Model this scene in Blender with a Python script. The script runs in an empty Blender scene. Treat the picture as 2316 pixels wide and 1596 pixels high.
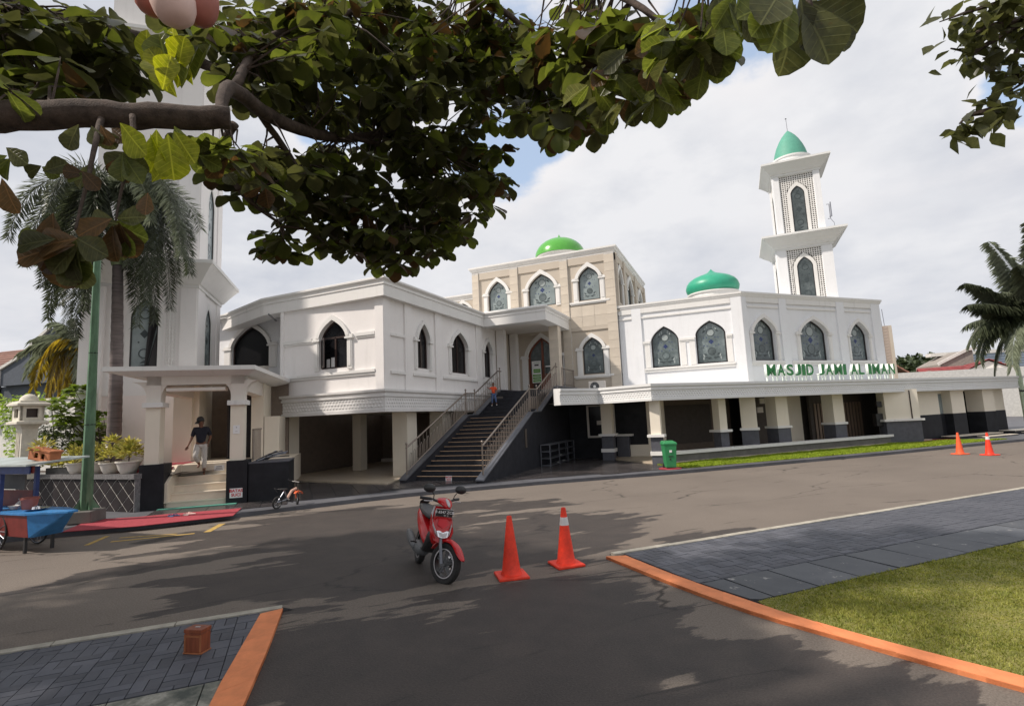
import bpy, bmesh, math, random
import numpy as np
from mathutils import Vector, Matrix
from mathutils.geometry import tessellate_polygon
random.seed(7)
scn = bpy.context.scene
COL = scn.collection
rad = math.radians

# ------------------------------------------------------------------ camera
FPX, PITCH, ROLL, YAW, EYE = 1201.25, 0.12193, 0.04468, math.pi/2-1.17333, 1.95
def cam_basis():
    cp, sp, cr, sr = math.cos(PITCH), math.sin(PITCH), math.cos(ROLL), math.sin(ROLL)
    F = Vector((0, cp, sp)); R0 = Vector((1, 0, 0)); U0 = Vector((0, -sp, cp))
    R = R0*cr-U0*sr; U = U0*cr+R0*sr
    Q = Matrix.Rotation(YAW, 3, 'Z')
    return Q@R, Q@U, Q@F
CR, CU, CF = cam_basis()
cam_d = bpy.data.cameras.new('camera'); cam = bpy.data.objects.new('camera', cam_d); COL.objects.link(cam)
cam_d.sensor_width = 36; cam_d.lens = 36*FPX/2316; cam_d.clip_end = 3000; cam_d.clip_start = 0.05
Mx = Matrix((CR, CU, -CF)).transposed().to_4x4(); Mx.translation = (0, 0, EYE)
cam.matrix_world = Mx
scn.camera = cam

# ------------------------------------------------------------------ light
SUN_TO = Vector((-0.80, -0.60, 0.98)).normalized()        # towards the sun
SUN_EL = math.asin(SUN_TO.z); SUN_AZ = math.atan2(SUN_TO.x, SUN_TO.y)
sun_d = bpy.data.lights.new('sun', 'SUN'); sun = bpy.data.objects.new('sun', sun_d); COL.objects.link(sun)
sun_d.energy = 3.3; sun_d.angle = rad(2.0); sun_d.color = (1.0, 0.90, 0.80)
sun.rotation_euler = SUN_TO.to_track_quat('Z', 'Y').to_euler()
scn.view_settings.view_transform = 'Standard'; scn.view_settings.look = 'None'
scn.view_settings.exposure = 0.42; scn.view_settings.gamma = 1.0
scn.render.engine = 'CYCLES'

def world():
    w = bpy.data.worlds.new('World'); scn.world = w; w.use_nodes = True
    nt = w.node_tree; N = nt.nodes; L = nt.links; N.clear()
    out = N.new('ShaderNodeOutputWorld'); bg = N.new('ShaderNodeBackground'); bg.inputs[1].default_value = 0.11
    sky = N.new('ShaderNodeTexSky'); sky.sky_type = 'NISHITA'; sky.sun_disc = False
    sky.sun_elevation = SUN_EL; sky.sun_rotation = SUN_AZ; sky.air_density = 1.2; sky.dust_density = 1.5
    tc = N.new('ShaderNodeTexCoord'); sep = N.new('ShaderNodeSeparateXYZ'); L.new(tc.outputs['Generated'], sep.inputs[0])
    def math_(op, a, b=None, c=None):
        n = N.new('ShaderNodeMath'); n.operation = op
        for i, x in enumerate((a, b, c)):
            if x is None: continue
            if isinstance(x, (int, float)): n.inputs[i].default_value = x
            else: L.new(x, n.inputs[i])
        return n.outputs[0]
    zz = math_('ADD', math_('MAXIMUM', sep.outputs[2], 0.0), 0.22)
    cx = math_('DIVIDE', sep.outputs[0], zz); cy = math_('DIVIDE', sep.outputs[1], zz)
    cmb = N.new('ShaderNodeCombineXYZ'); L.new(cx, cmb.inputs[0]); L.new(cy, cmb.inputs[1])
    def noise(scale, detail, rough, off, src=cmb.outputs[0]):
        mp = N.new('ShaderNodeMapping'); mp.inputs[1].default_value = off; L.new(src, mp.inputs[0])
        n = N.new('ShaderNodeTexNoise'); n.inputs['Scale'].default_value = scale; n.inputs['Detail'].default_value = detail
        n.inputs['Roughness'].default_value = rough; L.new(mp.outputs[0], n.inputs[0]); return n.outputs[0]
    n1 = noise(1.15, 9, 0.56, (3.1, 0.4, 0)); n2 = noise(0.9, 5, 0.55, (7.0, 2.0, 1.0)); n3 = noise(2.6, 8, 0.6, (1.0, 9.0, 4.0))
    # openings of blue sky between the clouds
    hole = None
    for (px_, py_, rr) in ((1150, 330, 0.13), (1640, 40, 0.14), (1190, 60, 0.10), (1215, 300, 0.10), (1620, 70, 0.09), (2290, 185, 0.05), (720, 260, 0.08)):
        d = ((px_-1158)/FPX*CR+(798-py_)/FPX*CU+CF).normalized()
        vm = N.new('ShaderNodeVectorMath'); vm.operation = 'DISTANCE'; L.new(tc.outputs['Generated'], vm.inputs[0]); vm.inputs[1].default_value = d
        m = N.new('ShaderNodeMapRange'); m.interpolation_type = 'SMOOTHSTEP'; m.inputs[1].default_value = rr*1.7; m.inputs[2].default_value = 0.0; m.inputs[3].default_value = 0; m.inputs[4].default_value = 1
        L.new(vm.outputs['Value'], m.inputs[0])
        hole = m.outputs[0] if hole is None else math_('MAXIMUM', hole, m.outputs[0])
    w_ = math_('ADD', math_('MULTIPLY', math_('SUBTRACT', n1, 0.5), 2.6), math_('MULTIPLY', math_('SUBTRACT', n3, 0.5), 1.3))
    cov = math_('SUBTRACT', math_('ADD', w_, 0.92), math_('MULTIPLY', hole, 1.15))
    mr = N.new('ShaderNodeMapRange'); mr.interpolation_type = 'SMOOTHSTEP'; mr.inputs[1].default_value = 0.04; mr.inputs[2].default_value = 0.36; L.new(cov, mr.inputs[0])
    ramp = N.new('ShaderNodeValToRGB'); L.new(math_('ADD', math_('MULTIPLY', n2, 0.6), math_('MULTIPLY', n3, 0.4)), ramp.inputs[0])
    e = ramp.color_ramp.elements; e[0].position = 0.40; e[0].color = (3.9, 4.1, 4.6, 1); e[1].position = 0.58; e[1].color = (5.9, 5.9, 6.05, 1)
    # sunlit edges of the cloud heads next to the blue gaps
    lit = N.new('ShaderNodeMapRange'); lit.interpolation_type = 'SMOOTHSTEP'; lit.inputs[1].default_value = 0.85; lit.inputs[2].default_value = 0.25; L.new(cov, lit.inputs[0])
    lmx = N.new('ShaderNodeMixRGB'); L.new(math_('MULTIPLY', lit.outputs[0], 0.75), lmx.inputs[0]); L.new(ramp.outputs[0], lmx.inputs[1]); lmx.inputs[2].default_value = (6.3, 6.15, 6.2, 1)
    ramp = lmx
    # paler towards the horizon
    hz = N.new('ShaderNodeMapRange'); hz.inputs[1].default_value = 0.0; hz.inputs[2].default_value = 0.45; hz.inputs[3].default_value = 0.5; hz.inputs[4].default_value = 0.0; L.new(sep.outputs[2], hz.inputs[0])
    mixh = N.new('ShaderNodeMixRGB'); L.new(hz.outputs[0], mixh.inputs[0]); L.new(ramp.outputs[0], mixh.inputs[1]); mixh.inputs[2].default_value = (5.0, 5.1, 5.45, 1)
    soft = N.new('ShaderNodeMixRGB'); soft.inputs[0].default_value = 0.42; L.new(sky.outputs[0], soft.inputs[1]); soft.inputs[2].default_value = (5.6, 6.6, 8.2, 1)
    mix = N.new('ShaderNodeMixRGB'); L.new(mr.outputs[0], mix.inputs[0]); L.new(soft.outputs[0], mix.inputs[1]); L.new(mixh.outputs[0], mix.inputs[2])
    L.new(mix.outputs[0], bg.inputs[0]); L.new(bg.outputs[0], out.inputs[0])
world()

# ------------------------------------------------------------------ pixel rays to world points (2316 px wide frame)
EP = Vector((0, 0, EYE))
def ray(x, y): return (x-1158)/FPX*CR+(798-y)/FPX*CU+CF
def gz(x, y, z=0.0): d = ray(x, y); return EP+d*((z-EYE)/d.z)
def px(x, y, X): d = ray(x, y); return EP+d*(X/d.x)
def py(x, y, Y): d = ray(x, y); return EP+d*(Y/d.y)
def pd(x, y, D): return EP+ray(x, y)*D
def pl(x, y, P, ang):
    n = Vector((math.sin(ang), -math.cos(ang), 0)); d = ray(x, y)
    return EP+d*((Vector((P[0], P[1], 0))-Vector((0, 0, 0))).dot(n)/d.dot(n))

# ------------------------------------------------------------------ materials
MATS = {}
def nodes(name, rough=0.6, spec=0.4, metal=0.0):
    m = bpy.data.materials.new(name); m.use_nodes = True
    nt = m.node_tree; b = nt.nodes['Principled BSDF']
    b.inputs['Roughness'].default_value = rough; b.inputs['Specular IOR Level'].default_value = spec; b.inputs['Metallic'].default_value = metal
    return m, nt, b
def tex_noise(nt, scale, detail=4, rough=0.6, coord='Object', stretch=(1, 1, 1), off=(0, 0, 0)):
    tc = nt.nodes.new('ShaderNodeTexCoord'); mp = nt.nodes.new('ShaderNodeMapping')
    mp.inputs[3].default_value = stretch; mp.inputs[1].default_value = off
    n = nt.nodes.new('ShaderNodeTexNoise'); n.inputs['Scale'].default_value = scale; n.inputs['Detail'].default_value = detail; n.inputs['Roughness'].default_value = rough
    nt.links.new(tc.outputs[coord], mp.inputs[0]); nt.links.new(mp.outputs[0], n.inputs[0]); return n.outputs[0]
def ramp(nt, src, stops):
    r = nt.nodes.new('ShaderNodeValToRGB'); nt.links.new(src, r.inputs[0])
    e = r.color_ramp.elements
    while len(e) < len(stops): e.new(0.5)
    for i, (p, c) in enumerate(stops): e[i].position = p; e[i].color = tuple(c)+(1,) if len(c) == 3 else c
    return r.outputs[0]
def mixc(nt, fac, a, b, mode='MIX'):
    n = nt.nodes.new('ShaderNodeMixRGB'); n.blend_type = mode
    for i, x in enumerate((fac, a, b)):
        if hasattr(x, 'links') or hasattr(x, 'is_linked'): nt.links.new(x, n.inputs[i])
        elif i == 0: n.inputs[0].default_value = x
        else: n.inputs[i].default_value = tuple(x)+(1,) if len(x) == 3 else x
    return n.outputs[0]
def bump(nt, b, src, strength=0.3, dist=0.02):
    n = nt.nodes.new('ShaderNodeBump'); n.inputs['Strength'].default_value = strength; n.inputs['Distance'].default_value = dist
    nt.links.new(src, n.inputs['Height']); nt.links.new(n.outputs[0], b.inputs['Normal'])
def objrand(nt, base, amt=0.25):
    oi = nt.nodes.new('ShaderNodeObjectInfo'); mr = nt.nodes.new('ShaderNodeMapRange'); nt.links.new(oi.outputs['Random'], mr.inputs[0])
    mr.inputs[3].default_value = 1-amt; mr.inputs[4].default_value = 1+amt
    hs = nt.nodes.new('ShaderNodeHueSaturation'); nt.links.new(mr.outputs[0], hs.inputs['Value'])
    if hasattr(base, 'links') or hasattr(base, 'is_linked'): nt.links.new(base, hs.inputs['Color'])
    else: hs.inputs['Color'].default_value = tuple(base)+(1,)
    return hs.outputs[0]
def plain(name, c, rough=0.6, spec=0.4, metal=0.0, var=0.12, scale=6.0, bmp=0.0, rand=0.0, stretch=(1, 1, 1)):
    m, nt, b = nodes(name, rough, spec, metal)
    n = tex_noise(nt, scale, 5, 0.62, stretch=stretch)
    lo = tuple(x*(1-var) for x in c); hi = tuple(min(1, x*(1+var)) for x in c)
    o = ramp(nt, n, [(0.3, lo), (0.7, hi)])
    if rand: o = objrand(nt, o, rand)
    nt.links.new(o, b.inputs['Base Color'])
    if bmp: bump(nt, b, tex_noise(nt, scale*8, 3), bmp, 0.01)
    MATS[name] = m; return m
def wall_paint(name, c, dirt=(0.30, 0.29, 0.26), amt=0.22):
    m, nt, b = nodes(name, 0.75, 0.25)
    base = ramp(nt, tex_noise(nt, 1.3, 6, 0.65), [(0.3, tuple(x*0.94 for x in c)), (0.7, c)])
    streak = ramp(nt, tex_noise(nt, 1.0, 6, 0.7, stretch=(5, 5, 0.35)), [(0.56, (0, 0, 0)), (0.82, (1, 1, 1))])
    blot = ramp(nt, tex_noise(nt, 2.6, 8, 0.72, off=(4, 1, 2)), [(0.5, (0, 0, 0)), (0.78, (1, 1, 1))])
    k = mixc(nt, 1.0, streak, blot, 'MULTIPLY'); k = mixc(nt, 0.5, k, streak)
    mm = nt.nodes.new('ShaderNodeMath'); mm.operation = 'MULTIPLY'; mm.inputs[1].default_value = amt; nt.links.new(k, mm.inputs[0])
    nt.links.new(mixc(nt, mm.outputs[0], base, dirt), b.inputs['Base Color'])
    bump(nt, b, tex_noise(nt, 35, 3), 0.08, 0.01)
    MATS[name] = m; return m
def frieze(name, c):
    m, nt, b = nodes(name, 0.7, 0.3)
    n = tex_noise(nt, 2.0, 6, 0.7)
    base = ramp(nt, n, [(0.3, tuple(x*0.86 for x in c)), (0.7, c)])
    nt.links.new(base, b.inputs['Base Color'])
    MATS[name] = m; return m
wall_paint('white_wall', (0.82, 0.795, 0.78), amt=0.34); wall_paint('grey_white_wall', (0.78, 0.79, 0.81), amt=0.42)
wall_paint('trim_white', (0.76, 0.75, 0.73), amt=0.6); wall_paint('canopy_white', (0.72, 0.725, 0.72), amt=0.5)
wall_paint('cream_wall', (0.80, 0.735, 0.62), amt=0.12); wall_paint('pink_wall', (0.84, 0.76, 0.73), amt=0.12)
wall_paint('beige_stone', (0.52, 0.46, 0.385), amt=0.2); wall_paint('soffit', (0.76, 0.71, 0.65), amt=0.15)
frieze('frieze_white', (0.72, 0.71, 0.70))
plain('beige_tile', (0.57, 0.505, 0.42), 0.6, rand=0.06, var=0.08, scale=2)
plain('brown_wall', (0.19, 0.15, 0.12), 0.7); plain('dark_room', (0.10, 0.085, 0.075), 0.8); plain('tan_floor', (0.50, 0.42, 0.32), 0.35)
plain('black_paint', (0.018, 0.019, 0.023), 0.6, 0.25, scale=3, var=0.3); plain('stair_black', (0.026, 0.027, 0.033), 0.6, 0.25, scale=5, var=0.3)
plain('charcoal_paint', (0.085, 0.088, 0.105), 0.6, var=0.15); plain('plinth_grey', (0.13, 0.125, 0.115), 0.75, var=0.2, scale=3)
plain('dark_frame', (0.02, 0.017, 0.018), 0.35, 0.5); plain('brown_frame', (0.045, 0.028, 0.024), 0.35, 0.5)
plain('steel', (0.26, 0.22, 0.19), 0.35, 0.5, 0.75, var=0.1); plain('grey_metal', (0.22, 0.23, 0.26), 0.4, 0.5, 0.7)
plain('nosing', (0.62, 0.42, 0.27), 0.5); plain('step_cream', (0.80, 0.71, 0.58), 0.35, var=0.06, scale=3)
plain('granite', (0.15, 0.145, 0.15), 0.22, 0.5, var=0.35, scale=22); plain('grout', (0.52, 0.50, 0.47), 0.8)
plain('wall_tile', (0.022, 0.018, 0.019), 0.6, 0.15, rand=0.3, var=0.25, scale=3)
plain('green_dome', (0.085, 0.36, 0.045), 0.22, 0.6, var=0.06); plain('teal_dome', (0.03, 0.33, 0.20), 0.4, 0.5, var=0.10, scale=3); plain('mint_dome', (0.10, 0.33, 0.245), 0.6, 0.4, var=0.08)
plain('wood_door', (0.17, 0.045, 0.02), 0.32, 0.5, var=0.25, scale=3, stretch=(6, 6, 0.6)); plain('letter_green', (0.03, 0.22, 0.06), 0.4); plain('letter_side', (0.72, 0.80, 0.74), 0.5)
plain('red_carpet', (0.33, 0.045, 0.06), 0.9, var=0.15, scale=10, bmp=0.3); plain('green_mat', (0.10, 0.33, 0.25), 0.85)
plain('pole_green', (0.11, 0.21, 0.125), 0.5, var=0.35, scale=3, stretch=(2, 2, 0.6)); plain('pole_pale', (0.42, 0.50, 0.36), 0.6, var=0.25, scale=4)
plain('cone_orange', (0.84, 0.050, 0.020), 0.5, 0.4, var=0.22, scale=9); plain('cone_faded', (0.80, 0.12, 0.04), 0.6, var=0.1); plain('reflective', (0.62, 0.62, 0.62), 0.4)
plain('tyre', (0.022, 0.021, 0.021), 0.75, var=0.3, scale=30); plain('black_plastic', (0.02, 0.02, 0.021), 0.42, 0.5); plain('grey_plastic', (0.12, 0.125, 0.13), 0.45)
plain('scooter_red', (0.52, 0.012, 0.016), 0.2, 0.6, var=0.1); plain('scooter_silver', (0.48, 0.46, 0.47), 0.3, 0.5, 0.2); plain('chrome', (0.7, 0.7, 0.72), 0.15, 0.5, 1.0)
plain('white_plastic', (0.78, 0.78, 0.76), 0.45); plain('white_print', (0.8, 0.8, 0.8), 0.6, var=0.02); plain('red_print', (0.6, 0.03, 0.04), 0.6, var=0.02); plain('black_print', (0.03, 0.03, 0.03), 0.6); plain('green_print', (0.12, 0.34, 0.05), 0.6, var=0.05)
plain('bin_green', (0.035, 0.24, 0.09), 0.42, 0.4); plain('box_wood', (0.23, 0.065, 0.03), 0.4, 0.4, var=0.3, scale=5, stretch=(4, 4, 0.7)); plain('box_pale', (0.34, 0.12, 0.05), 0.5, var=0.2)
plain('cart_blue', (0.03, 0.19, 0.46), 0.42, 0.5, var=0.25, scale=5); plain('cart_navy', (0.03, 0.055, 0.19), 0.5, var=0.25); plain('cart_red', (0.17, 0.022, 0.018), 0.5, var=0.25); plain('cart_roof', (0.42, 0.47, 0.46), 0.42, 0.5, 0.3, var=0.25, scale=3)
plain('terracotta', (0.42, 0.15, 0.065), 0.7, var=0.2); plain('pot_white', (0.66, 0.62, 0.56), 0.4); plain('soil', (0.06, 0.045, 0.035), 0.9)
plain('lantern_stone', (0.66, 0.62, 0.53), 0.8, var=0.15, bmp=0.2)
plain('asphalt_kerb', (0.095, 0.097, 0.108), 0.62, var=0.3, scale=5, rand=0.12, bmp=0.15); plain('concrete_edge', (0.37, 0.345, 0.29), 0.85, var=0.25, scale=6, rand=0.1, bmp=0.3)
plain('orange_paint', (0.72, 0.245, 0.10), 0.7, 0.3, var=0.16, scale=5, bmp=0.15, rand=0.05)
plain('yellow_line', (0.42, 0.28, 0.08), 0.8, var=0.3, scale=9); plain('joint_dark', (0.016, 0.016, 0.018), 0.9)
plain('bark', (0.075, 0.055, 0.045), 0.9, var=0.5, scale=14, bmp=0.8); plain('palm_bark', (0.15, 0.125, 0.12), 0.85, var=0.35, scale=2, bmp=0.4, stretch=(1, 1, 9)); plain('crownshaft', (0.26, 0.32, 0.17), 0.5)
plain('skin', (0.20, 0.10, 0.065), 0.55, var=0.08); plain('navy_shirt', (0.018, 0.02, 0.032), 0.8); plain('pale_trousers', (0.55, 0.53, 0.50), 0.85, bmp=0.3); plain('hair', (0.015, 0.012, 0.012), 0.6)
plain('orange_shirt', (0.72, 0.09, 0.03), 0.8); plain('jeans', (0.09, 0.14, 0.28), 0.8)
plain('brick_wall', (0.40, 0.33, 0.28), 0.9, var=0.25, scale=5); plain('slate_wall', (0.085, 0.10, 0.125), 0.8); plain('house_white', (0.62, 0.61, 0.58), 0.8)
plain('brown_tile', (0.20, 0.10, 0.075), 0.7, var=0.3, scale=2); plain('red_tile', (0.24, 0.05, 0.05), 0.55, var=0.25, scale=2); plain('slate_tile', (0.085, 0.11, 0.145), 0.4, var=0.25, scale=2); plain('fibre_roof', (0.26, 0.235, 0.21), 0.8, var=0.2)
plain('dark_glass', (0.010, 0.010, 0.012), 0.16, 0.28, var=0.3); plain('tinted_glass', (0.006, 0.006, 0.007), 0.35, 0.08); plain('lamp_pink', (0.74, 0.53, 0.48), 0.5, var=0.1); plain('lamp_red', (0.40, 0.14, 0.11), 0.5, var=0.15)
plain('amber', (0.75, 0.28, 0.02), 0.4); plain('timber_panel', (0.27, 0.20, 0.15), 0.55, var=0.2, scale=3, stretch=(6, 6, 0.5))
plain('bike_orange', (0.78, 0.15, 0.05), 0.35); plain('bike_pale', (0.66, 0.42, 0.33), 0.35)
def glass_etched():
    m, nt, b = nodes('etched_glass', 0.22, 0.55)
    o = ramp(nt, tex_noise(nt, 1.7, 7, 0.7), [(0.3, (0.055, 0.07, 0.072)), (0.5, (0.10, 0.125, 0.13)), (0.72, (0.20, 0.235, 0.24))])
    nt.links.new(objrand(nt, o, 0.4), b.inputs['Base Color']); MATS['etched_glass'] = m
    m, nt, b = nodes('pale_glass', 0.25, 0.55)
    o = ramp(nt, tex_noise(nt, 1.2, 6, 0.6), [(0.3, (0.16, 0.20, 0.205)), (0.7, (0.30, 0.35, 0.355))]); nt.links.new(o, b.inputs['Base Color']); MATS['pale_glass'] = m
glass_etched()
plain('motif_dark', (0.045, 0.058, 0.062), 0.3); plain('motif_pale', (0.30, 0.34, 0.34), 0.4); plain('motif_blue', (0.02, 0.035, 0.14), 0.3)
def leafmat(name, c1, c2, trans=0.35, rough=0.38, rand=0.35, veins=False):
    m, nt, b = nodes(name, rough, 0.35)
    o = ramp(nt, tex_noise(nt, 7, 3, 0.6), [(0.3, c1), (0.7, c2)])
    if veins:
        tc = nt.nodes.new('ShaderNodeTexCoord'); sp_ = nt.nodes.new('ShaderNodeSeparateXYZ'); nt.links.new(tc.outputs['Object'], sp_.inputs[0])
        def mt(op, a, b_=None, c_=None):
            n = nt.nodes.new('ShaderNodeMath'); n.operation = op
            for i, x in enumerate((a, b_, c_)):
                if x is None: continue
                if isinstance(x, (int, float)): n.inputs[i].default_value = x
                else: nt.links.new(x, n.inputs[i])
            return n.outputs[0]
        ax = mt('ABSOLUTE', sp_.outputs[0]); ph = mt('SINE', mt('MULTIPLY', mt('SUBTRACT', sp_.outputs[1], mt('MULTIPLY', ax, 0.75)), 46.0))
        ln = nt.nodes.new('ShaderNodeMapRange'); ln.inputs[1].default_value = 0.86; ln.inputs[2].default_value = 1.0; nt.links.new(ph, ln.inputs[0])
        md = nt.nodes.new('ShaderNodeMapRange'); md.inputs[1].default_value = 0.022; md.inputs[2].default_value = 0.008; nt.links.new(ax, md.inputs[0])
        v_ = mt('MAXIMUM', mt('MULTIPLY', ln.outputs[0], 0.55), md.outputs[0]); o = mixc(nt, v_, o, tuple(min(1, x*1.45+.005) for x in c2))
        blotch = ramp(nt, tex_noise(nt, 5, 6, 0.7, off=(3, 1, 0)), [(0.58, (0, 0, 0)), (0.66, (1, 1, 1))]); bm2 = mt('MULTIPLY', blotch, 0.55); o = mixc(nt, bm2, o, (0.09, 0.06, 0.02))
        bump(nt, b, v_, 0.5, 0.004)
    o = objrand(nt, o, rand)
    geo = nt.nodes.new('ShaderNodeNewGeometry')
    mr = nt.nodes.new('ShaderNodeMapRange'); nt.links.new(geo.outputs['Random Per Island'], mr.inputs[0]); mr.inputs[3].default_value = 0.65; mr.inputs[4].default_value = 1.35
    hs = nt.nodes.new('ShaderNodeHueSaturation'); nt.links.new(o, hs.inputs['Color']); nt.links.new(mr.outputs[0], hs.inputs['Value']); o = hs.outputs[0]
    nt.links.new(o, b.inputs['Base Color'])
    tr = nt.nodes.new('ShaderNodeBsdfTranslucent')
    hs2 = nt.nodes.new('ShaderNodeHueSaturation'); hs2.inputs['Value'].default_value = 2.2; hs2.inputs['Saturation'].default_value = 1.15; nt.links.new(o, hs2.inputs['Color']); nt.links.new(hs2.outputs[0], tr.inputs[0])
    mx = nt.nodes.new('ShaderNodeMixShader'); mx.inputs[0].default_value = trans
    nt.links.new(b.outputs[0], mx.inputs[1]); nt.links.new(tr.outputs[0], mx.inputs[2])
    nt.links.new(mx.outputs[0], nt.nodes['Material Output'].inputs[0]); MATS[name] = m
leafmat('leaf_dark', (0.048, 0.053, 0.020), (0.088, 0.092, 0.034), 0.35); leafmat('leaf_green', (0.066, 0.084, 0.020), (0.118, 0.135, 0.032), 0.45)
leafmat('leaf_yellow', (0.19, 0.22, 0.025), (0.32, 0.33, 0.05), 0.45); leafmat('leaf_brown', (0.060, 0.042, 0.020), (0.11, 0.062, 0.026), 0.3)
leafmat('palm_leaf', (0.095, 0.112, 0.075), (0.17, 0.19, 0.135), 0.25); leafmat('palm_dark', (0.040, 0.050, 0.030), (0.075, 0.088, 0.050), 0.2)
leafmat('palm_yellow', (0.22, 0.17, 0.03), (0.34, 0.26, 0.06), 0.35); leafmat('shrub_leaf', (0.12, 0.18, 0.03), (0.22, 0.29, 0.06), 0.35); leafmat('croton_leaf', (0.20, 0.22, 0.05), (0.44, 0.38, 0.13), 0.3)
leafmat('grass_blade', (0.135, 0.155, 0.030), (0.25, 0.245, 0.060), 0.25, 0.6); leafmat('grass_bright', (0.16, 0.23, 0.016), (0.27, 0.34, 0.03), 0.25, 0.6); leafmat('far_leaf', (0.03, 0.045, 0.022), (0.05, 0.065, 0.03), 0.15)

leafmat('leaf_dark_near', (0.048, 0.053, 0.020), (0.088, 0.092, 0.034), 0.35, veins=True); leafmat('leaf_green_near', (0.066, 0.084, 0.020), (0.118, 0.135, 0.032), 0.45, veins=True)
leafmat('leaf_yellow_near', (0.19, 0.22, 0.025), (0.32, 0.33, 0.05), 0.45, veins=True); leafmat('leaf_brown_near', (0.060, 0.042, 0.020), (0.11, 0.062, 0.026), 0.3, veins=True)
# asphalt with damp patches, and tree shade painted into the near foreground colour
def asphalt():
    m, nt, b = nodes('asphalt', 0.9, 0.3)
    tc = nt.nodes.new('ShaderNodeTexCoord')
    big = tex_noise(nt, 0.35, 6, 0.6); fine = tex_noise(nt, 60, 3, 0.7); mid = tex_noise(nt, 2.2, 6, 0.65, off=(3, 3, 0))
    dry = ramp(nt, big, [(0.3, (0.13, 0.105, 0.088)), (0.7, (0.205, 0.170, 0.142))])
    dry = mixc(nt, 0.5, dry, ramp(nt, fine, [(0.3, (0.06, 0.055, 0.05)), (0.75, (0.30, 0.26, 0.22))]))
    damp_shade = ramp(nt, mid, [(0.3, (0.030, 0.026, 0.026)), (0.7, (0.064, 0.052, 0.047))])
    damp_shade = mixc(nt, 0.35, damp_shade, ramp(nt, fine, [(0.35, (0.012, 0.011, 0.011)), (0.75, (0.11, 0.095, 0.085))]))
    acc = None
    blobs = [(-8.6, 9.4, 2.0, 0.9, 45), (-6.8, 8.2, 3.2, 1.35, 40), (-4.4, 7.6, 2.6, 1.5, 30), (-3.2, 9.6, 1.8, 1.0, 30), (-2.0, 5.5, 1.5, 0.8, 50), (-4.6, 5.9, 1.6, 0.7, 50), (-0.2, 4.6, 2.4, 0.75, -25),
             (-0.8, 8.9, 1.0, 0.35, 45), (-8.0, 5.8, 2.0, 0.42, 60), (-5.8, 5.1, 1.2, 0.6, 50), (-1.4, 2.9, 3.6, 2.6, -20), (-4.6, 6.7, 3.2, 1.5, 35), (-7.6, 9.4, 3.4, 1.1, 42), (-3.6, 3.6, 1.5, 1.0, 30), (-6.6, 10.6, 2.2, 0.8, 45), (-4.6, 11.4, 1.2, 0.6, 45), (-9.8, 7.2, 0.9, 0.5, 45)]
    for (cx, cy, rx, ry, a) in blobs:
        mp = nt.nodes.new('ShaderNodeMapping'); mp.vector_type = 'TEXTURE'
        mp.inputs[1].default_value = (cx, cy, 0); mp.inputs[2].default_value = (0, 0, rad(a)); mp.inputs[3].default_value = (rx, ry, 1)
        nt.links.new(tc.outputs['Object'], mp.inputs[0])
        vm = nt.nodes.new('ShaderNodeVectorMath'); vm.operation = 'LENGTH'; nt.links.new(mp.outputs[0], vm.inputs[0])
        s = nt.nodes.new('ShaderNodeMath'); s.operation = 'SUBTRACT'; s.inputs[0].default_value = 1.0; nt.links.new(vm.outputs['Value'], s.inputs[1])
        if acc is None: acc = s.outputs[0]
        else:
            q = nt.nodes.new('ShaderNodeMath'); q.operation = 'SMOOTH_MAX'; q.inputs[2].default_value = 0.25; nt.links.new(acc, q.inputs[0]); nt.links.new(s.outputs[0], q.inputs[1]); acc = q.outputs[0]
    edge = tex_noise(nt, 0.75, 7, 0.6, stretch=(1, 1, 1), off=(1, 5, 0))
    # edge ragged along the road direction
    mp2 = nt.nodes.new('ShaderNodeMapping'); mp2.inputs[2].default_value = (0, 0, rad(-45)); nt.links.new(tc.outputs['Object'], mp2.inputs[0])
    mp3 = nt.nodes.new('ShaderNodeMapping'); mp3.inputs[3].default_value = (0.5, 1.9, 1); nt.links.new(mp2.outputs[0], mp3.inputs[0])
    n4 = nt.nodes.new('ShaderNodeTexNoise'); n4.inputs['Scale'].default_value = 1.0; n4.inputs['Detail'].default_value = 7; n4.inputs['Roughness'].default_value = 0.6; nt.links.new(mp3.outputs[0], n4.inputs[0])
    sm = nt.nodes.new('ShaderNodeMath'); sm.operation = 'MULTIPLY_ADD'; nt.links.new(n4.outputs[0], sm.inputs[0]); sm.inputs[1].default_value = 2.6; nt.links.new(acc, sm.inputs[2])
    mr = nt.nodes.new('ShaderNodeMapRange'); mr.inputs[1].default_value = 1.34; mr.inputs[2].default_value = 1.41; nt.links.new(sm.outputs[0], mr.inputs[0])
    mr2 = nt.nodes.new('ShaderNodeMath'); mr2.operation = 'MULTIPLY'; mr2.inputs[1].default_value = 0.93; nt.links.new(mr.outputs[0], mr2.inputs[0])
    col = mixc(nt, mr2.outputs[0], dry, damp_shade)
    # long cracks running with the road and coarse grit
    vo = nt.nodes.new('ShaderNodeTexVoronoi'); vo.feature = 'DISTANCE_TO_EDGE'; vo.inputs['Scale'].default_value = 0.42
    wn = nt.nodes.new('ShaderNodeTexNoise'); wn.inputs['Scale'].default_value = 2.5; wn.inputs['Detail'].default_value = 6; nt.links.new(mp3.outputs[0], wn.inputs[0])
    va = nt.nodes.new('ShaderNodeVectorMath'); va.operation = 'MULTIPLY_ADD'; nt.links.new(wn.outputs['Color'], va.inputs[0]); va.inputs[1].default_value = (.35, .35, 0); nt.links.new(mp3.outputs[0], va.inputs[2]); nt.links.new(va.outputs[0], vo.inputs['Vector'])
    cr = nt.nodes.new('ShaderNodeMapRange'); cr.inputs[1].default_value = 0.012; cr.inputs[2].default_value = 0.003; nt.links.new(vo.outputs['Distance'], cr.inputs[0])
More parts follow.
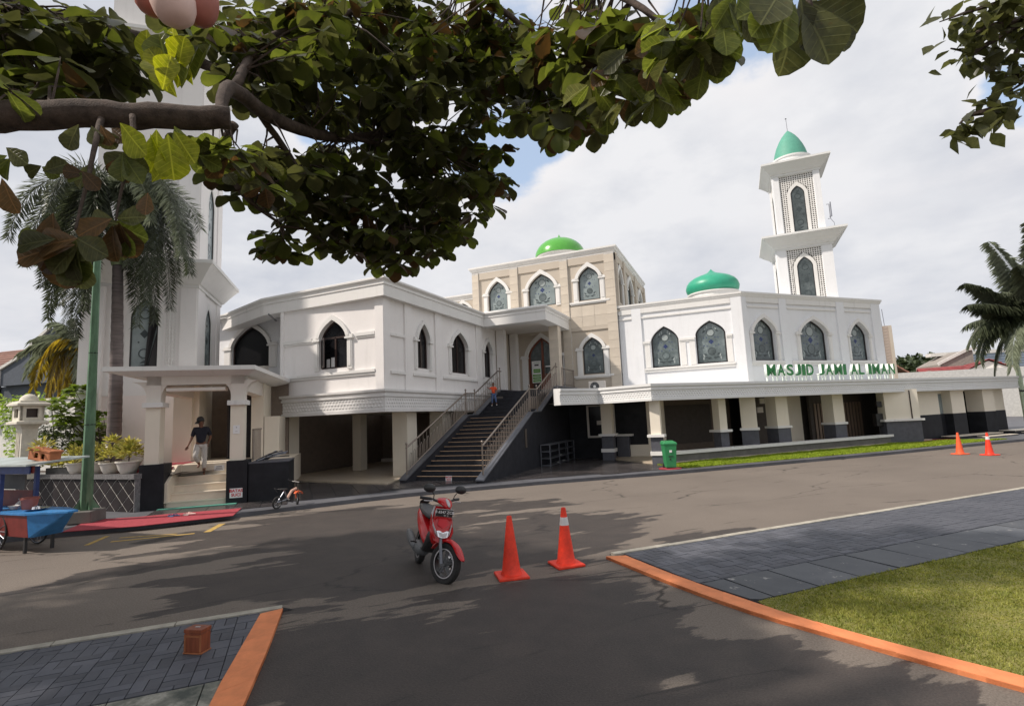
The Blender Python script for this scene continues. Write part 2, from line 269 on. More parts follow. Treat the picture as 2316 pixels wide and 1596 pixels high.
    br = ramp(nt, tex_noise(nt, 0.5, 4, 0.6, off=(8, 2, 0)), [(0.47, (0, 0, 0)), (0.56, (1, 1, 1))])
    cm = nt.nodes.new('ShaderNodeMath'); cm.operation = 'MULTIPLY'; nt.links.new(cr.outputs[0], cm.inputs[0]); nt.links.new(br, cm.inputs[1])
    cm2 = nt.nodes.new('ShaderNodeMath'); cm2.operation = 'MULTIPLY'; nt.links.new(cm.outputs[0], cm2.inputs[0]); cm2.inputs[1].default_value = .75
    col = mixc(nt, cm2.outputs[0], col, (0.02, 0.018, 0.018))
    gr = ramp(nt, tex_noise(nt, 140, 2, 0.8), [(0.66, (0, 0, 0)), (0.72, (1, 1, 1))]); gm = nt.nodes.new('ShaderNodeMath'); gm.operation = 'MULTIPLY'; nt.links.new(gr, gm.inputs[0]); gm.inputs[1].default_value = .35
    col = mixc(nt, gm.outputs[0], col, (0.26, 0.23, 0.20))
    nt.links.new(col, b.inputs['Base Color'])
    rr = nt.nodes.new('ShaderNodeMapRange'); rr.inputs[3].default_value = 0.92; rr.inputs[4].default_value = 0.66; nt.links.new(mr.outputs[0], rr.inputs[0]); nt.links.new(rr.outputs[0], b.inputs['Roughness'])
    bump(nt, b, fine, 0.7, 0.008); MATS['asphalt'] = m
asphalt()
def mott(name, stops, scale=3, rough=0.5, fine=40, bmp=0.2, rand=0.2):
    m, nt, b = nodes(name, rough, 0.4)
    o = ramp(nt, tex_noise(nt, scale, 8, 0.7, coord='Object'), stops)
    tcn = tex_noise(nt, 1.6, 8, 0.75, off=(2, 2, 2))
    if rand: o = objrand(nt, o, rand)
    nt.links.new(o, b.inputs['Base Color']); bump(nt, b, tex_noise(nt, fine, 3), bmp, 0.005); MATS[name] = m
def world_mott(name, stops, scale, rough, rand, bmp=0.2, spots=None):
    m, nt, b = nodes(name, rough, 0.4)
    geo = nt.nodes.new('ShaderNodeNewGeometry')
    def nz(sc, det, off):
        mp = nt.nodes.new('ShaderNodeMapping'); mp.inputs[1].default_value = off; nt.links.new(geo.outputs['Position'], mp.inputs[0])
        n = nt.nodes.new('ShaderNodeTexNoise'); n.inputs['Scale'].default_value = sc; n.inputs['Detail'].default_value = det; n.inputs['Roughness'].default_value = 0.7; nt.links.new(mp.outputs[0], n.inputs[0]); return n.outputs[0]
    o = ramp(nt, nz(scale, 8, (0, 0, 0)), stops)
    if rand: o = objrand(nt, o, rand)
    if spots:
        k = ramp(nt, nz(6, 10, (5, 5, 0)), [(spots[0], (0, 0, 0)), (spots[0]+0.04, (1, 1, 1))]); o = mixc(nt, k, o, spots[1])
    nt.links.new(o, b.inputs['Base Color']); bump(nt, b, nz(50, 3, (0, 0, 0)), bmp, 0.004); MATS[name] = m
world_mott('paver', [(0.3, (0.062, 0.067, 0.084)), (0.7, (0.105, 0.109, 0.128))], 1.5, 0.62, 0.22, 0.3, (0.665, (0.24, 0.23, 0.22)))
world_mott('slab', [(0.3, (0.060, 0.066, 0.078)), (0.7, (0.098, 0.105, 0.116))], 1.8, 0.6, 0.15, 0.3, (0.615, (0.30, 0.29, 0.28)))
world_mott('mossy_slab', [(0.35, (0.07, 0.08, 0.07)), (0.48, (0.19, 0.19, 0.16)), (0.62, (0.48, 0.46, 0.40))], 3.2, 0.8, 0.1, 0.4)
world_mott('court_tile', [(0.3, (0.042, 0.038, 0.040)), (0.7, (0.085, 0.076, 0.074))], 1.0, 0.24, 0.2, 0.02)
world_mott('lawn_soil', [(0.3, (0.14, 0.15, 0.03)), (0.7, (0.24, 0.21, 0.07))], 3, 0.9, 0, 0.5)
world_mott('asphalt_kerb', [(0.3, (0.070, 0.072, 0.082)), (0.7, (0.120, 0.122, 0.134))], 1.3, 0.6, 0.10, 0.25, (0.715, (0.42, 0.42, 0.42)))
world_mott('earth', [(0.3, (0.10, 0.10, 0.06)), (0.7, (0.16, 0.15, 0.10))], 0.2, 0.9, 0, 0.2)

# ------------------------------------------------------------------ mesh helpers
class Fr:
    """wall frame: s runs right along the wall, d outwards, z up"""
    def __init__(s, o, ang): s.o = Vector((o[0], o[1], 0)); s.S = Vector((math.cos(ang), math.sin(ang), 0)); s.n = Vector((math.sin(ang), -math.cos(ang), 0)); s.ang = ang
    def P(s, a, d, z): return s.o+s.S*a+s.n*d+Vector((0, 0, z))
    def inv(s, p): q = Vector((p[0], p[1], 0))-s.o; return q.dot(s.S), q.dot(s.n), p[2]
    def pix(s, x, y, d=0.0):
        o = s.o+s.n*d; r = ray(x, y); t = (o-Vector((0, 0, 0))).dot(s.n)/r.dot(s.n); p = EP+r*t; q = s.inv(p); return q[0], q[2]
class MB:
    def __init__(s): s.v = []; s.f = []; s.m = []
    def add(s, vs, fs, mi=0):
        b = len(s.v); s.v += [tuple(x) for x in vs]; s.f += [tuple(i+b for i in f) for f in fs]; s.m += [mi]*len(fs); return s
    def hexa(s, p, mi=0): return s.add(p, [(0, 3, 2, 1), (4, 5, 6, 7), (0, 1, 5, 4), (1, 2, 6, 5), (2, 3, 7, 6), (3, 0, 4, 7)], mi)
    def box(s, x0, x1, y0, y1, z0, z1, mi=0): return s.hexa([(x0, y0, z0), (x1, y0, z0), (x1, y1, z0), (x0, y1, z0), (x0, y0, z1), (x1, y0, z1), (x1, y1, z1), (x0, y1, z1)], mi)
    def fbox(s, fr, s0, s1, d0, d1, z0, z1, mi=0):   # d1 > d0 outward
        P = fr.P; return s.hexa([P(s0, d1, z0), P(s1, d1, z0), P(s1, d0, z0), P(s0, d0, z0), P(s0, d1, z1), P(s1, d1, z1), P(s1, d0, z1), P(s0, d0, z1)], mi)
    def prism(s, fr, pts, d0, d1, mi=0):             # pts (s,z) counter clockwise seen from outside; d1 outer
        n = len(pts); b = len(s.v)
        s.v += [tuple(fr.P(a, d1, z)) for a, z in pts]+[tuple(fr.P(a, d0, z)) for a, z in pts]
        tri = tessellate_polygon([[Vector((a, z, 0)) for a, z in pts]])
        for t in tri: s.f.append(tuple(b+i for i in t)); s.m.append(mi)
        for i in range(n): j = (i+1) % n; s.f.append((b+i, b+n+i, b+n+j, b+j)); s.m.append(mi)
        return s
    def panel(s, fr, outer, holes, d1, d0, mi=0, rim=True):
        loops = [outer]+holes; allp = [p for l in loops for p in l]; b = len(s.v); n = len(allp)
        s.v += [tuple(fr.P(a, d1, z)) for a, z in allp]+[tuple(fr.P(a, d0, z)) for a, z in allp]
        tri = tessellate_polygon([[Vector((a, z, 0)) for a, z in l] for l in loops])
        for t in tri: s.f.append(tuple(b+i for i in t)); s.m.append(mi)
        k = 0
        for l in loops:
            for i in range(len(l)): j = (i+1) % len(l); s.f.append((b+k+i, b+k+j, b+n+k+j, b+n+k+i)); s.m.append(mi)
            k += len(l)
        return s
    def ring(s, fr, a, b_, d0, d1, mi=0, closed=True):   # strip between two outlines of equal count
        n = len(a); b = len(s.v)
        for pts, d in ((a, d1), (b_, d1), (a, d0), (b_, d0)): s.v += [tuple(fr.P(p[0], d, p[1])) for p in pts]
        for i in range(n if closed else n-1):
            j = (i+1) % n
            for q in ((i, j, n+j, n+i), (2*n+i, i, j, 2*n+j), (n+i, n+j, 3*n+j, 3*n+i)): s.f.append(tuple(b+x for x in q)); s.m.append(mi)
        if not closed:
            for i in (0, n-1): s.f.append((b+i, b+n+i, b+3*n+i, b+2*n+i)); s.m.append(mi)
        return s
    def tube(s, pts, r, n=6, mi=0, cap=True):
        pts = [Vector(p) for p in pts]; rs = r if isinstance(r, (list, tuple)) else [r]*len(pts); b = len(s.v)
        up = Vector((0, 0, 1)); prev = None
        for i, p in enumerate(pts):
            t = (pts[min(i+1, len(pts)-1)]-pts[max(i-1, 0)]); t = t.normalized() if t.length > 1e-9 else up
            if prev is None: a = t.cross(up); a = a if a.length > 0.05 else t.cross(Vector((1, 0, 0)))
            else: a = prev-t*prev.dot(t)
            a = a.normalized() if a.length > 1e-6 else t.orthogonal().normalized(); c = t.cross(a); prev = a
            for k in range(n): q = 2*math.pi*k/n; s.v.append(tuple(p+(a*math.cos(q)+c*math.sin(q))*rs[i]))
        for i in range(len(pts)-1):
            for k in range(n): k2 = (k+1) % n; s.f.append((b+i*n+k, b+i*n+k2, b+(i+1)*n+k2, b+(i+1)*n+k)); s.m.append(mi)
        if cap:
            s.f.append(tuple(b+k for k in range(n))[::-1]); s.m.append(mi)
            s.f.append(tuple(b+(len(pts)-1)*n+k for k in range(n))); s.m.append(mi)
        return s
    def lathe(s, prof, c=(0, 0, 0), n=20, mi=0, axis=None, cap=True):
        b = len(s.v); c = Vector(c)
        if axis is None: A, Bv, Cv = Vector((1, 0, 0)), Vector((0, 1, 0)), Vector((0, 0, 1))
        else: Cv = Vector(axis).normalized(); A = Cv.orthogonal().normalized(); Bv = Cv.cross(A)
        for r, z in prof:
            for k in range(n): q = 2*math.pi*k/n; s.v.append(tuple(c+A*(r*math.cos(q))+Bv*(r*math.sin(q))+Cv*z))
        for i in range(len(prof)-1):
            for k in range(n): k2 = (k+1) % n; s.f.append((b+i*n+k, b+i*n+k2, b+(i+1)*n+k2, b+(i+1)*n+k)); s.m.append(mi)
        if cap and prof[0][0] > 1e-4: s.f.append(tuple(b+k for k in range(n))[::-1]); s.m.append(mi)
        if cap and prof[-1][0] > 1e-4: s.f.append(tuple(b+(len(prof)-1)*n+k for k in range(n))); s.m.append(mi)
        return s
    def sqlathe(s, prof, c, ang, mi=0):    # square sections, prof (half width, z)
        b = len(s.v); ca, sa = math.cos(ang), math.sin(ang)
        for r, z in prof:
            for u, v in ((-1, -1), (1, -1), (1, 1), (-1, 1)): s.v.append((c[0]+r*(u*ca-v*sa), c[1]+r*(u*sa+v*ca), z))
        for i in range(len(prof)-1):
            for k in range(4): k2 = (k+1) % 4; s.f.append((b+i*4+k, b+i*4+k2, b+(i+1)*4+k2, b+(i+1)*4+k)); s.m.append(mi)
        s.f.append((b+3, b+2, b+1, b)); s.m.append(mi); e = b+(len(prof)-1)*4; s.f.append((e, e+1, e+2, e+3)); s.m.append(mi)
        return s
    def sweep(s, path, prof, mi=0, closed=False):   # path xy (outside on the right of travel), prof (out, z) closed loop
        n = len(path); m = len(prof); b = len(s.v); P = [Vector(p) for p in path]
        for i in range(n):
            dirs = []
            if i > 0 or closed: dirs.append((P[i]-P[i-1]).normalized())
            if i < n-1 or closed: dirs.append((P[(i+1) % n]-P[i]).normalized())
            ns = [Vector((d.y, -d.x)) for d in dirs]
            if len(ns) == 2: k = (ns[0]+ns[1]); k = k/max(0.3, (1+ns[0].dot(ns[1])))
            else: k = ns[0]
            for o, z in prof: q = P[i]+k*o; s.v.append((q.x, q.y, z))
        for i in range(n if closed else n-1):
            j = (i+1) % n
            for a in range(m): c = (a+1) % m; s.f.append((b+i*m+a, b+j*m+a, b+j*m+c, b+i*m+c)); s.m.append(mi)
        if not closed:
            s.f.append(tuple(b+a for a in range(m))); s.m.append(mi); s.f.append(tuple(b+(n-1)*m+a for a in range(m))[::-1]); s.m.append(mi)
        return s
    def mesh(s, name, mats, smooth=False, org=(0, 0, 0)):
        me = bpy.data.meshes.new(name)
        if any(org): ox, oy, oz = org; vs = [(x-ox, y-oy, z-oz) for x, y, z in s.v]
        else: vs = s.v
        me.from_pydata(vs, [], s.f)
        for m in ([mats] if isinstance(mats, str) else mats): me.materials.append(MATS[m])
        if any(s.m): me.polygons.foreach_set('material_index', s.m)
        bm = bmesh.new(); bm.from_mesh(me); bmesh.ops.recalc_face_normals(bm, faces=bm.faces); bm.to_mesh(me); bm.free()
        if smooth:
            me.polygons.foreach_set('use_smooth', [True]*len(me.polygons))
            if smooth is True: me.set_sharp_from_angle(angle=rad(38))
        me.update(); return me
    def build(s, name, mats, parent=None, smooth=False, **tags):
        org = wloc(parent) if parent is not None else tuple(tags.pop('org', (0, 0, 0)))
        return link(name, s.mesh(name, mats, smooth, org), parent, loc=None if parent is not None else org, **tags)
def wloc(o):
    p = Vector((0, 0, 0))
    while o is not None: p += o.location; o = o.parent
    return tuple(p)
def link(name, data, parent=None, loc=None, rot=None, **tags):
    o = bpy.data.objects.new(name, data); COL.objects.link(o)
    if parent is not None: o.parent = parent
    if loc is not None: o.location = loc
    if rot is not None: o.rotation_euler = rot
    for k, v in tags.items(): o[k] = v
    return o
def thing(name, label, cat, loc=(0, 0, 0), rz=0.0, group=None):
    o = link(name, None, None, loc, (0, 0, rz)); o['label'] = label; o['category'] = cat
    if group: o['group'] = group
    return o
def copy_tree(o, parent=None):
    c = o.copy(); COL.objects.link(c)
    if parent is not None: c.parent = parent
    for ch in list(o.children): copy_tree(ch, c)
    return c
def bevel(o, w=0.01, seg=2, ang=40):
    m = o.modifiers.new('bevel', 'BEVEL'); m.width = w; m.segments = seg; m.limit_method = 'ANGLE'; m.angle_limit = rad(ang); return o
def text_mesh(t, size, ext, mat, bold=0.0, mat2=None):
    cu = bpy.data.curves.new('text', 'FONT'); cu.body = t; cu.size = size; cu.extrude = ext; cu.offset = bold; cu.align_x = 'CENTER'; cu.align_y = 'CENTER'; cu.resolution_u = 3
    o = bpy.data.objects.new('text', cu); COL.objects.link(o); dg = bpy.context.evaluated_depsgraph_get()
    me = bpy.data.meshes.new_from_object(o.evaluated_get(dg)); bpy.data.objects.remove(o); me.materials.clear(); me.materials.append(MATS[mat])
    if mat2:
        me.materials.append(MATS[mat2])
        for p in me.polygons: p.material_index = 0 if abs(p.normal.z) > 0.5 else 1
    return me
def face_rot(fr): return (rad(90), 0, fr.ang)     # text standing on a wall frame, reading left to right from outside
def text_on(name, t, size, ext, mat, fr, a, d, z, parent, bold=0.0, mat2=None, tilt=None):
    me = text_mesh(t, size, ext, mat, bold, mat2); p = fr.P(a, d, z)-Vector(wloc(parent))
    return link(name, me, parent, p, face_rot(fr))
def arch(sc, zb, w, zs, zt, n=7):
    a = w/2; h = zt-zs; L = [(sc-a, zb), (sc+a, zb)]; right = []
    for i in range(n+1):
        t = i/n; u = 1-t
        right.append((sc+a*(u**3+3*u*u*t*0.90+3*u*t*t*0.50), zs+h*(3*u*u*t*0.42+3*u*t*t*0.74+t**3)))
    left = [(2*sc-x, z) for x, z in right[:-1]][::-1]
    return L+right+left

# ================================================================== SETTING
RF = Fr((0, 0), rad(45))          # frame along the road: s = (x+y)/sqrt2, d = (x-y)/sqrt2
def sheet(name, pts, z, mat, th=0.0, **tags):
    mb = MB(); n = len(pts)
    if th:
        mb.v = [(p[0], p[1], z) for p in pts]+[(p[0], p[1], z-th) for p in pts]
        mb.f = [tuple(t) for t in tessellate_polygon([[Vector((p[0], p[1], 0)) for p in pts]])]+[(i, (i+1) % n, n+(i+1) % n, n+i) for i in range(n)]
    else:
        mb.v = [(p[0], p[1], z) for p in pts]; mb.f = [tuple(t) for t in tessellate_polygon([[Vector((p[0], p[1], 0)) for p in pts]])]
    mb.m = [0]*len(mb.f)
    me = mb.mesh(name, mat)
    for p in me.polygons:
        if not th and p.normal.z < 0: me.flip_normals(); break
    tags.setdefault('kind', 'structure')
    return link(name, me, None, (0, 0, 0), **tags)
def rp(s, d): p = RF.P(s, d, 0); return (p.x, p.y)
sheet('ground', [(-900, -900), (900, -900), (900, 1500), (-900, 1500)], -0.03, 'earth')
KL = [(-14, -13.75), (-6, -13.65), (-4, -13.5), (-2.4, -13.5), (-.3, -14.02), (2.5, -14.5), (6.4, -14.35), (11, -13.75), (20, -13.25), (30, -13.2), (62, -13.2)]
def kerb_d(s):
    for (a, b), (c, d) in zip(KL[:-1], KL[1:]):
        if s <= c: return b+(d-b)*(s-a)/(c-a)
    return KL[-1][1]
def kerb_w(s): return .30 if s < -1 else (.30+.45*(s+1)/1.5 if s < .5 else (.75 if s < 6 else max(.42, .75-.33*(s-6)/3)))
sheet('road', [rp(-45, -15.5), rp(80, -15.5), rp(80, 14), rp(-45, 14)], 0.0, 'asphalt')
ks_ = [-13.5+i*.9 for i in range(82)]
pavement = sheet('pavement', [rp(q, kerb_d(q)-.2) for q in ks_]+[rp(61, -36), rp(-13.5, -36)], 0.085, 'asphalt_kerb', 0.10)
kerb = sheet('kerb', [rp(q, kerb_d(q)-.01) for q in ks_]+[rp(q, kerb_d(q)-kerb_w(q)) for q in ks_[::-1]], 0.09, 'asphalt_kerb', 0.10)
for q in ks_[:-1]:
    c_ = [RF.P(q+.003, kerb_d(q), 0), RF.P(q+.897, kerb_d(q+.9), 0), RF.P(q+.897, kerb_d(q+.9)-kerb_w(q+.9), 0), RF.P(q+.003, kerb_d(q)-kerb_w(q), 0)]; m_ = (c_[0]+c_[2])/2
    link('kerb_stone', MB().hexa([(p.x-m_.x, p.y-m_.y, -.10) for p in c_]+[(p.x-m_.x, p.y-m_.y, 0) for p in c_]).mesh('kerb_stone', 'asphalt_kerb'), kerb, (m_.x, m_.y, .098+random.uniform(-.002, .002)))
# shiny dark tiles of the forecourt
court = sheet('forecourt', [rp(-3.2, -15.3), rp(6, -15.2), rp(11.9, -14.3), rp(12.3, -20), rp(8.3, -21.3), rp(8, -24), rp(-3.2, -24)], 0.088, 'joint_dark')
tme = MB().box(-0.294, 0.294, -0.294, 0.294, -0.02, 0.0).mesh('tile', 'court_tile')
nt_ = 0
for i in range(26):
    for j in range(15):
        s = -2.9+i*0.6; d = -14.2-j*0.6; p = RF.P(s, d, 0.1)
        if d > kerb_d(s)-kerb_w(s)-.25: continue
        if s > 11.9 or (s > 10.9 and d < -16.2 and (p.y-19.6) > -(p.x+3.0)) or p.y > 22.6: continue
        if p.x < -10.0 and p.y > 14.1: continue
        if -9.9 < p.x < -7.2 and p.y > 15.0: continue
        if s < -0.6 and d < -15.4: continue
        if nt_ >= 290: continue
        nt_ += 1
        link('tile', tme, court, p+Vector((0, 0, random.uniform(-.001, .001))), (random.uniform(-.0015, .0015), random.uniform(-.0015, .0015), rad(45)))

# --- pavers and slabs
def clip_poly(poly, cl):
    out = list(poly)
    n = len(cl)
    for i in range(n):
        a, b = cl[i], cl[(i+1) % n]; inp = out; out = []
        if not inp: break
        def side(p): return (b[0]-a[0])*(p[1]-a[1])-(b[1]-a[1])*(p[0]-a[0])
        for k in range(len(inp)):
            p, q = inp[k], inp[(k+1) % len(inp)]; sp, sq = side(p), side(q)
            if sp >= 0: out.append(p)
            if (sp >= 0) != (sq >= 0): t = sp/(sp-sq); out.append((p[0]+(q[0]-p[0])*t, p[1]+(q[1]-p[1])*t))
    return out
def area(p): return 0.5*sum(p[i][0]*p[(i+1) % len(p)][1]-p[(i+1) % len(p)][0]*p[i][1] for i in range(len(p)))
def lay(parent, name, polys, mat, top, th, region, limit=300, stuff_name=None, full=None, lip=0.004):
    """polys: list of (corner list xy, centre, angle, full size key)"""
    if area(region) < 0: region = region[::-1]
    items = []
    for poly, c, ang, key in polys:
        cp = clip_poly(poly, region)
        if len(cp) < 3 or abs(area(cp)) < 0.0008: continue
        items.append((c[0]**2+c[1]**2, cp, c, ang, key, abs(area(cp)-abs(area(poly))) < 1e-6))
    items.sort(key=lambda t: t[0]); cache = {}; rest = MB()
    for k, (dd, cp, c, ang, key, isfull) in enumerate(items):
        z = top+random.uniform(-lip, lip)*0.5
        if k < limit:
            if isfull:
                if key not in cache:
                    w, h = key; cache[key] = MB().box(-w/2, w/2, -h/2, h/2, -th, 0).mesh(name, mat)
                link(name, cache[key], parent, (c[0], c[1], z), (random.uniform(-.008, .008), random.uniform(-.008, .008), ang))
            else:
                if area(cp) < 0: cp = cp[::-1]
                n = len(cp); mb = MB(); mb.add([(x-c[0], y-c[1], 0) for x, y in cp]+[(x-c[0], y-c[1], -th) for x, y in cp], [tuple(range(n))]+[(i, n+i, n+(i+1) % n, (i+1) % n) for i in range(n)])
                link(name, mb.mesh(name, mat), parent, (c[0], c[1], z))
        else:
            if area(cp) < 0: cp = cp[::-1]
            n = len(cp); rest.add([(x, y, z) for x, y in cp]+[(x, y, z-th) for x, y in cp], [tuple(range(n))]+[(i, n+i, n+(i+1) % n, (i+1) % n) for i in range(n)])
    if rest.v: rest.build(stuff_name or name, mat, parent, kind='stuff')
def rect(fr, s, d, w, h, rot=0):
    c = fr.P(s, d, 0); a = fr.ang+rot; ca, sa = math.cos(a), math.sin(a)
    return ([(c.x+u*w/2*ca-v*h/2*sa, c.y+u*w/2*sa+v*h/2*ca) for u, v in ((-1, -1), (1, -1), (1, 1), (-1, 1))], (c.x, c.y), a, (w, h))
def basket(fr, s0, s1, d0, d1, L=0.205, gap=0.007):
    out = []; i = 0; P_ = 2*L/2
    ns = int((s1-s0)/L)+2; nd = int((d1-d0)/L)+2
    for i in range(ns):
        for j in range(nd):
            cs, cd = s0+i*L+L/2, d0+j*L+L/2; w, h = L-gap, L/2-gap
            if (i+j) % 2 == 0: out += [rect(fr, cs, cd-L/4, w, h), rect(fr, cs, cd+L/4, w, h)]
            else: out += [rect(fr, cs-L/4, cd, w, h, rad(90)), rect(fr, cs+L/4, cd, w, h, rad(90))]
    return out
# left island
A0 = (-9.5, 0.25); CL = (-4.78, 4.58)
g2 = lambda x, y: tuple(gz(x, y, 0.035)[:2])
orgL_in = [g2(589, 1387), g2(499, 1543), g2(472, 1596)]; orgL_out = [g2(640, 1375), g2(600, 1480), g2(549, 1596)]
for l_ in (orgL_in, orgL_out): l_.append((l_[-1][0]+(l_[-1][0]-l_[-2][0])*3, l_[-1][1]+(l_[-1][1]-l_[-2][1])*3))
isl = sheet('paved_island', [rp(-9, -6.65), rp(-0.13, -6.65), (-3.45, 2.95), (-2.4, 1.3), (-6, -2)], 0.008, 'joint_dark')
u0 = -6.52
regL = [rp(-9, u0), (-4.99, 4.24), (-4.13, 2.98), (-7.2, 0.05)]
_a, _b = RF.inv(orgL_in[0]+(0,)), RF.inv(orgL_in[1]+(0,)); _c = RF.inv(orgL_in[2]+(0,))
sd_ = lambda d: _a[0]+(_b[0]-_a[0])*(d-_a[1])/(_b[1]-_a[1]) if d < _b[1] else _b[0]+(_c[0]-_b[0])*(d-_b[1])/(_c[1]-_b[1])
regLp = [rp(-9, u0), rp(sd_(u0), u0), rp(sd_(-5.0), -5.0), rp(-9, -5.0)]
lay(isl, 'paver', basket(RF, -6.5, 0.3, -6.7, -4.7), 'paver', 0.028, 0.03, regLp, 260, 'paver_field')
slabs = [rect(RF, -5.3+i*0.62, -4.62, 0.61, 0.72) for i in range(9)]
lay(isl, 'slab', slabs, 'mossy_slab', 0.026, 0.03, [rp(-9, -4.98), rp(sd_(-4.98), -4.98), rp(sd_(-4.27), -4.27), rp(-9, -4.27)], 40)
e = MB()
sheet_edge = sheet('edging', [rp(-9, -6.66), rp(-0.13, -6.66), rp(-0.02, -6.52), rp(-9, -6.52)], 0.006, 'joint_dark')
ed = MB().box(-0.495, 0.495, -0.055, 0.055, -0.06, 0).mesh('edging_stone', 'concrete_edge')
for i in range(9): link('edging_stone', ed, sheet_edge, RF.P(-8.6+i+0.0-0.03, -6.6, 0.034+random.uniform(-.002, .002)), (0, 0, rad(45)+random.uniform(-.004, .004)))
def strip(name, a, b, z, th, mat, parent=None, seg=None, **tags):
    """painted kerb between two edge lines, broken into stones"""
    par = sheet(name, a+b[::-1], z-0.006, mat, th-0.006, **tags) if parent is None else parent
    def at_(line, t):
        k = min(int(t), len(line)-2); f = t-k; return (line[k][0]+(line[k+1][0]-line[k][0])*f, line[k][1]+(line[k+1][1]-line[k][1])*f)
    N = seg or (len(a)-1)*2
    for i in range(N):
        t0 = i*(len(a)-1)/N; t1 = (i+1)*(len(a)-1)/N-0.002
        q = [at_(a, t0), at_(a, t1), at_(b, t1), at_(b, t0)]; c = (sum(p[0] for p in q)/4, sum(p[1] for p in q)/4); zz = z+random.uniform(-.0015, .0015)
        mb = MB().hexa([(p[0]-c[0], p[1]-c[1], -th) for p in q]+[(p[0]-c[0], p[1]-c[1], 0) for p in q])
        link('kerb_stone', mb.mesh('kerb_stone', mat), par, (c[0], c[1], zz))
    return par
strip('orange_kerb', orgL_in, orgL_out, 0.038, 0.06, 'orange_paint', seg=6)
# right island
V4 = lambda x, y: ((1480+x*.46632)*.90469, (1180+y*.46632)*.90469)
outer = [(75, 450), (430, 592), (850, 742), (1300, 872), (1800, 1012), (2316, 1152)]; inner = [(182, 445), (430, 545), (850, 690), (1200, 800), (1600, 910), (2316, 1092)]
og = [gz(*V4(*q), 0.035) for q in outer]; ig = [gz(*V4(*q), 0.035) for q in inner]
og = [(p.x, p.y) for p in og]; ig = [(p.x, p.y) for p in ig]
k_ = (og[-1][0]-og[-2][0], og[-1][1]-og[-2][1]); og.append((og[-1][0]+k_[0]*1.6, og[-1][1]+k_[1]*1.6)); ig.append((ig[-1][0]+k_[0]*1.6, ig[-1][1]+k_[1]*1.6))
def smooth_line(p, n=3):
    out = []
    for i in range(len(p)-1):
        a, b, c, d = p[max(i-1, 0)], p[i], p[i+1], p[min(i+2, len(p)-1)]
        for k in range(n):
            t = k/n; out.append(tuple(0.5*((2*b[j])+(-a[j]+c[j])*t+(2*a[j]-5*b[j]+4*c[j]-d[j])*t*t+(-a[j]+3*b[j]-3*c[j]+d[j])*t**3) for j in (0, 1)))
    out.append(p[-1]); return out
og_s, ig_s = smooth_line(og), smooth_line(ig)
strip('orange_kerb', ig_s, og_s, 0.038, 0.06, 'orange_paint', seg=18)
corner = rp(4.0, -6.65)
edge2 = sheet('edging', [rp(4.05, -6.68), rp(44, -6.68), rp(44, -6.5), rp(4.2, -6.5)], 0.006, 'joint_dark')
for i in range(40): link('edging_stone', ed, edge2, RF.P(4.57+i*1.0, -6.6, 0.034+random.uniform(-.003, .003)), (0, 0, rad(45)+random.uniform(-.005, .005)))
isl2 = sheet('paved_path', [rp(4.2, -6.5), rp(44, -6.5), rp(44, -4.30)]+[p for p in ig_s[::-1] if RF.inv((p[0], p[1], 0))[1] < -4.3], 0.008, 'joint_dark')
inpath = [p for p in ig_s if RF.inv((p[0], p[1], 0))[1] < -4.25]
regR = [rp(4.12, -6.53), rp(26, -6.53), rp(26, -4.99), (inpath[-1][0]+0.02, inpath[-1][1]+0.03)] if False else None
b1 = gz(*V4(595, 607), 0.03); b1s, b1d, _ = RF.inv(b1)
lay(isl2, 'paver', basket(RF, 3.9, 22, -6.58, -4.9), 'paver', 0.028, 0.03, [rp(RF.inv(ig[0]+(0,))[0]+.05, -6.53), rp(b1s+0.03, -5.02), rp(22, -5.02), rp(22, -6.53)], 300, 'paver_field')
b2s = RF.inv(gz(*V4(880, 688), 0.03))[0]
lay(isl2, 'slab', [rect(RF, 4.2+i*0.66, -4.66, 0.638, 0.68) for i in range(36)], 'slab', 0.026, 0.03, [rp(b1s+0.05, -5.0), rp(b2s, -4.38), rp(b2s+0.1, -4.31), rp(28, -4.31), rp(28, -5.0)], 60)
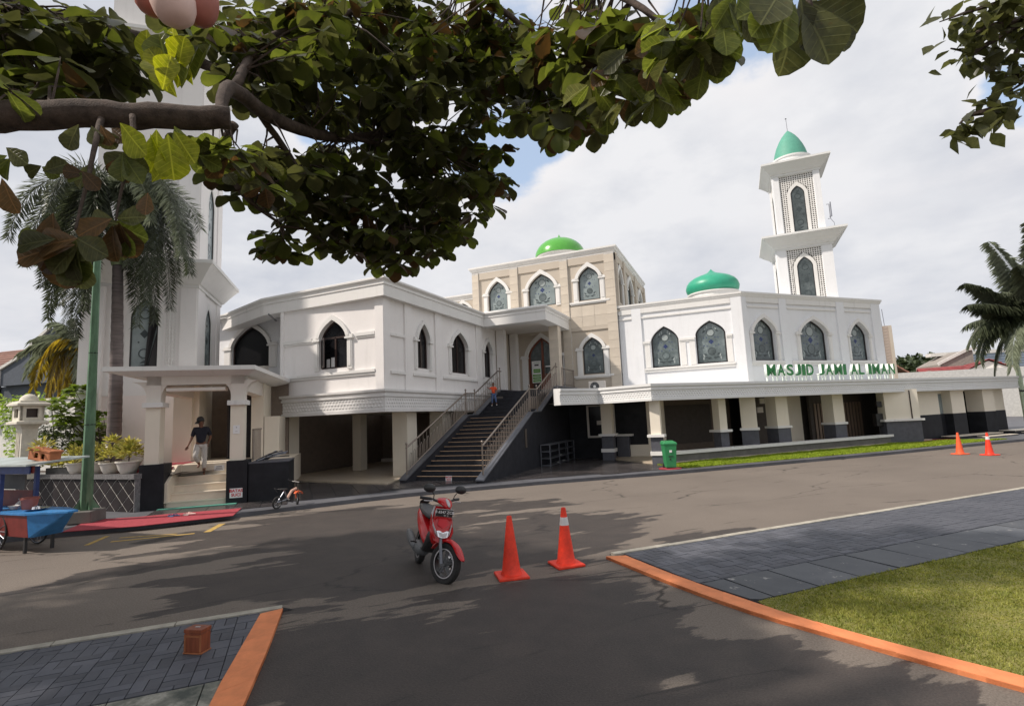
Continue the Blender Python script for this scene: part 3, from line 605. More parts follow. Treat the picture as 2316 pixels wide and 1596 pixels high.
# lawns
lawn_poly = [(p[0], p[1]) for p in [rp(b2s+0.03, -4.31)]]+[p for p in ig_s if RF.inv((p[0], p[1], 0))[1] > -4.3]+[rp(16, 6), rp(44, 6), rp(44, -4.31)]
sheet('lawn', lawn_poly, 0.018, 'lawn_soil')
def in_poly(x, y, poly):
    inside = np.zeros(len(x), bool); n = len(poly); j = n-1
    for i in range(n):
        xi, yi = poly[i]; xj, yj = poly[j]
        cond = ((yi > y) != (yj > y)) & (x < (xj-xi)*(y-yi)/((yj-yi) if abs(yj-yi) > 1e-9 else 1e-9)+xi); inside ^= cond; j = i
    return inside
def grass(name, poly, n, z, h, mat, label, seed, bounds, power=0.0, wid=0.0045):
    r = np.random.default_rng(seed); x0, x1, y0, y1 = bounds
    x = r.uniform(x0, x1, n*4); y = r.uniform(y0, y1, n*4); dist = np.hypot(x, y)
    keep = in_poly(x, y, poly)&(r.uniform(0, 1, len(x)) < np.clip((5.0/np.maximum(dist, 1))**power, 0, 1)); x = x[keep][:n]; y = y[keep][:n]; dist = dist[keep][:n]
    k = len(x); a = r.uniform(0, 2*np.pi, k); clump = 0.65+0.5*np.sin(x*3.1+np.sin(y*2.3)*2)*np.sin(y*2.7+1)+0.2*r.standard_normal(k)
    hh = h*np.clip(clump, 0.35, 1.6); ww = wid*np.maximum(1, dist/5.0)*r.uniform(.7, 1.3, k); lean = r.normal(0, 0.6, (k, 2))*hh[:, None]
    v = np.zeros((k, 3, 3)); v[:, 0] = np.stack([x-np.cos(a)*ww, y-np.sin(a)*ww, np.full(k, z)], 1); v[:, 1] = np.stack([x+np.cos(a)*ww, y+np.sin(a)*ww, np.full(k, z)], 1)
    v[:, 2] = np.stack([x+lean[:, 0], y+lean[:, 1], z+hh], 1)
    me = bpy.data.meshes.new(name); me.vertices.add(k*3); me.vertices.foreach_set('co', v.ravel()); me.loops.add(k*3); me.loops.foreach_set('vertex_index', np.arange(k*3, dtype=np.int32)); me.polygons.add(k)
    me.polygons.foreach_set('loop_start', np.arange(0, k*3, 3, dtype=np.int32)); me.update(calc_edges=True); me.materials.append(MATS[mat])
    link(name, me, None, (0, 0, 0), kind='stuff', label=label, category='grass')
grass('grass', lawn_poly, 420000, 0.018, 0.026, 'grass_blade', 'short yellow green lawn grass behind the curved orange kerb', 3, (-0.5, 13, 3.0, 17.5), 1.6)
lawn2 = [rp(11.75, -14.16), rp(20, -13.68), rp(28.6, -13.64), rp(27.2, -15.2), rp(24.6, -15.75), rp(11.75, -15.75)]
sheet('lawn_strip', lawn2, 0.105, 'lawn_soil', 0.06)
grass('grass', lawn2, 110000, 0.105, 0.045, 'grass_bright', 'strip of bright green grass along the low grey wall', 4, (-3, 12, 18, 32), 0.0, 0.006)
# red carpets and mats, flat sheets on the pavement
def quad_px(pts, z): return [tuple(gz(x, y, z)[:2]) for x, y in pts]
sheet('red_carpet', quad_px([(140, 1203), (206, 1175), (312, 1169), (374, 1163), (546, 1149), (527, 1166), (311, 1190)], 0.10), 0.109, 'red_carpet', 0.012)
sheet('red_paving', quad_px([(2049, 1006), (2049, 999), (2110, 993), (2172, 991), (2120, 1001)], 0.11), 0.112, 'red_carpet', 0.012)
# yellow road lines
def line_px(a, b, w):
    A_, B_ = gz(*a), gz(*b); d = (B_-A_).normalized(); n = Vector((-d.y, d.x, 0))*w/2
    return [tuple((A_+n)[:2]), tuple((B_+n)[:2]), tuple((B_-n)[:2]), tuple((A_-n)[:2])]
for a, b, w in (((195, 1233), (243, 1212), 0.09), ((250, 1225), (440, 1206), 0.10), ((270, 1216), (400, 1207), 0.07), ((468, 1203), (503, 1184), 0.13)):
    sheet('yellow_line', line_px(a, b, w), 0.004, 'yellow_line')
# grate in the kerb gutter
mb = MB()
for i in range(6): mb.fbox(RF, -2.32+i*0.07, -2.28+i*0.07, -13.49, -13.36, 0.0, 0.02)
mb.build('drain_grate', 'black_plastic', None, org=(0, 0, 0), label='small dark drain grate set against the kerb in front of the red carpet', category='drain')

# ================================================================== BUILDING KIT
def surround(parent, fr, sc, zb, w, zs, zt, mat='trim_white', t=0.15, pil=0.2, sill=True, d=0.0, ext=0.0, capx=0.0):
    a = arch(sc, zb, w, zs, zt)[2:]; b = arch(sc, zb, w+2*t, zs, zt+t*1.35)[2:]
    mb = MB(); mb.ring(fr, a, b, d-0.02, d+0.10, closed=False)
    mb.build('arch_hood', mat, parent)
    for sg in (-1, 1):
        x = sc+sg*(w/2+0.02+pil/2); mb = MB()
        if pil > 0: mb.fbox(fr, x-pil/2, x+pil/2, d-0.02, d+0.05, zb-0.05, zs-0.10); mb.fbox(fr, x-pil/2+0.04, x+pil/2-0.04, d, d+0.07, zb+0.05, zs-0.18)
        mb.fbox(fr, x-pil/2-0.06-capx, x+pil/2+0.06+capx, d-0.02, d+0.11, zs-0.10, zs-0.04); mb.fbox(fr, x-pil/2-0.03-capx, x+pil/2+0.03+capx, d-0.02, d+0.08, zs-0.04, zs+0.04)
        mb.build('pilaster', mat, parent)
    if sill:
        mb = MB(); W = w/2+pil+0.10+ext; mb.fbox(fr, sc-W, sc+W, d-0.02, d+0.12, zb-0.14, zb-0.06); mb.fbox(fr, sc-W+.04, sc+W-.04, d-0.02, d+0.08, zb-0.20, zb-0.14); mb.build('sill', mat, parent)
def motifs(parent, fr, sc, zb, w, zs, zt, d):
    mb = MB(); H = zt-zb
    def disc(cx, cz, r0, r1, n=16, mi=0):
        o = [(cx+r1*math.cos(2*math.pi*i/n), cz+r1*math.sin(2*math.pi*i/n)) for i in range(n)]
        if r0 <= 0: mb.prism(fr, o, d, d+0.006, mi)
        else: mb.ring(fr, [(cx+r0*math.cos(2*math.pi*i/n), cz+r0*math.sin(2*math.pi*i/n)) for i in range(n)], o, d, d+0.006, mi)
    def dia(cx, cz, a, b, mi=0): mb.prism(fr, [(cx, cz-b), (cx+a, cz), (cx, cz+b), (cx-a, cz)], d, d+0.006, mi)
    r = w*0.15
    disc(sc, zb+H*0.27, r*0.88, r, mi=0); disc(sc, zb+H*0.27, 0, r*0.85, mi=2); disc(sc, zb+H*0.74, r*0.88, r, mi=0); disc(sc, zb+H*0.74, 0, r*0.85, mi=1)
    cz = zb+H*0.51; q = w*0.05
    for ax, az in ((1, 0), (-1, 0), (0, 1), (0, -1)): dia(sc+ax*q, cz+az*q, q*0.85, q*0.85, 3)
    for sg in (-1, 1):
        for k, (x, z) in enumerate(((0.16, 0.40), (0.27, 0.42), (0.16, 0.62), (0.27, 0.61))): dia(sc+sg*w*x, zb+H*z, w*0.022, w*0.022, 3)
        for k, (x, z, a) in enumerate(((0.24, 0.20, 0.6), (0.30, 0.17, 1.2), (0.20, 0.12, 0.1), (0.32, 0.10, 1.6), (0.24, 0.78, 2.4), (0.20, 0.83, 1.9), (0.10, 0.10, -0.3), (0.12, 0.88, 1.5))):
            cx, cz2 = sc+sg*w*x, zb+H*z; ca, sa = math.cos(a)*sg, math.sin(a); L, T = w*0.085, w*0.028
            mb.prism(fr, [(cx-ca*L, cz2-sa*L), (cx+sa*T, cz2-ca*T), (cx+ca*L, cz2+sa*L), (cx-sa*T, cz2+ca*T)][::(1 if sg > 0 else 1)], d, d+0.006, k % 2)
    mb.build('motif', ['motif_dark', 'motif_pale', 'etched_glass', 'motif_blue'], parent)
def window(parent, fr, sc, zb, w, zs, zt, kind='etched', dep=0.13, fw=0.05, sur=None, name='window', glass=None, fmat=None, mot=True):
    fmat = fmat or ('dark_frame' if kind == 'etched' else 'brown_frame'); glass = glass or ('etched_glass' if kind == 'etched' else 'dark_glass')
    a = arch(sc, zb, w, zs, zt); b = arch(sc, zb+fw, w-2*fw, zs, zt-fw*1.2)
    mb = MB().ring(fr, a, b, -dep, -dep+0.05)
    if kind == 'casement':
        mb.fbox(fr, sc-w/2, sc+w/2, -dep, -dep+0.045, zs-0.03, zs+0.03); mb.fbox(fr, sc-0.03, sc+0.03, -dep, -dep+0.045, zb, zs)
    if kind == 'two': mb.fbox(fr, sc-0.02, sc+0.02, -dep, -dep+0.045, zb, zs+(zt-zs)*.9)
    wo = mb.build(name, fmat, parent)
    MB().prism(fr, b, -dep-0.02, -dep+0.012).build('pane', glass, wo)
    if kind == 'etched' and mot: motifs(wo, fr, sc, zb+fw, w-2*fw, zs, zt-fw, -dep+0.013)
    if sur is not None: surround(wo, fr, sc, zb, w, zs, zt, **sur)
    return wo
def hole(sc, zb, w, zs, zt): return arch(sc, zb, w+0.004, zs, zt)

# ================================================================== MOSQUE: hall over the open parking floor
hall = thing('mosque_hall', 'white two storey hall with pointed arch windows above an open pillared parking floor', 'building', (-12.5, 16, 0.06))
FA = Fr((-10.4, 14.05), 0); FB = Fr((-10.4, 14.05), rad(90)); FX = Fr((-14.73, 15.5), 0)
wa = (-2.02, 3.87, 1.16, 4.93, 5.52); wbs = [(2.36, 3.87, 0.78, 4.92, 5.50), (5.10, 3.86, 1.34, 4.96, 5.54), (7.80, 3.84, 0.78, 5.02, 5.50)]
mb = MB()
mb.panel(FA, [(-4.33, 2.8), (0, 2.8), (0, 6.2), (-4.33, 6.2)], [hole(*wa)], 0, -0.25)
mb.panel(FB, [(0.0, 2.8), (8.75, 2.8), (8.75, 6.2), (0.0, 6.2)], [hole(*w) for w in wbs], 0, -0.25)
mb.box(-14.73, -14.4, 14.06, 16.0, 2.8, 6.2); mb.box(-14.7, -10.65, 22.4, 22.8, 0.06, 6.2)
mb.build('wall', 'white_wall', hall)
xw = (-3.22, 4.42, 2.05, 5.32, 6.12)
MB().panel(FX, [(-7.5, 2.9), (0, 2.9), (0, 6.7), (-7.5, 6.7)], [hole(*xw)], 0, -0.25).build('annex_wall', 'grey_white_wall', hall)
MB().box(-14.3, -10.8, 14.5, 22.3, 3.0, 3.05).build('upper_floor', 'dark_room', hall)
window(hall, FA, *wa, kind='casement', sur=dict(t=0.13, pil=0.20, sill=False))
wi = [window(hall, FB, *w, kind='two', sur=dict(t=0.11, pil=0.16 if w[2] < 1 else 0.20, sill=False)) for w in wbs]
window(hall, FX, *xw, kind='plain', dep=0.1, glass='tinted_glass', sur=dict(t=0.15, pil=0.40, sill=False))
# opened casement leaf and white papers behind the glass of the corner window
c_ = FA.P(-2.02-0.54, -0.05, 0); lf = Fr((c_.x, c_.y), rad(-38))
lo = MB().ring(lf, [(0, 3.92), (0.46, 3.92), (0.46, 4.9), (0, 4.9)], [(0.045, 3.965), (0.415, 3.965), (0.415, 4.855), (0.045, 4.855)], 0, 0.035).build('casement_leaf', 'brown_frame', hall)
MB().fbox(lf, 0.045, 0.415, 0.01, 0.02, 3.965, 4.855).build('pane', 'dark_glass', lo)
MB().fbox(FA, -2.42, -2.28, -0.112, -0.105, 3.93, 4.22).fbox(FA, -2.22, -2.02, -0.112, -0.105, 3.94, 4.26).build('paper', 'white_print', hall)
mb = MB()   # mouldings and pilasters
for s0, s1 in ((-4.23, -2.95), (-1.06, -0.28)):
    mb.fbox(FA, s0, s1, 0, 0.07, 4.86, 4.97); mb.fbox(FA, s0, s1, 0, 0.04, 4.80, 4.86)
mb.fbox(FA, -4.23, -0.28, 0, 0.09, 3.64, 3.73); mb.fbox(FA, -4.23, -0.28, 0, 0.05, 3.56, 3.64)
for s0, s1 in ((0.29, 1.17), (3.65, 3.95), (6.25, 6.61)): mb.fbox(FB, s0, s1, 0, 0.05, 4.84, 4.93) if s0 < 1 else None
for s0, s1 in ((0.33, 1.17), (1.62, 3.16), (3.66, 6.6), (7.12, 8.6)): mb.fbox(FB, s0, s1, 0, 0.07, 3.58, 3.67)
mb.build('moulding', 'trim_white', hall)
for s0, s1, f in ((-0.27, 0.06, FA), (-4.36, -4.22, FA), (-0.02, 0.29, FB), (1.17, 1.6, FB), (3.18, 3.65, FB), (6.62, 7.12, FB)):
    MB().fbox(f, s0, s1, -0.01, 0.063, 2.82, 6.12).build('wall_pilaster', 'white_wall', hall)
bandp = [(-0.4, 2.33), (0.03, 2.33), (0.03, 2.43), (0.0, 2.44), (0.0, 2.80), (0.04, 2.82), (0.04, 2.88), (0.02, 2.89), (0.02, 2.93), (0.08, 2.98), (0.08, 3.05), (-0.4, 3.07)]
MB().sweep([(-16.4, 13.9), (-10.25, 13.9), (-10.25, 22.6)], bandp).build('frieze_band', 'frieze_white', hall)
def relief(path, z0, z1, parent, step=0.13, off=0.0, mat='frieze_white'):
    mb = MB(); h = (z1-z0)/3.0
    for (x0, y0), (x1, y1) in zip(path[:-1], path[1:]):
        L = math.hypot(x1-x0, y1-y0); f = Fr((x0, y0), math.atan2(y1-y0, x1-x0)); n = int(L/step)
        for i in range(n):
            for r in range(3):
                s = (i+0.5+(0.5 if r == 1 else 0))*step; z = z0+h*(r+0.5)
                if s > L-0.04: continue
                a, b = step*0.46, h*0.46; P = f.P
                mb.add([P(s-a, off, z), P(s, off, z-b), P(s+a, off, z), P(s, off, z+b), P(s, off+0.022, z)], [(0, 1, 4), (1, 2, 4), (2, 3, 4), (3, 0, 4)])
    return mb.build('relief', mat, parent, kind='stuff')
relief([(-16.4, 13.9), (-10.25, 13.9), (-10.25, 19.5)], 2.46, 2.79, hall)
fasp = [(-0.55, 6.05), (0.0, 6.05), (0.0, 6.42), (0.03, 6.43), (0.03, 6.47), (0.01, 6.48), (0.01, 6.53), (0.10, 6.60), (0.10, 6.66), (-0.05, 6.72), (-0.55, 6.72)]
MB().sweep([(-19.3, 15.25), (-15.6, 14.0), (-10.17, 13.8), (-10.17, 21.1), (-7.24, 21.1), (-7.24, 24.9)], fasp).build('roof_fascia', 'trim_white', hall)
MB().add([(-20, 15.6, 6.70), (-15.4, 14.2, 6.70), (-10.3, 14.0, 6.70), (-10.3, 25, 6.70), (-20, 25, 6.70)], [(0, 1, 2, 3, 4)]).build('roof', 'trim_white', hall)
MB().box(-10.6, -7.5, 21.35, 24.7, 6.12, 6.2).build('entrance_soffit', 'soffit', hall)
MB().box(-20.5, -15.0, 15.0, 15.7, 6.48, 6.58).box(-20.5, -14.9, 14.95, 15.7, 6.58, 6.63).build('eave', 'trim_white', hall)
# open ground floor
MB().box(-15.75, -10.45, 13.92, 22.6, 2.38, 2.5).build('ceiling', 'soffit', hall)
for x0, x1, y0, y1 in ((-15.4, -14.82, 14.35, 14.95), (-11.28, -10.66, 15.7, 16.3), (-11.3, -10.7, 18.2, 18.8), (-11.2, -10.6, 20.0, 20.6), (-17.3, -16.8, 17.4, 18.1), (-14.6, -14.2, 17.6, 18.0)):
    MB().box(x0, x1, y0, y1, 0.05, 2.42).build('pillar', 'cream_wall', hall)
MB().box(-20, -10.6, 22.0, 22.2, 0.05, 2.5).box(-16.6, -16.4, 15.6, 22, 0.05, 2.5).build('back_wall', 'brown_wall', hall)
MB().box(-13.6, -12.8, 21.9, 21.98, 1.1, 2.0).box(-12.6, -11.8, 21.9, 21.98, 1.15, 2.0).build('notice_board', 'pale_glass', hall)
MB().box(-16.2, -10.7, 21.6, 21.99, 0.05, 0.28).build('ledge', 'soffit', hall)
MB().add([(-15.9, 14.2, 0.14), (-15.36, 14.55, 0.14), (-10.15, 13.8, 0.14), (-10.6, 15.8, 0.14), (-10.6, 22.2, 0.14), (-16.4, 22.2, 0.14), (-15.9, 14.2, 0.05), (-15.36, 14.55, 0.05), (-10.15, 13.8, 0.05), (-10.6, 15.8, 0.05), (-10.6, 22.2, 0.05), (-16.4, 22.2, 0.05)],
         [(0, 1, 2, 3, 4, 5), (0, 6, 7, 1), (1, 7, 8, 2), (2, 8, 9, 3), (3, 9, 10, 4)]).build('floor', 'tan_floor', hall)
MB().tube([FX.P(-0.25, 1.5, 5.78), FX.P(0.15, 2.2, 5.86)], 0.03).build('drain_pipe', 'grey_plastic', hall)

# ================================================================== MOSQUE: beige core with the main door
core = thing('mosque_core', 'tall beige tile clad mosque block with green dome and main entrance door', 'building', (-8, 28, 0.06))
FE = Fr((0, 24.6), 0); FG = Fr((-4.87, 24.6), rad(90))
eb = [(-10.98, 7.42, 1.06, 8.40, 9.02), (-8.57, 7.42, 1.42, 8.36, 9.06), (-6.15, 7.42, 1.04, 8.50, 9.06)]; e4 = (-6.16, 3.86, 1.0, 5.10, 5.60); dr = (-8.72, 3.14, 1.50, 4.95, 5.85)
mb = MB()
mb.panel(FE, [(-12.4, 0.06), (-4.87, 0.06), (-4.87, 9.7), (-12.4, 9.7)], [hole(*w) for w in eb+[e4, dr]], 0, -0.3)
gs = [(0.95, 7.30, 1.1, 8.42, 9.0), (3.6, 7.30, 1.5, 8.40, 9.05), (6.7, 7.30, 1.2, 8.42, 9.0)]
mb.panel(FG, [(0, 0.06), (8.5, 0.06), (8.5, 9.7), (0, 9.7)], [hole(*w) for w in gs], 0, -0.3)
mb.box(-12.4, -12.2, 24.7, 33, 6, 9.7)
mb.build('wall', 'beige_stone', core)
MB().add([(-12.4, 24.7, 9.68), (-4.9, 24.7, 9.68), (-4.9, 33.1, 9.68), (-12.4, 33.1, 9.68)], [(0, 1, 2, 3)]).build('roof', 'trim_white', core)
corp = [(-0.2, 9.55), (0.0, 9.55), (0.03, 9.58), (0.03, 9.66), (0.08, 9.70), (0.12, 9.80), (0.16, 9.82), (0.16, 9.90), (-0.2, 9.92)]
MB().sweep([(-12.4, 33.1), (-12.4, 24.6), (-4.87, 24.6), (-4.87, 33.1)], corp).build('cornice', 'trim_white', core)
for w in eb: window(core, FE, *w, glass='pale_glass' if w[2] > 1.05 or w[0] > -7 else None, sur=dict(t=0.16, pil=0.24, sill=w[0] > -7, ext=0.12))
window(core, FE, *e4, sur=dict(t=0.15, pil=0.26, ext=0.1))
for w in gs: window(core, FG, *w, sur=dict(t=0.15, pil=0.2, sill=False), mot=False)
# raised strips between the windows, clad in tiles
tcache = {}
def clad(fr, s0, s1, z0, z1, d, parent, tw=0.62, th=0.42, budget=[0]):
    cols = max(1, round((s1-s0)/tw)); rows = max(1, round((z1-z0)/th)); w = (s1-s0)/cols; h = (z1-z0)/rows; key = (round(w, 3), round(h, 3), fr.ang)
    if key not in tcache:
        f0 = Fr((0, 0), fr.ang); tcache[key] = MB().fbox(f0, -w/2+0.006, w/2-0.006, -0.02, 0.0, -h/2+0.006, h/2-0.006).mesh('cladding_tile', 'beige_tile')
    for i in range(cols):
        for j in range(rows):
            p = fr.P(s0+w*(i+.5), d+0.012+random.uniform(-.0015, .0015), z0+h*(j+.5))-Vector(wloc(parent)); link('cladding_tile', tcache[key], parent, p)
strips = [(-12.4, -12.02, 6.7, 9.5), (-10.24, -9.80, 6.7, 9.5), (-7.56, -7.16, 3.12, 9.5), (-5.34, -4.86, 2.9, 9.5)]
for s0, s1, z0, z1 in strips:
    MB().fbox(FE, s0, s1, -0.01, 0.09, z0, z1+0.1).build('wall_pilaster', 'grout', core); clad(FE, s0, s1, z0, z1, 0.09, core)
MB().fbox(FE, -7.16, -5.34, -0.01, 0.05, 6.12, 7.15).build('wall_panel', 'grout', core); clad(FE, -7.16, -5.34, 6.12, 7.15, 0.05, core)
for s0, s1 in ((-12.02, -10.24), (-9.80, -7.56), (-7.16, -5.34)): MB().fbox(FE, s0, s1, -0.01, 0.06, 9.22, 9.56).build('beam', 'beige_stone', core)
MB().fbox(FE, -7.16, -5.34, -0.01, 0.06, 5.95, 6.12).build('beam', 'beige_stone', core)
for s0, s1 in ((0.0, 0.3), (1.8, 2.3), (5.0, 5.5), (8.1, 8.5)): MB().fbox(FG, s0, s1, -0.01, 0.12, 6.7, 9.56).build('wall_pilaster', 'beige_stone', core)
MB().fbox(FG, 0, 8.5, 0.0, 0.07, 9.2, 9.56).build('beam', 'beige_stone', core)
# lower part behind the hall roof
FL = Fr((0, 26.4), 0); bw = (-13.95, 7.5, 1.0, 8.1, 8.55)
MB().panel(FL, [(-19, 6.0), (-12.45, 6.0), (-12.45, 8.85), (-19, 8.85)], [hole(*bw)], 0, -0.3).box(-19, -12.45, 26.8, 32, 6, 8.84).build('rear_wall', 'beige_stone', core)
MB().sweep([(-19, 26.4), (-12.45, 26.4)], [(o, z-0.85) for o, z in corp]).build('rear_cornice', 'trim_white', core); window(core, FL, *bw, sur=dict(t=0.14, pil=0.2, sill=False), mot=False)
# entrance recess side walls and pilasters
FS = Fr((-10.36, 22.8), rad(90))
MB().fbox(FS, 0, 1.8, -0.2, 0.0, 3.0, 6.15).build('side_wall', 'beige_stone', core)
MB().box(-10.34, -9.95, 22.75, 23.05, 3.1, 6.14).build('wall_pilaster', 'white_wall', core); MB().fbox(FE, -10.3, -9.95, 0, 0.35, 3.1, 6.14).build('wall_pilaster', 'white_wall', core)
MB().fbox(FE, -9.95, -7.16, 0, 0.06, 5.98, 6.14).build('beam', 'beige_stone', core)
# door
dg = MB().ring(FE, arch(*dr), arch(dr[0], 3.24, 1.30, 4.95, 5.74), -0.16, -0.06).fbox(FE, dr[0]-0.05, dr[0]+0.05, -0.16, -0.05, 3.14, 5.7).fbox(FE, dr[0]-0.7, dr[0]+0.7, -0.15, -0.07, 3.14, 4.05).build('door', 'wood_door', core)
for sg in (-1, 1):
    a = arch(dr[0], 4.05, 1.30, 4.95, 5.74); c = [(max(min(x, 9), -99), z) for x, z in a]
    half = [(x, z) for x, z in a if (x-dr[0])*sg >= -0.001]
    half = ([(dr[0], 4.05)]+half) if sg > 0 else (half[:1]+[(dr[0], 4.05)]+half[1:])
    MB().prism(FE, half, -0.14, -0.10).build('pane', 'etched_glass', dg)
    MB().fbox(FE, dr[0]+sg*0.11-0.015, dr[0]+sg*0.11+0.015, -0.05, 0.0, 3.95, 4.45).build('handle', 'steel', dg)
    MB().fbox(FE, dr[0]+sg*0.38-0.2, dr[0]+sg*0.38+0.2, -0.07, -0.05, 3.3, 3.9).build('door_panel', 'wood_door', dg)
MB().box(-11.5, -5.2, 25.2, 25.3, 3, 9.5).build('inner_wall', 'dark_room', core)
surround(core, FE, *dr, t=0.17, pil=0.3, sill=False)
MB().fbox(FE, -7.86, -7.58, 0, 0.05, 3.1, 4.85).fbox(FE, -7.92, -7.56, 0, 0.09, 4.85, 5.0).build('wall_pilaster', 'trim_white', core)
# porch column by the stairs
MB().box(-7.74, -7.32, 22.9, 23.32, 3.1, 6.15).build('column', 'beige_stone', core)
tc2 = MB().box(-0.214, 0.214, -0.012, 0, -0.19, 0.19).mesh('cladding_tile', 'beige_tile'); tc3 = MB().box(0, 0.012, -0.22, 0.22, -0.19, 0.19).mesh('cladding_tile', 'beige_tile')
for k in range(8):
    wl = Vector(wloc(core)); link('cladding_tile', tc2, core, Vector((-7.53, 22.899, 3.3+k*0.385))-wl); link('cladding_tile', tc3, core, Vector((-7.319, 23.11, 3.3+k*0.385))-wl)
# dome
def dome(parent, c, r, H, mat, tip=0.25, n=28, drum=1.2, onion=False, drum_mat='trim_white'):
    if onion:
        pr = [(r*0.86, 0), (r*0.97, 0.12*H), (r, 0.26*H), (r*0.96, 0.40*H), (r*0.86, 0.53*H), (r*0.70, 0.635*H), (r*0.50, 0.715*H), (r*0.31, 0.78*H), (r*0.16, 0.845*H), (r*0.065, 0.92*H), (0.0, H)]
    else: pr = [(r*math.cos(t), (H-tip)*math.sin(t)) for t in [i*math.pi/2/9 for i in range(9)]]+[(r*0.08, H-tip*0.8), (r*0.03, H-tip*0.4), (0.0, H)]
    d_ = MB().lathe(pr, c, n).build('dome', mat, parent, smooth=True)
    MB().lathe([(r*0.9, -drum), (r*0.9, -0.06), (r*0.97, -0.05), (r*0.97, 0.0)], c, n).build('drum', drum_mat, parent, smooth=True)
    return d_
c = pd(1267, 583, 29); dome(core, (c.x, c.y, 10.55), 1.36, 1.28, 'green_dome', drum=0.9)

# ================================================================== MOSQUE: chamfered prayer wing
wing = thing('prayer_wing', 'white chamfered prayer wing with five etched pointed windows and teal onion dome', 'building', (0, 28, 0.06))
FW = Fr((0.45, 24.7), 0); FC = Fr((0.45, 24.7), rad(45))
ww = [(-3.30, 3.92, 1.22, 5.16, 5.80), (-1.34, 3.95, 1.24, 5.28, 5.84)]; wc = [(1.17, 3.95, 1.32, 5.22, 5.84), (4.21, 3.95, 1.76, 5.22, 5.84), (7.24, 3.95, 1.30, 5.18, 5.82)]
mb = MB(); mb.panel(FW, [(-5.3, 2.5), (0, 2.5), (0, 6.9), (-5.3, 6.9)], [hole(*w) for w in ww], 0, -0.3); mb.panel(FC, [(0, 2.5), (8.9, 2.5), (8.9, 6.9), (0, 6.9)], [hole(*w) for w in wc], 0, -0.3)
FD = Fr(FC.P(8.9, 0, 0)[:2], rad(135)); mb.panel(FD, [(0, 2.5), (6, 2.5), (6, 6.9), (0, 6.9)], [], 0, -0.3); mb.build('wall', 'grey_white_wall', wing)
for w in ww: window(wing, FW, *w, dep=0.2, fw=0.06)
for w in wc: window(wing, FC, *w, dep=0.2, fw=0.06, sur=dict(t=0.13, pil=0.17 if w[2] < 1.5 else 0.22, sill=False))
mb = MB()
for f, a, b in ((FW, -4.26, -2.62-1.32), (FW, -2.66, -2.0), (FW, -0.70, -0.45)): mb.fbox(f, a, b, 0, 0.07, 5.06, 5.16); mb.fbox(f, a, b, 0, 0.04, 4.99, 5.06)
mb.fbox(FW, -4.26, -0.42, 0, 0.10, 3.84, 3.92); mb.fbox(FW, -4.26, -0.42, 0, 0.06, 3.74, 3.84)
for a, b in ((0.26, 2.16), (2.62, 5.83), (6.37, 8.28)): mb.fbox(FC, a, b, 0, 0.10, 3.83, 3.93); mb.fbox(FC, a, b, 0, 0.06, 3.73, 3.83); mb.fbox(FC, a+.03, b-.03, 0, 0.05, 6.28, 6.36); mb.fbox(FC, a, b, 0, 0.065, 6.50, 6.75)
mb.fbox(FW, -4.26, -0.42, 0, 0.05, 6.25, 6.33); mb.fbox(FW, -5.3, -4.7, 0, 0.05, 6.25, 6.33); mb.fbox(FW, -5.3, -0.42, 0, 0.065, 6.50, 6.75)
for x in (-4.08, -2.52, -2.12, -0.60): mb.fbox(FW, x-0.12, x+0.12, 0, 0.03, 3.95, 4.97)
mb.build('moulding', 'trim_white', wing)
for f, a, b in ((FW, -4.69, -4.27), (FW, -0.41, 0.02), (FC, -0.02, 0.25), (FC, 2.17, 2.61), (FC, 5.84, 6.36), (FC, 8.29, 8.92)): MB().fbox(f, a, b, -0.01, 0.068, 2.6, 6.76).build('wall_pilaster', 'grey_white_wall', wing)
wcp = [(-0.2, 6.74), (0.075, 6.74), (0.10, 6.78), (0.10, 6.82), (0.14, 6.86), (0.14, 6.94), (-0.2, 6.97)]
ce = FC.P(8.9, 0, 0); cf = FD.P(6, 0, 0)
MB().sweep([(-4.87, 24.7), (0.45, 24.7), (ce.x, ce.y), (cf.x, cf.y)], wcp).build('cornice', 'trim_white', wing)
MB().add([(-4.87, 24.7, 6.9), (0.45, 24.7, 6.9), (ce.x, ce.y, 6.9), (cf.x, cf.y, 6.9), (-4.87, 36, 6.9)], [(0, 1, 2, 3, 4)]).build('roof', 'canopy_white', wing)
c = pd(1612, 660, 28); dome(wing, (c.x, c.y, 7.95), 1.34, 1.36, 'teal_dome', onion=True, drum=1.1)

# ================================================================== ARCADE with its canopy, columns and low wall
arc = thing('arcade', 'long white canopy with patterned fascia carried on cream and charcoal columns', 'arcade', (2, 25, 0.06))
cp = [(-5.95, 18.45), (-4.92, 20.03), (-2.80, 19.1), (13.5, 35.4), (12.4, 36.5)]
canp = [(-0.35, 2.34), (0.03, 2.34), (0.03, 2.43), (0.0, 2.44), (0.0, 2.70), (0.04, 2.72), (0.04, 2.76), (0.015, 2.77), (0.015, 2.81), (0.07, 2.85), (0.07, 2.94), (-0.35, 2.95)]
MB().sweep(cp, canp).build('fascia', 'canopy_white', arc)
relief(cp[:4], 2.455, 2.69, arc, 0.12, 0.0, 'canopy_white')
top = [(-5.9, 18.6), (-4.92, 20.2), (-2.84, 19.35), (13.2, 35.4), (9, 40), (-6.8, 24.6), (-6.95, 20)]
mb = MB(); n = len(top); mb.add([(x, y, 2.93) for x, y in top]+[(x, y, 2.44) for x, y in top], [tuple(t) for t in tessellate_polygon([[Vector((x, y, 0)) for x, y in top]])]+[tuple(n+i for i in t) for t in tessellate_polygon([[Vector((x, y, 0)) for x, y in top]])])
mb.build('canopy_slab', 'canopy_white', arc)
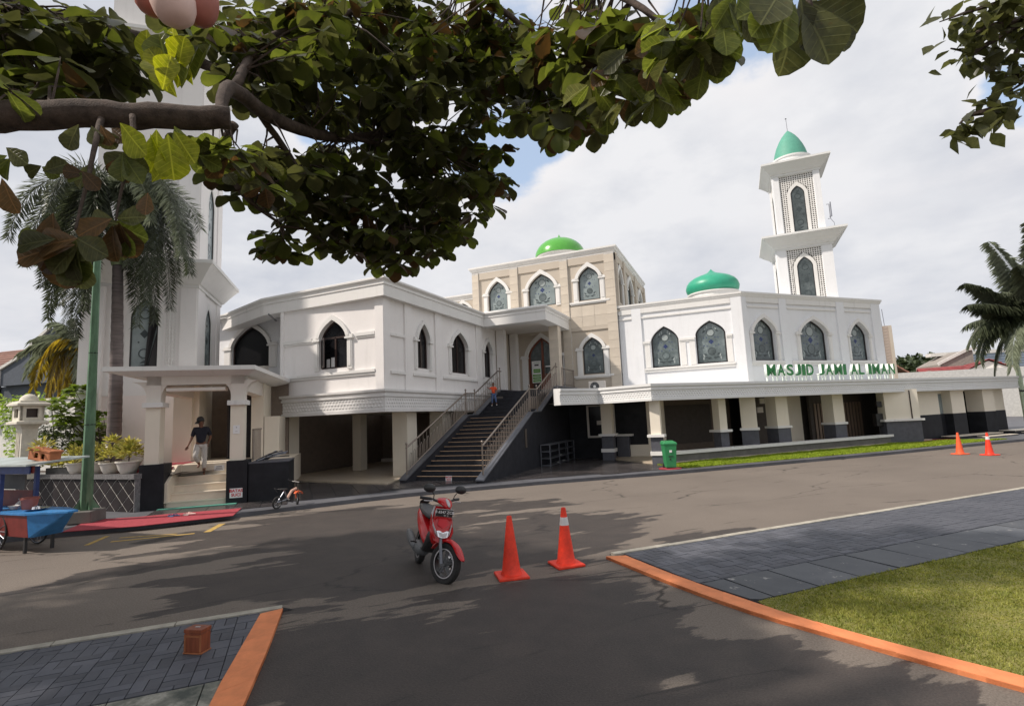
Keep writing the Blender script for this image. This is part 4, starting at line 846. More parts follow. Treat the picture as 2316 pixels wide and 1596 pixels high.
def column(fr, s0, s1, d0, d1, ledge=(1.06, 1.15), collar=None, lz=2.45, ext=0.12):
    MB().fbox(fr, s0, s1, d0, d1, ledge[1], lz).build('column_shaft', 'cream_wall', arc)
    MB().fbox(fr, s0-0.02, s1+0.02, d0-0.02, d1+0.02, 0.06, ledge[0]).build('column_base', 'charcoal_paint', arc)
    MB().fbox(fr, s0-ext, s1+ext, d0-ext, d1+ext, ledge[0], ledge[1]).build('ledge', 'trim_white', arc)
    if collar: MB().fbox(fr, s0-0.06, s1+0.06, d0-0.06, d1+0.06, *collar).build('collar', 'trim_white', arc)
F0 = Fr((0, 0), 0); F45 = RF
column(F0, -5.22, -4.80, -21.92, -21.5, collar=(0.42, 0.56)); column(F0, -2.97, -2.62, -19.86, -19.5, collar=(0.42, 0.56))
def c45(cx, cy, w=0.36, ext=0.12): s, d, _ = RF.inv((cx, cy, 0)); column(F45, s-w/2, s+w/2, d-w/2, d+w/2, ext=ext)
c45(-0.74, 22.42)
column(F0, 0.02, 0.60, -23.75, -23.2, ext=0.07)
for cx in (1.80, 4.15): column(F45, RF.inv((cx, cx+22.6, 0))[0]-0.36, RF.inv((cx, cx+22.6, 0))[0]+0.30, -16.75, -16.22, ext=0.07)
column(F45, 25.0, 25.5, -16.4, -15.9, ext=0.07) if False else None
# wide end panel, side wall, doors of the far end
PW = Fr((5.95, 28.35), rad(22))
MB().fbox(PW, 0, 1.5, -0.5, 0.0, 1.15, 2.45).build('end_wall', 'cream_wall', arc); MB().fbox(PW, -0.02, 1.52, -0.5, 0.01, 0.06, 1.06).build('end_wall_base', 'charcoal_paint', arc); MB().fbox(PW, -0.15, 1.62, -0.55, 0.10, 1.06, 1.15).build('ledge', 'trim_white', arc)
MB().fbox(PW, 1.12, 1.16, 0, 0.03, 1.15, 2.4).build('drain_pipe', 'brown_frame', arc)
SB = Fr((0, 0), rad(45)); y0 = -16.35
def blk(s0, s1, d0, d1, split=1.24, z1=2.45, nm='wall_panel'):
    MB().fbox(SB, s0, s1, d0, d1, split, z1).build(nm, 'cream_wall', arc); MB().fbox(SB, s0-0.01, s1+0.01, d0, d1+0.01, 0.06, split).build('black_dado', 'black_paint', arc)
sA0 = RF.inv((9.41, 31.81, 0))[0]; sA1 = RF.inv((10.1, 32.5, 0))[0]; sB0 = RF.inv((11.2, 33.6, 0))[0]; sB1 = RF.inv((12.0, 34.4, 0))[0]; sE = RF.inv((13.1, 35.5, 0))[0]
s7 = RF.inv((6.95, 29.35, 0))[0]
blk(s7+0.05, sA0-0.75, -16.6, -16.0); blk(sA0-0.05, sA1, -16.6, -15.85, nm='column_shaft'); blk(sB0, sB1-0.2, -16.6, -15.85, nm='column_shaft'); blk(sB1+0.28, sE, -17.2, -16.3)
MB().fbox(SB, sA0-0.75, sA0-0.05, -16.7, -16.25, 1.24, 2.2).build('window', 'pale_glass', arc); MB().fbox(SB, sA0-0.75, sA0-0.05, -16.7, -16.2, 0.06, 1.24).build('black_dado', 'black_paint', arc); MB().fbox(SB, sA0-0.75, sA0-0.05, -16.7, -16.2, 2.2, 2.45).build('wall_panel', 'cream_wall', arc)
MB().fbox(SB, sA1, sB0, -17.3, -17.15, 0.1, 2.3).build('doorway', 'dark_frame', arc)
for a, b in ((sA1+0.1, sA1+0.55), (sA1+0.85, sB0-0.15)): MB().fbox(SB, a, b, -17.14, -17.08, 0.25, 2.1).build('door', 'pale_glass', arc)
MB().fbox(SB, sA1+0.6, sA1+0.78, -17.1, -17.0, 1.0, 2.4).build('jamb', 'cream_wall', arc); MB().fbox(SB, sB1-0.2, sB1+0.28, -17.2, -17.1, 0.1, 2.4).build('window', 'dark_glass', arc)
MB().fbox(SB, sA1, sB1, -17.2, -16.6, 2.3, 2.45).build('lintel', 'cream_wall', arc)
for k, (a, b, d0, d1, z) in enumerate(((sA0-1.2, sA1+1.6, -15.85, -15.25, 0.20), (sA0+0.4, sB0+0.2, -15.25, -14.75, 0.12), (sB0+0.9, sE+2, -15.9, -15.2, 0.24), (sB1+0.3, sE+2, -15.2, -14.8, 0.14))):
    st = MB().fbox(SB, a, b, d0, d1, 0.05, z).build('step', 'black_paint', arc); MB().fbox(SB, a, b, d0, d1, z+0.002, z+0.03).build('tread', 'step_cream', st)
# interior back walls
BW = Fr(rp(0, -19.4), rad(45))
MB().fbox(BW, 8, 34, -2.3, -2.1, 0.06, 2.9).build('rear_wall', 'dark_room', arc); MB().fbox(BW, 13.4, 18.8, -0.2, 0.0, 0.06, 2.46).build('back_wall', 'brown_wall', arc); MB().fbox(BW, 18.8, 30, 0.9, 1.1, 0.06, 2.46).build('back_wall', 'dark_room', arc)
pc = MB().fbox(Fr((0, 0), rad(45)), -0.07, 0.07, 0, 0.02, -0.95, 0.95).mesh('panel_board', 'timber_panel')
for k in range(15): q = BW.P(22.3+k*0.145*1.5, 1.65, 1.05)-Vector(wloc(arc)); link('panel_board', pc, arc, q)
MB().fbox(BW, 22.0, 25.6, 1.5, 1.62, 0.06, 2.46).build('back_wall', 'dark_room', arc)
MB().fbox(BW, 20.6, 21.6, 1.3, 1.5, 0.06, 2.44).build('pillar', 'cream_wall', arc)
for a, b, z0, z1 in ((14.5, 17.6, 0.5, 2.2),): MB().fbox(BW, a, b, 0.0, 0.05, z0, z1).build('wall_panel', 'dark_room', arc)
for a, z in ((19.3, 1.7), (19.9, 1.3), (20.1, 2.0), (19.5, 2.1)): MB().fbox(BW, a, a+0.35, 1.1, 1.15, z, z+0.25).build('paper', 'soffit', arc)
MB().box(-7.0, -3.6, 22.9, 23.1, 0.06, 2.46).build('black_wall', 'black_paint', arc)
fm = MB().ring(F0, [(-6.18, 0.95), (-4.95, 0.95), (-4.95, 2.35), (-6.18, 2.35)], [(-6.09, 1.04), (-5.0, 1.04), (-5.0, 2.30), (-6.09, 2.30)], -22.9, -22.84).build('window', 'soffit', arc)
MB().fbox(F0, -6.09, -5.0, -22.88, -22.87, 1.04, 2.30).build('pane', 'dark_glass', fm)
MB().fbox(F0, -5.75, -5.52, -22.868, -22.86, 1.5, 1.68).build('notice', 'soffit', fm)
MB().box(-3.6, -2.9, 22.8, 23.1, 0.06, 2.46).box(-4.9, -3.6, 22.75, 22.9, 0.06, 0.62).build('cream_return', 'cream_wall', arc)
MB().box(-4.85, -4.35, 22.5, 22.85, 0.06, 1.0).build('column_base', 'charcoal_paint', arc); MB().box(-4.95, -4.2, 22.45, 22.87, 1.0, 1.08).build('ledge', 'trim_white', arc)
MB().add([(-5.3, 22.3, 0.15), (-2.75, 19.55, 0.15), (8, 30.2, 0.15), (6, 34, 0.15), (-5.3, 25, 0.15), (-5.3, 22.3, 0.05), (-2.75, 19.55, 0.05), (8, 30.2, 0.05)], [(0, 1, 2, 3, 4), (0, 5, 6, 1), (1, 6, 7, 2)]).build('floor', 'tan_floor', arc)
# low wall in front of the columns
lw = thing('low_wall', 'long low grey wall with white coping in front of the arcade columns', 'wall', (2, 24.6, 0.06))
MB().fbox(RF, 11.95, 24.75, -16.05, -15.80, 0.05, 0.40).build('wall_body', 'plinth_grey', lw)
for i in range(8): MB().fbox(RF, 11.93+i*1.605, 11.93+(i+1)*1.605-0.006, -16.10, -15.74, 0.40, 0.50).build('coping', 'trim_white', lw)

# ================================================================== STAIRS
st = thing('staircase', 'black outdoor staircase with pale nosings and steel railings up to the main door', 'staircase', (-8.5, 18, 0.085))
XL, XR = -9.75, -7.30
def zst(y):
    if y < 14.85: return 0.06
    return 2.0 if y > 18.7 else 0.143*(int((y-14.85)/0.2965)+1)
tl = MB().box(0, XR-XL, 0, 0.31, -0.143, 0.0).mesh('step', 'stair_black'); tn = MB().box(0.0, XR-XL, -0.012, 0.055, 0.0, 0.012).mesh('nosing', 'nosing')
o0 = Vector(wloc(st))
for i in range(14):
    y = 14.85+i*0.2965; z = 0.085+0.1375*(i+1)
    s_ = link('step', tl, st, Vector((XL, y, z))-o0); link('nosing', tn, s_, (0, 0, 0))
for i in range(7):
    y = 19.55+i*0.30; z = 2.01+0.158*(i+1); s_ = link('step', tl, st, Vector((XL, y, z))-o0)
MB().box(XL, XR, 18.9, 19.6, 1.85, 2.01).build('landing', 'stair_black', st); MB().box(-10.3, -7.05, 21.55, 24.6, 3.0, 3.116).build('landing', 'stair_black', st)
side = [(14.25, 0.06), (14.25, 0.18), (18.55, 2.12), (19.40, 2.14), (21.75, 3.20), (24.6, 3.22), (24.6, 0.06)]
for x0, x1 in ((-7.30, -7.05), (-9.99, -9.75)):
    fs = Fr((x1, 0), rad(90)); MB().prism(fs, [(a, b) for a, b in side][::-1][::-1] if True else side, -(x1-x0), 0).build('side_wall', 'stair_black', st)
    cap_ = [(14.22, 0.17), (14.22, 0.21), (18.54, 2.16), (19.40, 2.18), (21.75, 3.24), (24.6, 3.26), (24.6, 3.22), (21.76, 3.20), (19.42, 2.14), (18.56, 2.12)]
    MB().prism(fs, cap_, -(x1-x0)-0.015, 0.015).build('coping', 'grey_metal', st)
MB().box(-7.04, -7.02, 17.6, 17.75, 0.9, 1.55).build('handle_bar', 'steel', st)
def wtop(y):
    pts = side[1:6]
    for (a, b), (c, d) in zip(pts[:-1], pts[1:]):
        if a <= y <= c: return b+(d-b)*(y-a)/(c-a)+0.04
    return pts[0][1]
for x in (-7.18, -9.87):
    R_ = MB().tube([(x, 14.45, wtop(14.45)+0.84), (x, 18.56, 2.16+0.84), (x, 19.40, 2.18+0.84), (x, 21.75, 3.24+0.84), (x, 22.1, 3.25+0.84)], 0.028, 8).tube([(x, 14.45, wtop(14.45)+0.10), (x, 18.56, 2.26), (x, 19.4, 2.28), (x, 21.75, 3.34)], 0.018, 6).build('railing', 'steel', st, smooth=True)
    for y in (14.47, 18.6, 19.38, 21.95):
        MB().tube([(x, y, wtop(y)-0.02), (x, y, wtop(y)+0.92)], 0.026, 8).lathe([(0.0, -0.045), (0.035, -0.02), (0.04, 0.01), (0.03, 0.04), (0, 0.06)], (x, y, wtop(y)+0.96), 8).build('post', 'steel', R_, smooth=True)
    y = 14.66
    while y < 21.8:
        w = 0.105; z0 = wtop(y)+0.10; z1 = wtop(min(y+w, 24.5))+0.10; zt = wtop(y+w/2)+0.56; pts = [(x, y, z0), (x, y, zt-0.06), (x, y+w*0.2, zt-0.01), (x, y+w/2, zt+0.01), (x, y+w*0.8, zt-0.01), (x, y+w, zt-0.06), (x, y+w, z1)]
        MB().tube(pts, 0.010, 4, cap=False).tube([(x, y+w+0.055, wtop(y+w+.05)+0.1), (x, y+w+0.055, wtop(y+w+.05)+0.83)], 0.008, 4, cap=False).build('baluster', 'steel', R_)
        y += 0.215
R_ = MB().tube([(-7.12, 22.6, 4.05), (-7.12, 24.45, 4.05)], 0.025, 8).tube([(-7.12, 22.6, 3.35), (-7.12, 24.45, 3.35)], 0.015, 6).build('railing', 'steel', st, smooth=True)
for y in (22.6, 24.4): MB().tube([(-7.12, y, 3.24), (-7.12, y, 4.1)], 0.025, 8).build('post', 'steel', R_)
for k in range(9): MB().tube([(-7.12, 22.75+k*0.19, 3.35), (-7.12, 22.75+k*0.19, 4.05)], 0.009, 4).build('baluster', 'steel', R_)

# ================================================================== MINARETS
def lattice(fr, s0, s1, z0, z1, d, parent, win, cell=0.105, mat='trim_white'):
    """pierced screen round an arched window: white bars over a dark backing"""
    a = arch(*win)
    MB().panel(fr, [(s0, z0), (s1, z0), (s1, z1), (s0, z1)], [a], d-0.05, d-0.06).build('screen_back', 'dark_frame', parent)
    mb = MB(); nx = max(2, round((s1-s0)/cell)); nz = round((z1-z0)/cell); cx = (s1-s0)/nx; cz = (z1-z0)/nz; sc, zb, w, zs, zt = win
    def inside(s, z):
        if z > zt or abs(s-sc) > w/2: return False
        if z < zs: return True
        aa = w/2; h = zt-zs; R = (aa*aa+h*h)/(2*aa); return math.hypot(abs(s-sc)-(aa-R), z-zs) < R
    for i in range(nx):
        for j in range(nz):
            s, z = s0+cx*(i+.5), z0+cz*(j+.5)
            if inside(s, z) and inside(s+cx*.5*(1 if s < sc else -1), z): continue
            big = (i % 3 == 1 and j % 3 == 1); tk = 0.20 if big else 0.30
            P_ = lambda u, v: (s+u*cx/2, z+v*cz/2)
            o = [P_(-1, -1), P_(1, -1), P_(1, 1), P_(-1, 1)]; q = 1-tk*1.25
            inn = [P_(-q, -q), P_(q, -q), P_(q, q), P_(-q, q)] if not big else [P_(0, -q), P_(q, 0), P_(0, q), P_(-q, 0)]
            b = len(mb.v); mb.v += [tuple(fr.P(x, d, y)) for x, y in o+inn]+[tuple(fr.P(x, d-0.04, y)) for x, y in inn]
            for k in range(4): k2 = (k+1) % 4; mb.f += [(b+k, b+k2, b+4+k2, b+4+k), (b+4+k, b+4+k2, b+8+k2, b+8+k)]; mb.m += [0, 0]
    mb.build('lattice_screen', mat, parent, kind='stuff')
mn = thing('minaret', 'tall square white minaret with mint pointed cap and pierced screens rising behind the prayer wing', 'minaret', (3.8, 31.2, 6.9))
cxm, cym = 3.72, 31.25
# lower stage, upper stage: body, corner posts, windows on front and left side
def stage(parent, c, hw, ang, z0, z1, faces, scr, win, mat='grey_white_wall', glass=None, scr_on=True):
    for k in range(4):
        a = ang+k*math.pi/2; ca, sa = math.cos(a), math.sin(a); o = (c[0]-hw*ca+hw*sa, c[1]-hw*sa-hw*ca); f = Fr(o, a)
        W_ = 2*hw; outer = [(0, z0), (W_, z0), (W_, z1), (0, z1)]
        if k in faces:
            s0, s1, b0, b1 = scr; sc, zb, w, zs, zt = win
            MB().panel(f, outer, [[(s0, b0), (s1, b0), (s1, b1), (s0, b1)]] if scr_on else [arch(sc, zb-0.05, w+0.3, zs, zt+0.2)], 0, -0.07).build('wall', mat, parent)
            if scr_on: lattice(f, s0, s1, b0, b1, -0.03, parent, (sc, zb, w+0.3, zs, zt+0.2))
            wo = MB().ring(f, arch(sc, zb-0.05, w, zs, zt), arch(sc, zb-0.05, w+0.32, zs, zt+0.22), -0.06, 0.0).build('window', 'trim_white', parent)
            MB().ring(f, arch(sc, zb, w, zs, zt), arch(sc, zb+.03, w-0.07, zs, zt-0.04), -0.07, -0.02).build('frame', 'dark_frame', wo)
            MB().prism(f, arch(sc, zb, w-0.03, zs, zt-0.02), -0.09, -0.05).build('pane', glass or 'etched_glass', wo)
            H = zt-zb; mo = MB(); 
            for (zz, r) in ((0.22, 0.16), (0.78, 0.16)):
                n_ = 14; mo.ring(f, [(sc+r*.8*math.cos(2*math.pi*i/n_), zb+H*zz+r*.8*math.sin(2*math.pi*i/n_)) for i in range(n_)], [(sc+r*math.cos(2*math.pi*i/n_), zb+H*zz+r*math.sin(2*math.pi*i/n_)) for i in range(n_)], -0.05, -0.042)
            mo.prism(f, [(sc, zb+H*.5-.15), (sc+.13, zb+H*.5), (sc, zb+H*.5+.15), (sc-.13, zb+H*.5)], -0.05, -0.042)
            for zz in (0.38, 0.62):
                for sg in (-1, 1): mo.prism(f, [(sc+sg*.16, zb+H*zz-.035), (sc+sg*.16+.035, zb+H*zz), (sc+sg*.16, zb+H*zz+.035), (sc+sg*.16-.035, zb+H*zz)], -0.05, -0.042)
            for zz, a2 in ((0.1, .6), (0.13, 2.3), (0.05, 0), (0.88, 1), (0.9, 2.2)):
                mo.prism(f, [(sc-.15*math.cos(a2), zb+H*zz-.1*math.sin(a2)), (sc+.03, zb+H*zz-.03), (sc+.15*math.cos(a2), zb+H*zz+.1*math.sin(a2)), (sc-.03, zb+H*zz+.03)], -0.05, -0.042)
            mo.build('motif', 'motif_dark', wo)
            for a_, b_ in ((0, s0-0.02), (s1+0.02, W_)): MB().fbox(f, a_, b_, 0, 0.04, z0, z1).build('corner_post', mat, parent)
        else:
            MB().panel(f, outer, [], 0, -0.07).build('wall', mat, parent)
stage(mn, (cxm, cym), 1.25, 0, 6.6, 9.9, (0, 3), (0.46, 2.02, 7.0, 9.85), (1.22, 7.0, 0.72, 8.95, 9.42))
stage(mn, (cxm+.02, cym), 1.08, 0, 10.3, 13.9, (0, 3), (0.30, 1.86, 10.62, 13.85), (1.08, 10.75, 0.64, 12.85, 13.25))
def flare(z, hw, o, h, lip=0.10, up=0.0): return [(hw, z), (hw+0.07, z), (hw+0.07, z+0.10), (hw+0.12, z+0.12), (hw+0.2, z+0.24), (hw+o*0.62, z+h*0.62), (hw+o, z+h), (hw+o+0.03, z+h), (hw+o+0.03, z+h+lip), (hw*0.5, z+h+lip+0.05)]
MB().sqlathe(flare(9.86, 1.25, 0.62, 0.62), (cxm, cym), 0).build('cornice', 'canopy_white', mn)
MB().sqlathe(flare(13.88, 1.08, 0.48, 0.55), (cxm+.02, cym), 0).build('cornice', 'canopy_white', mn)
MB().sqlathe([(1.0, 14.55), (1.0, 14.72), (0.95, 14.74), (0.95, 14.80)], (cxm+.02, cym), 0).lathe([(0.93, 14.8), (0.93, 14.98), (0.98, 15.0), (0.98, 15.08), (0.85, 15.1)], (cxm+.02, cym, 0), 28).build('cap_base', 'canopy_white', mn, smooth=True)
cap = MB().lathe([(0.84, 0), (0.82, 0.16), (0.755, 0.46), (0.65, 0.78), (0.51, 1.08), (0.34, 1.36), (0.16, 1.58), (0.0, 1.74)], (cxm+.02, cym, 15.08), 28).build('cap', 'mint_dome', mn, smooth=True)
MB().tube([(cxm+.02, cym, 16.65), (cxm+.0, cym, 17.5)], 0.018, 6).lathe([(0, -.05), (.05, 0), (0, .05)], (cxm, cym, 17.5), 8).build('finial', 'grey_metal', cap)
ant = MB().tube([(4.95, 30.1, 11.95), (5.06, 30.1, 11.95), (5.06, 30.1, 11.2), (4.95, 30.1, 11.2)], 0.02, 5).tube([(5.03, 30.1, 11.3), (5.12, 30.1, 11.3), (5.12, 30.1, 12.05)], 0.03, 5).tube([(5.06, 30.1, 11.2), (5.2, 30.1, 10.95), (5.2, 30.1, 10.7), (5.0, 30.1, 10.55)], 0.012, 5)
ant.build('antenna', 'grey_metal', None, label='small grey antenna bracket on the right edge of the minaret', category='antenna', org=(4.95, 30.1, 10.6))

LA = math.atan2(.633, .774)
mn2 = thing('minaret', 'broad white minaret beside the porch, partly hidden by the palm and big tree leaves', 'minaret', (-17.3, 12.1, 0.06))
hw2 = 1.5; l1 = Vector((math.cos(LA), math.sin(LA), 0)); l2 = Vector((-math.sin(LA), math.cos(LA), 0)); N0 = Vector((-16.4, 12.0, 0)); C2 = N0-l1*hw2+l2*hw2
FM = Fr(tuple((N0-l1*3.0)[:2]), LA)
stage(mn2, C2[:2], hw2, LA, 3.2, 6.9, (0, 1), (0.85, 2.5, 3.35, 6.6), (1.5, 4.05, 0.78, 5.75, 6.35), mat='white_wall', glass='pale_glass', scr_on=False)
lattice(FM, 2.14, 2.42, 3.3, 6.6, 0.03, mn2, (1.5, 3.4, 0.01, 3.5, 3.6))
lattice(Fr(tuple(N0[:2]), LA+math.pi/2), 0.30, 0.62, 3.3, 6.6, 0.03, mn2, (1.5, 3.4, 0.01, 3.5, 3.6))
MB().fbox(FM, 0.0, 3.0, -3.0, 0.0, 0.06, 3.2).build('base_wall', 'pink_wall', mn2)
MB().fbox(FM, -0.18, 0.42, -3, 0.22, 0.06, 6.7).build('buttress', 'white_wall', mn2)
MB().sqlathe(flare(6.75, hw2, 0.55, 0.72, 0.12), C2[:2], LA).build('cornice', 'trim_white', mn2)
stage(mn2, C2[:2], hw2, LA, 7.4, 14.9, (0, 1), (0.85, 2.35, 7.9, 14.3), (1.55, 8.0, 0.8, 10.2, 10.9), mat='white_wall', glass='pale_glass', scr_on=False)
lattice(FM, 1.98, 2.32, 8.0, 11.5, 0.03, mn2, (1.5, 3.4, 0.01, 3.5, 3.6))
MB().sqlathe(flare(14.8, hw2, 0.55, 0.72, 0.12), C2[:2], LA).build('cornice', 'trim_white', mn2)
MB().sqlathe([(hw2*.9, 15.6), (hw2*.9, 20)], C2[:2], LA).build('shaft', 'white_wall', mn2)

# ================================================================== PORCH with cream steps
po = thing('porch', 'flat roofed cream porch on two square columns above five pale steps', 'porch', (-13.4, 10.5, 0.06))
FP = Fr((-13.78, 8.7), LA); P_ = FP.P
MB().fbox(FP, -0.02, 0.52, -0.62, 0.0, 0.05, 1.20).build('pedestal', 'black_paint', po); MB().fbox(FP, 1.93, 2.42, -0.60, 0.0, 0.05, 1.18).build('pedestal', 'black_paint', po)
for s0, s1 in ((0.06, 0.38), (1.99, 2.31)):
    cs = MB().fbox(FP, s0, s1, -0.42, -0.06, 1.18, 2.62).build('column', 'cream_wall', po)
    MB().fbox(FP, s0-0.07, s1+0.07, -0.49, 0.01, 2.62, 2.74).build('capital', 'trim_white', cs)
    MB().fbox(FP, s0, s1, -0.42, -0.06, 2.74, 3.42).build('neck', 'soffit', cs)
    for sg in (1, -1):   # curved bracket
        x = s1 if sg > 0 else s0; pts = [(x, 2.85)]+[(x+sg*0.34*(1-math.cos(t)), 2.85+0.42*math.sin(t)) for t in [i*math.pi/10 for i in range(1, 6)]]+[(x, 3.27)]
        MB().prism(FP, pts if sg > 0 else pts[::-1], -0.40, -0.08).build('bracket', 'soffit', cs)
MB().fbox(FP, 0.06, 2.31, -0.42, -0.06, 3.18, 3.42).fbox(FP, 0.5, 1.85, -0.40, -0.04, 3.02, 3.10).build('beam', 'soffit', po)
MB().fbox(FP, 2.0, 2.3, -3.6, -0.42, 3.0, 3.42).fbox(FP, 0.06, 0.36, -3.6, -0.42, 3.0, 3.42).build('side_beam', 'soffit', po)
rf = MB(); a = [P_(-0.78, 0.32, 0), P_(2.62, 0.32, 0), P_(3.0, -5.2, 0), P_(-0.78, -3.2, 0)]; b = [P_(-0.05, -0.0, 0), P_(2.42, -0.0, 0), P_(2.5, -5.0, 0), P_(-0.05, -3.2, 0)]
rf.hexa([Vector((p.x, p.y, 3.52)) for p in a]+[Vector((p.x, p.y, 3.63)) for p in a]); rf.hexa([Vector((p.x, p.y, 3.40)) for p in b]+[Vector((p.x, p.y, 3.519)) for p in a]); rf.build('roof', 'trim_white', po)
MB().fbox(FP, -0.5, 0.5, -2.9, -0.7, 0.95, 1.079).build('side_floor', 'red_carpet', po); MB().fbox(FP, 0.5, 3.3, -4.5, -1.22, 0.3, 1.08).build('floor', 'step_cream', po)
zz = [0.06, 0.25, 0.42, 0.60, 0.80]
for i, z in enumerate([0.25, 0.42, 0.60, 0.80]):
    s_ = MB().fbox(FP, 0.52, 1.93, -1.4, -0.10-0.28*i, zz[i], z-0.03).build('step', 'step_cream', po)
    MB().fbox(FP, 0.52, 1.93, -1.4, -0.08-0.28*i, z-0.03, z).build('tread', 'step_cream', s_)
MB().prism(Fr(P_(0.52, 0, 0)[:2], LA+math.pi/2), [(0.1, 0.06), (1.3, 0.06), (1.3, 1.10), (0.9, 1.10), (0.1, 0.70)], -0.10, 0.06).build('side_wall', 'step_cream', po)
MB().fbox(FP, 0.3, 2.9, -4.7, -4.5, 1.0, 3.5).build('back_wall', 'brown_wall', po)
MB().fbox(FP, -0.15, 0.35, -4.5, -2.9, 1.08, 3.45).build('jamb', 'cream_wall', po); MB().fbox(FP, 0.35, 0.52, -4.5, -3.0, 1.08, 3.45).build('jamb_return', 'cream_wall', po)
MB().fbox(FP, 1.22, 1.98, -4.5, -3.4, 1.09, 2.78).build('door', 'black_paint', po); MB().fbox(FP, 1.98, 2.34, -4.5, -3.0, 1.08, 3.45).build('rear_pillar', 'cream_wall', po)
MB().fbox(FP, 1.24, 1.26, -3.4, -3.38, 1.1, 2.75).build('door_edge', 'brown_frame', po)
MB().fbox(FP, 2.36, 2.80, -4.8, -3.0, 0.05, 2.35).build('side_block', 'cream_wall', po)
MB().fbox(FP, 0.45, 2.2, 0.02, 0.20, 0.09, 0.118).build('green_step_mat', 'green_mat', po)
R_ = MB().tube([P_(2.36, -1.1, 1.95), P_(2.36, -2.4, 1.97)], 0.03, 6).build('railing', 'steel', po)
for k in range(7): MB().tube([P_(2.36, -1.15-k*0.2, 1.1), P_(2.36, -1.15-k*0.2, 1.95)], 0.013 if k else 0.03, 5).build('baluster', 'steel', R_)
bx = thing('black_parapet', 'low black painted wall to the right of the porch steps', 'wall', tuple(P_(2.9, -0.3, 0.06)))
MB().fbox(FP, 2.44, 3.42, -1.3, -0.06, 0.05, 1.07).build('wall_body', 'black_paint', bx); MB().fbox(FP, 2.43, 3.43, -1.31, -0.05, 1.07, 1.10).build('coping', 'charcoal_paint', bx)
sc_ = thing('scrap_pile', 'dark heap of bent metal frames lying on the black wall by the porch', 'scrap', tuple(P_(2.9, -0.5, 1.1)))
for k in range(9):
    a = Vector(P_(2.5+random.random()*.3, -0.3-random.random()*.5, 1.12)); b = Vector(P_(2.95+random.random()*.45, -0.3-random.random()*.6, 1.16+random.random()*.20)); MB().tube([a, (a+b)/2+Vector((0, 0, .04)), b], 0.016, 5).build('metal_bar', 'grey_metal' if k % 3 else 'black_plastic', sc_)

# planter wall with diamond tiles
pw = thing('planter_wall', 'low dark planter wall with diamond tile pattern behind the green pole', 'wall', (-15.5, 8.8, 0.06))
FPW = Fr((-13.76, 8.6), 0)
MB().fbox(FPW, -0.02, 0.004, -0.3, 0.014, 0.05, 0.88).build('end_stone', 'granite', pw); MB().fbox(FPW, -5.2, -0.02, -0.3, 0.0, 0.05, 0.88).build('wall_body', 'grout', pw)
MB().fbox(FPW, -5.3, 0.02, -0.42, 0.06, 0.88, 1.0).build('coping', 'granite', pw)
MB().add([(-22, 8.9, 0.9), (-13.6, 8.9, 0.9), (-13.2, 12.5, 0.9), (-22, 12.5, 0.9)], [(0, 1, 2, 3)]).build('soil', 'soil', pw)
for i in range(-12, 2):
    for j in range(-1, 6):
        cs_, cz_ = i*.47+(.235 if j % 2 else 0), 0.06+j*.205
        poly = clip_poly([(cs_, cz_-.205+.019), (cs_+.235-.022, cz_), (cs_, cz_+.205-.019), (cs_-.235+.022, cz_)], [(-5.2, 0.06), (-0.02, 0.06), (-0.02, 0.87), (-5.2, 0.87)])
        if len(poly) >= 3 and area(poly) > 0.004: MB().prism(FPW, poly, 0.0, 0.012+random.uniform(0, .002)).build('tile', 'wall_tile', pw)

# ================================================================== STREET FURNITURE AND SMALL THINGS
def camxy(right, fwd): return (math.cos(YAW)*right-math.sin(YAW)*fwd, math.sin(YAW)*right+math.cos(YAW)*fwd)
def place(o, p, rz=0.0, tilt=None):
    o.location = p; o.rotation_euler = (tilt or (0, 0, rz))
# traffic cones
def make_cone(label, h=0.72, band=False, mat='cone_orange', bandz=(0.70, 0.84)):
    t = thing('traffic_cone', label, 'traffic cone')
    b = bevel(MB().sqlathe([(0.185, 0), (0.190, 0.01), (0.190, 0.028), (0.182, 0.036)], (0, 0), 0).build('base', mat, t), 0.012)
    r = lambda z: 0.125-(0.125-0.030)*(z/h)
    MB().lathe([(0.136, 0.03), (0.128, 0.05), (r(0.08), 0.08), (r(h*.3), h*.3), (r(h*.6), h*.6), (r(h), h), (0.024, h+0.003), (0.022, h-0.06)], (0, 0, 0), 32).build('cone_body', mat, t, smooth=True)
    if band: MB().lathe([(r(h*bandz[0])+.003, h*bandz[0]), (r(h*bandz[1])+.003, h*bandz[1])], (0, 0, 0), 32).build('reflective_band', 'reflective', t, smooth=True)
    return t
def gpt(x, y, z=0.0): return gz(x, y, z)
g = 'traffic cones on the road'
for (x, y, h, bnd, mt, lab, rz) in ((1157, 1303, .73, False, 'cone_orange', 'plain bright orange traffic cone standing nearest the red scooter', 0.62), (1281, 1277, .735, True, 'cone_orange', 'bright orange traffic cone with white band standing on the driveway', 0.72),
        (2172, 1027, .75, False, 'cone_faded', 'faded orange plain traffic cone far down the road by the lawn strip', 0.5), (2239, 1029, .75, True, 'cone_orange', 'small distant red cone with white band near the far doors', 0.5)):
    c = make_cone(lab, h, bnd, mt); place(c, gpt(x, y), rz); c['group'] = g
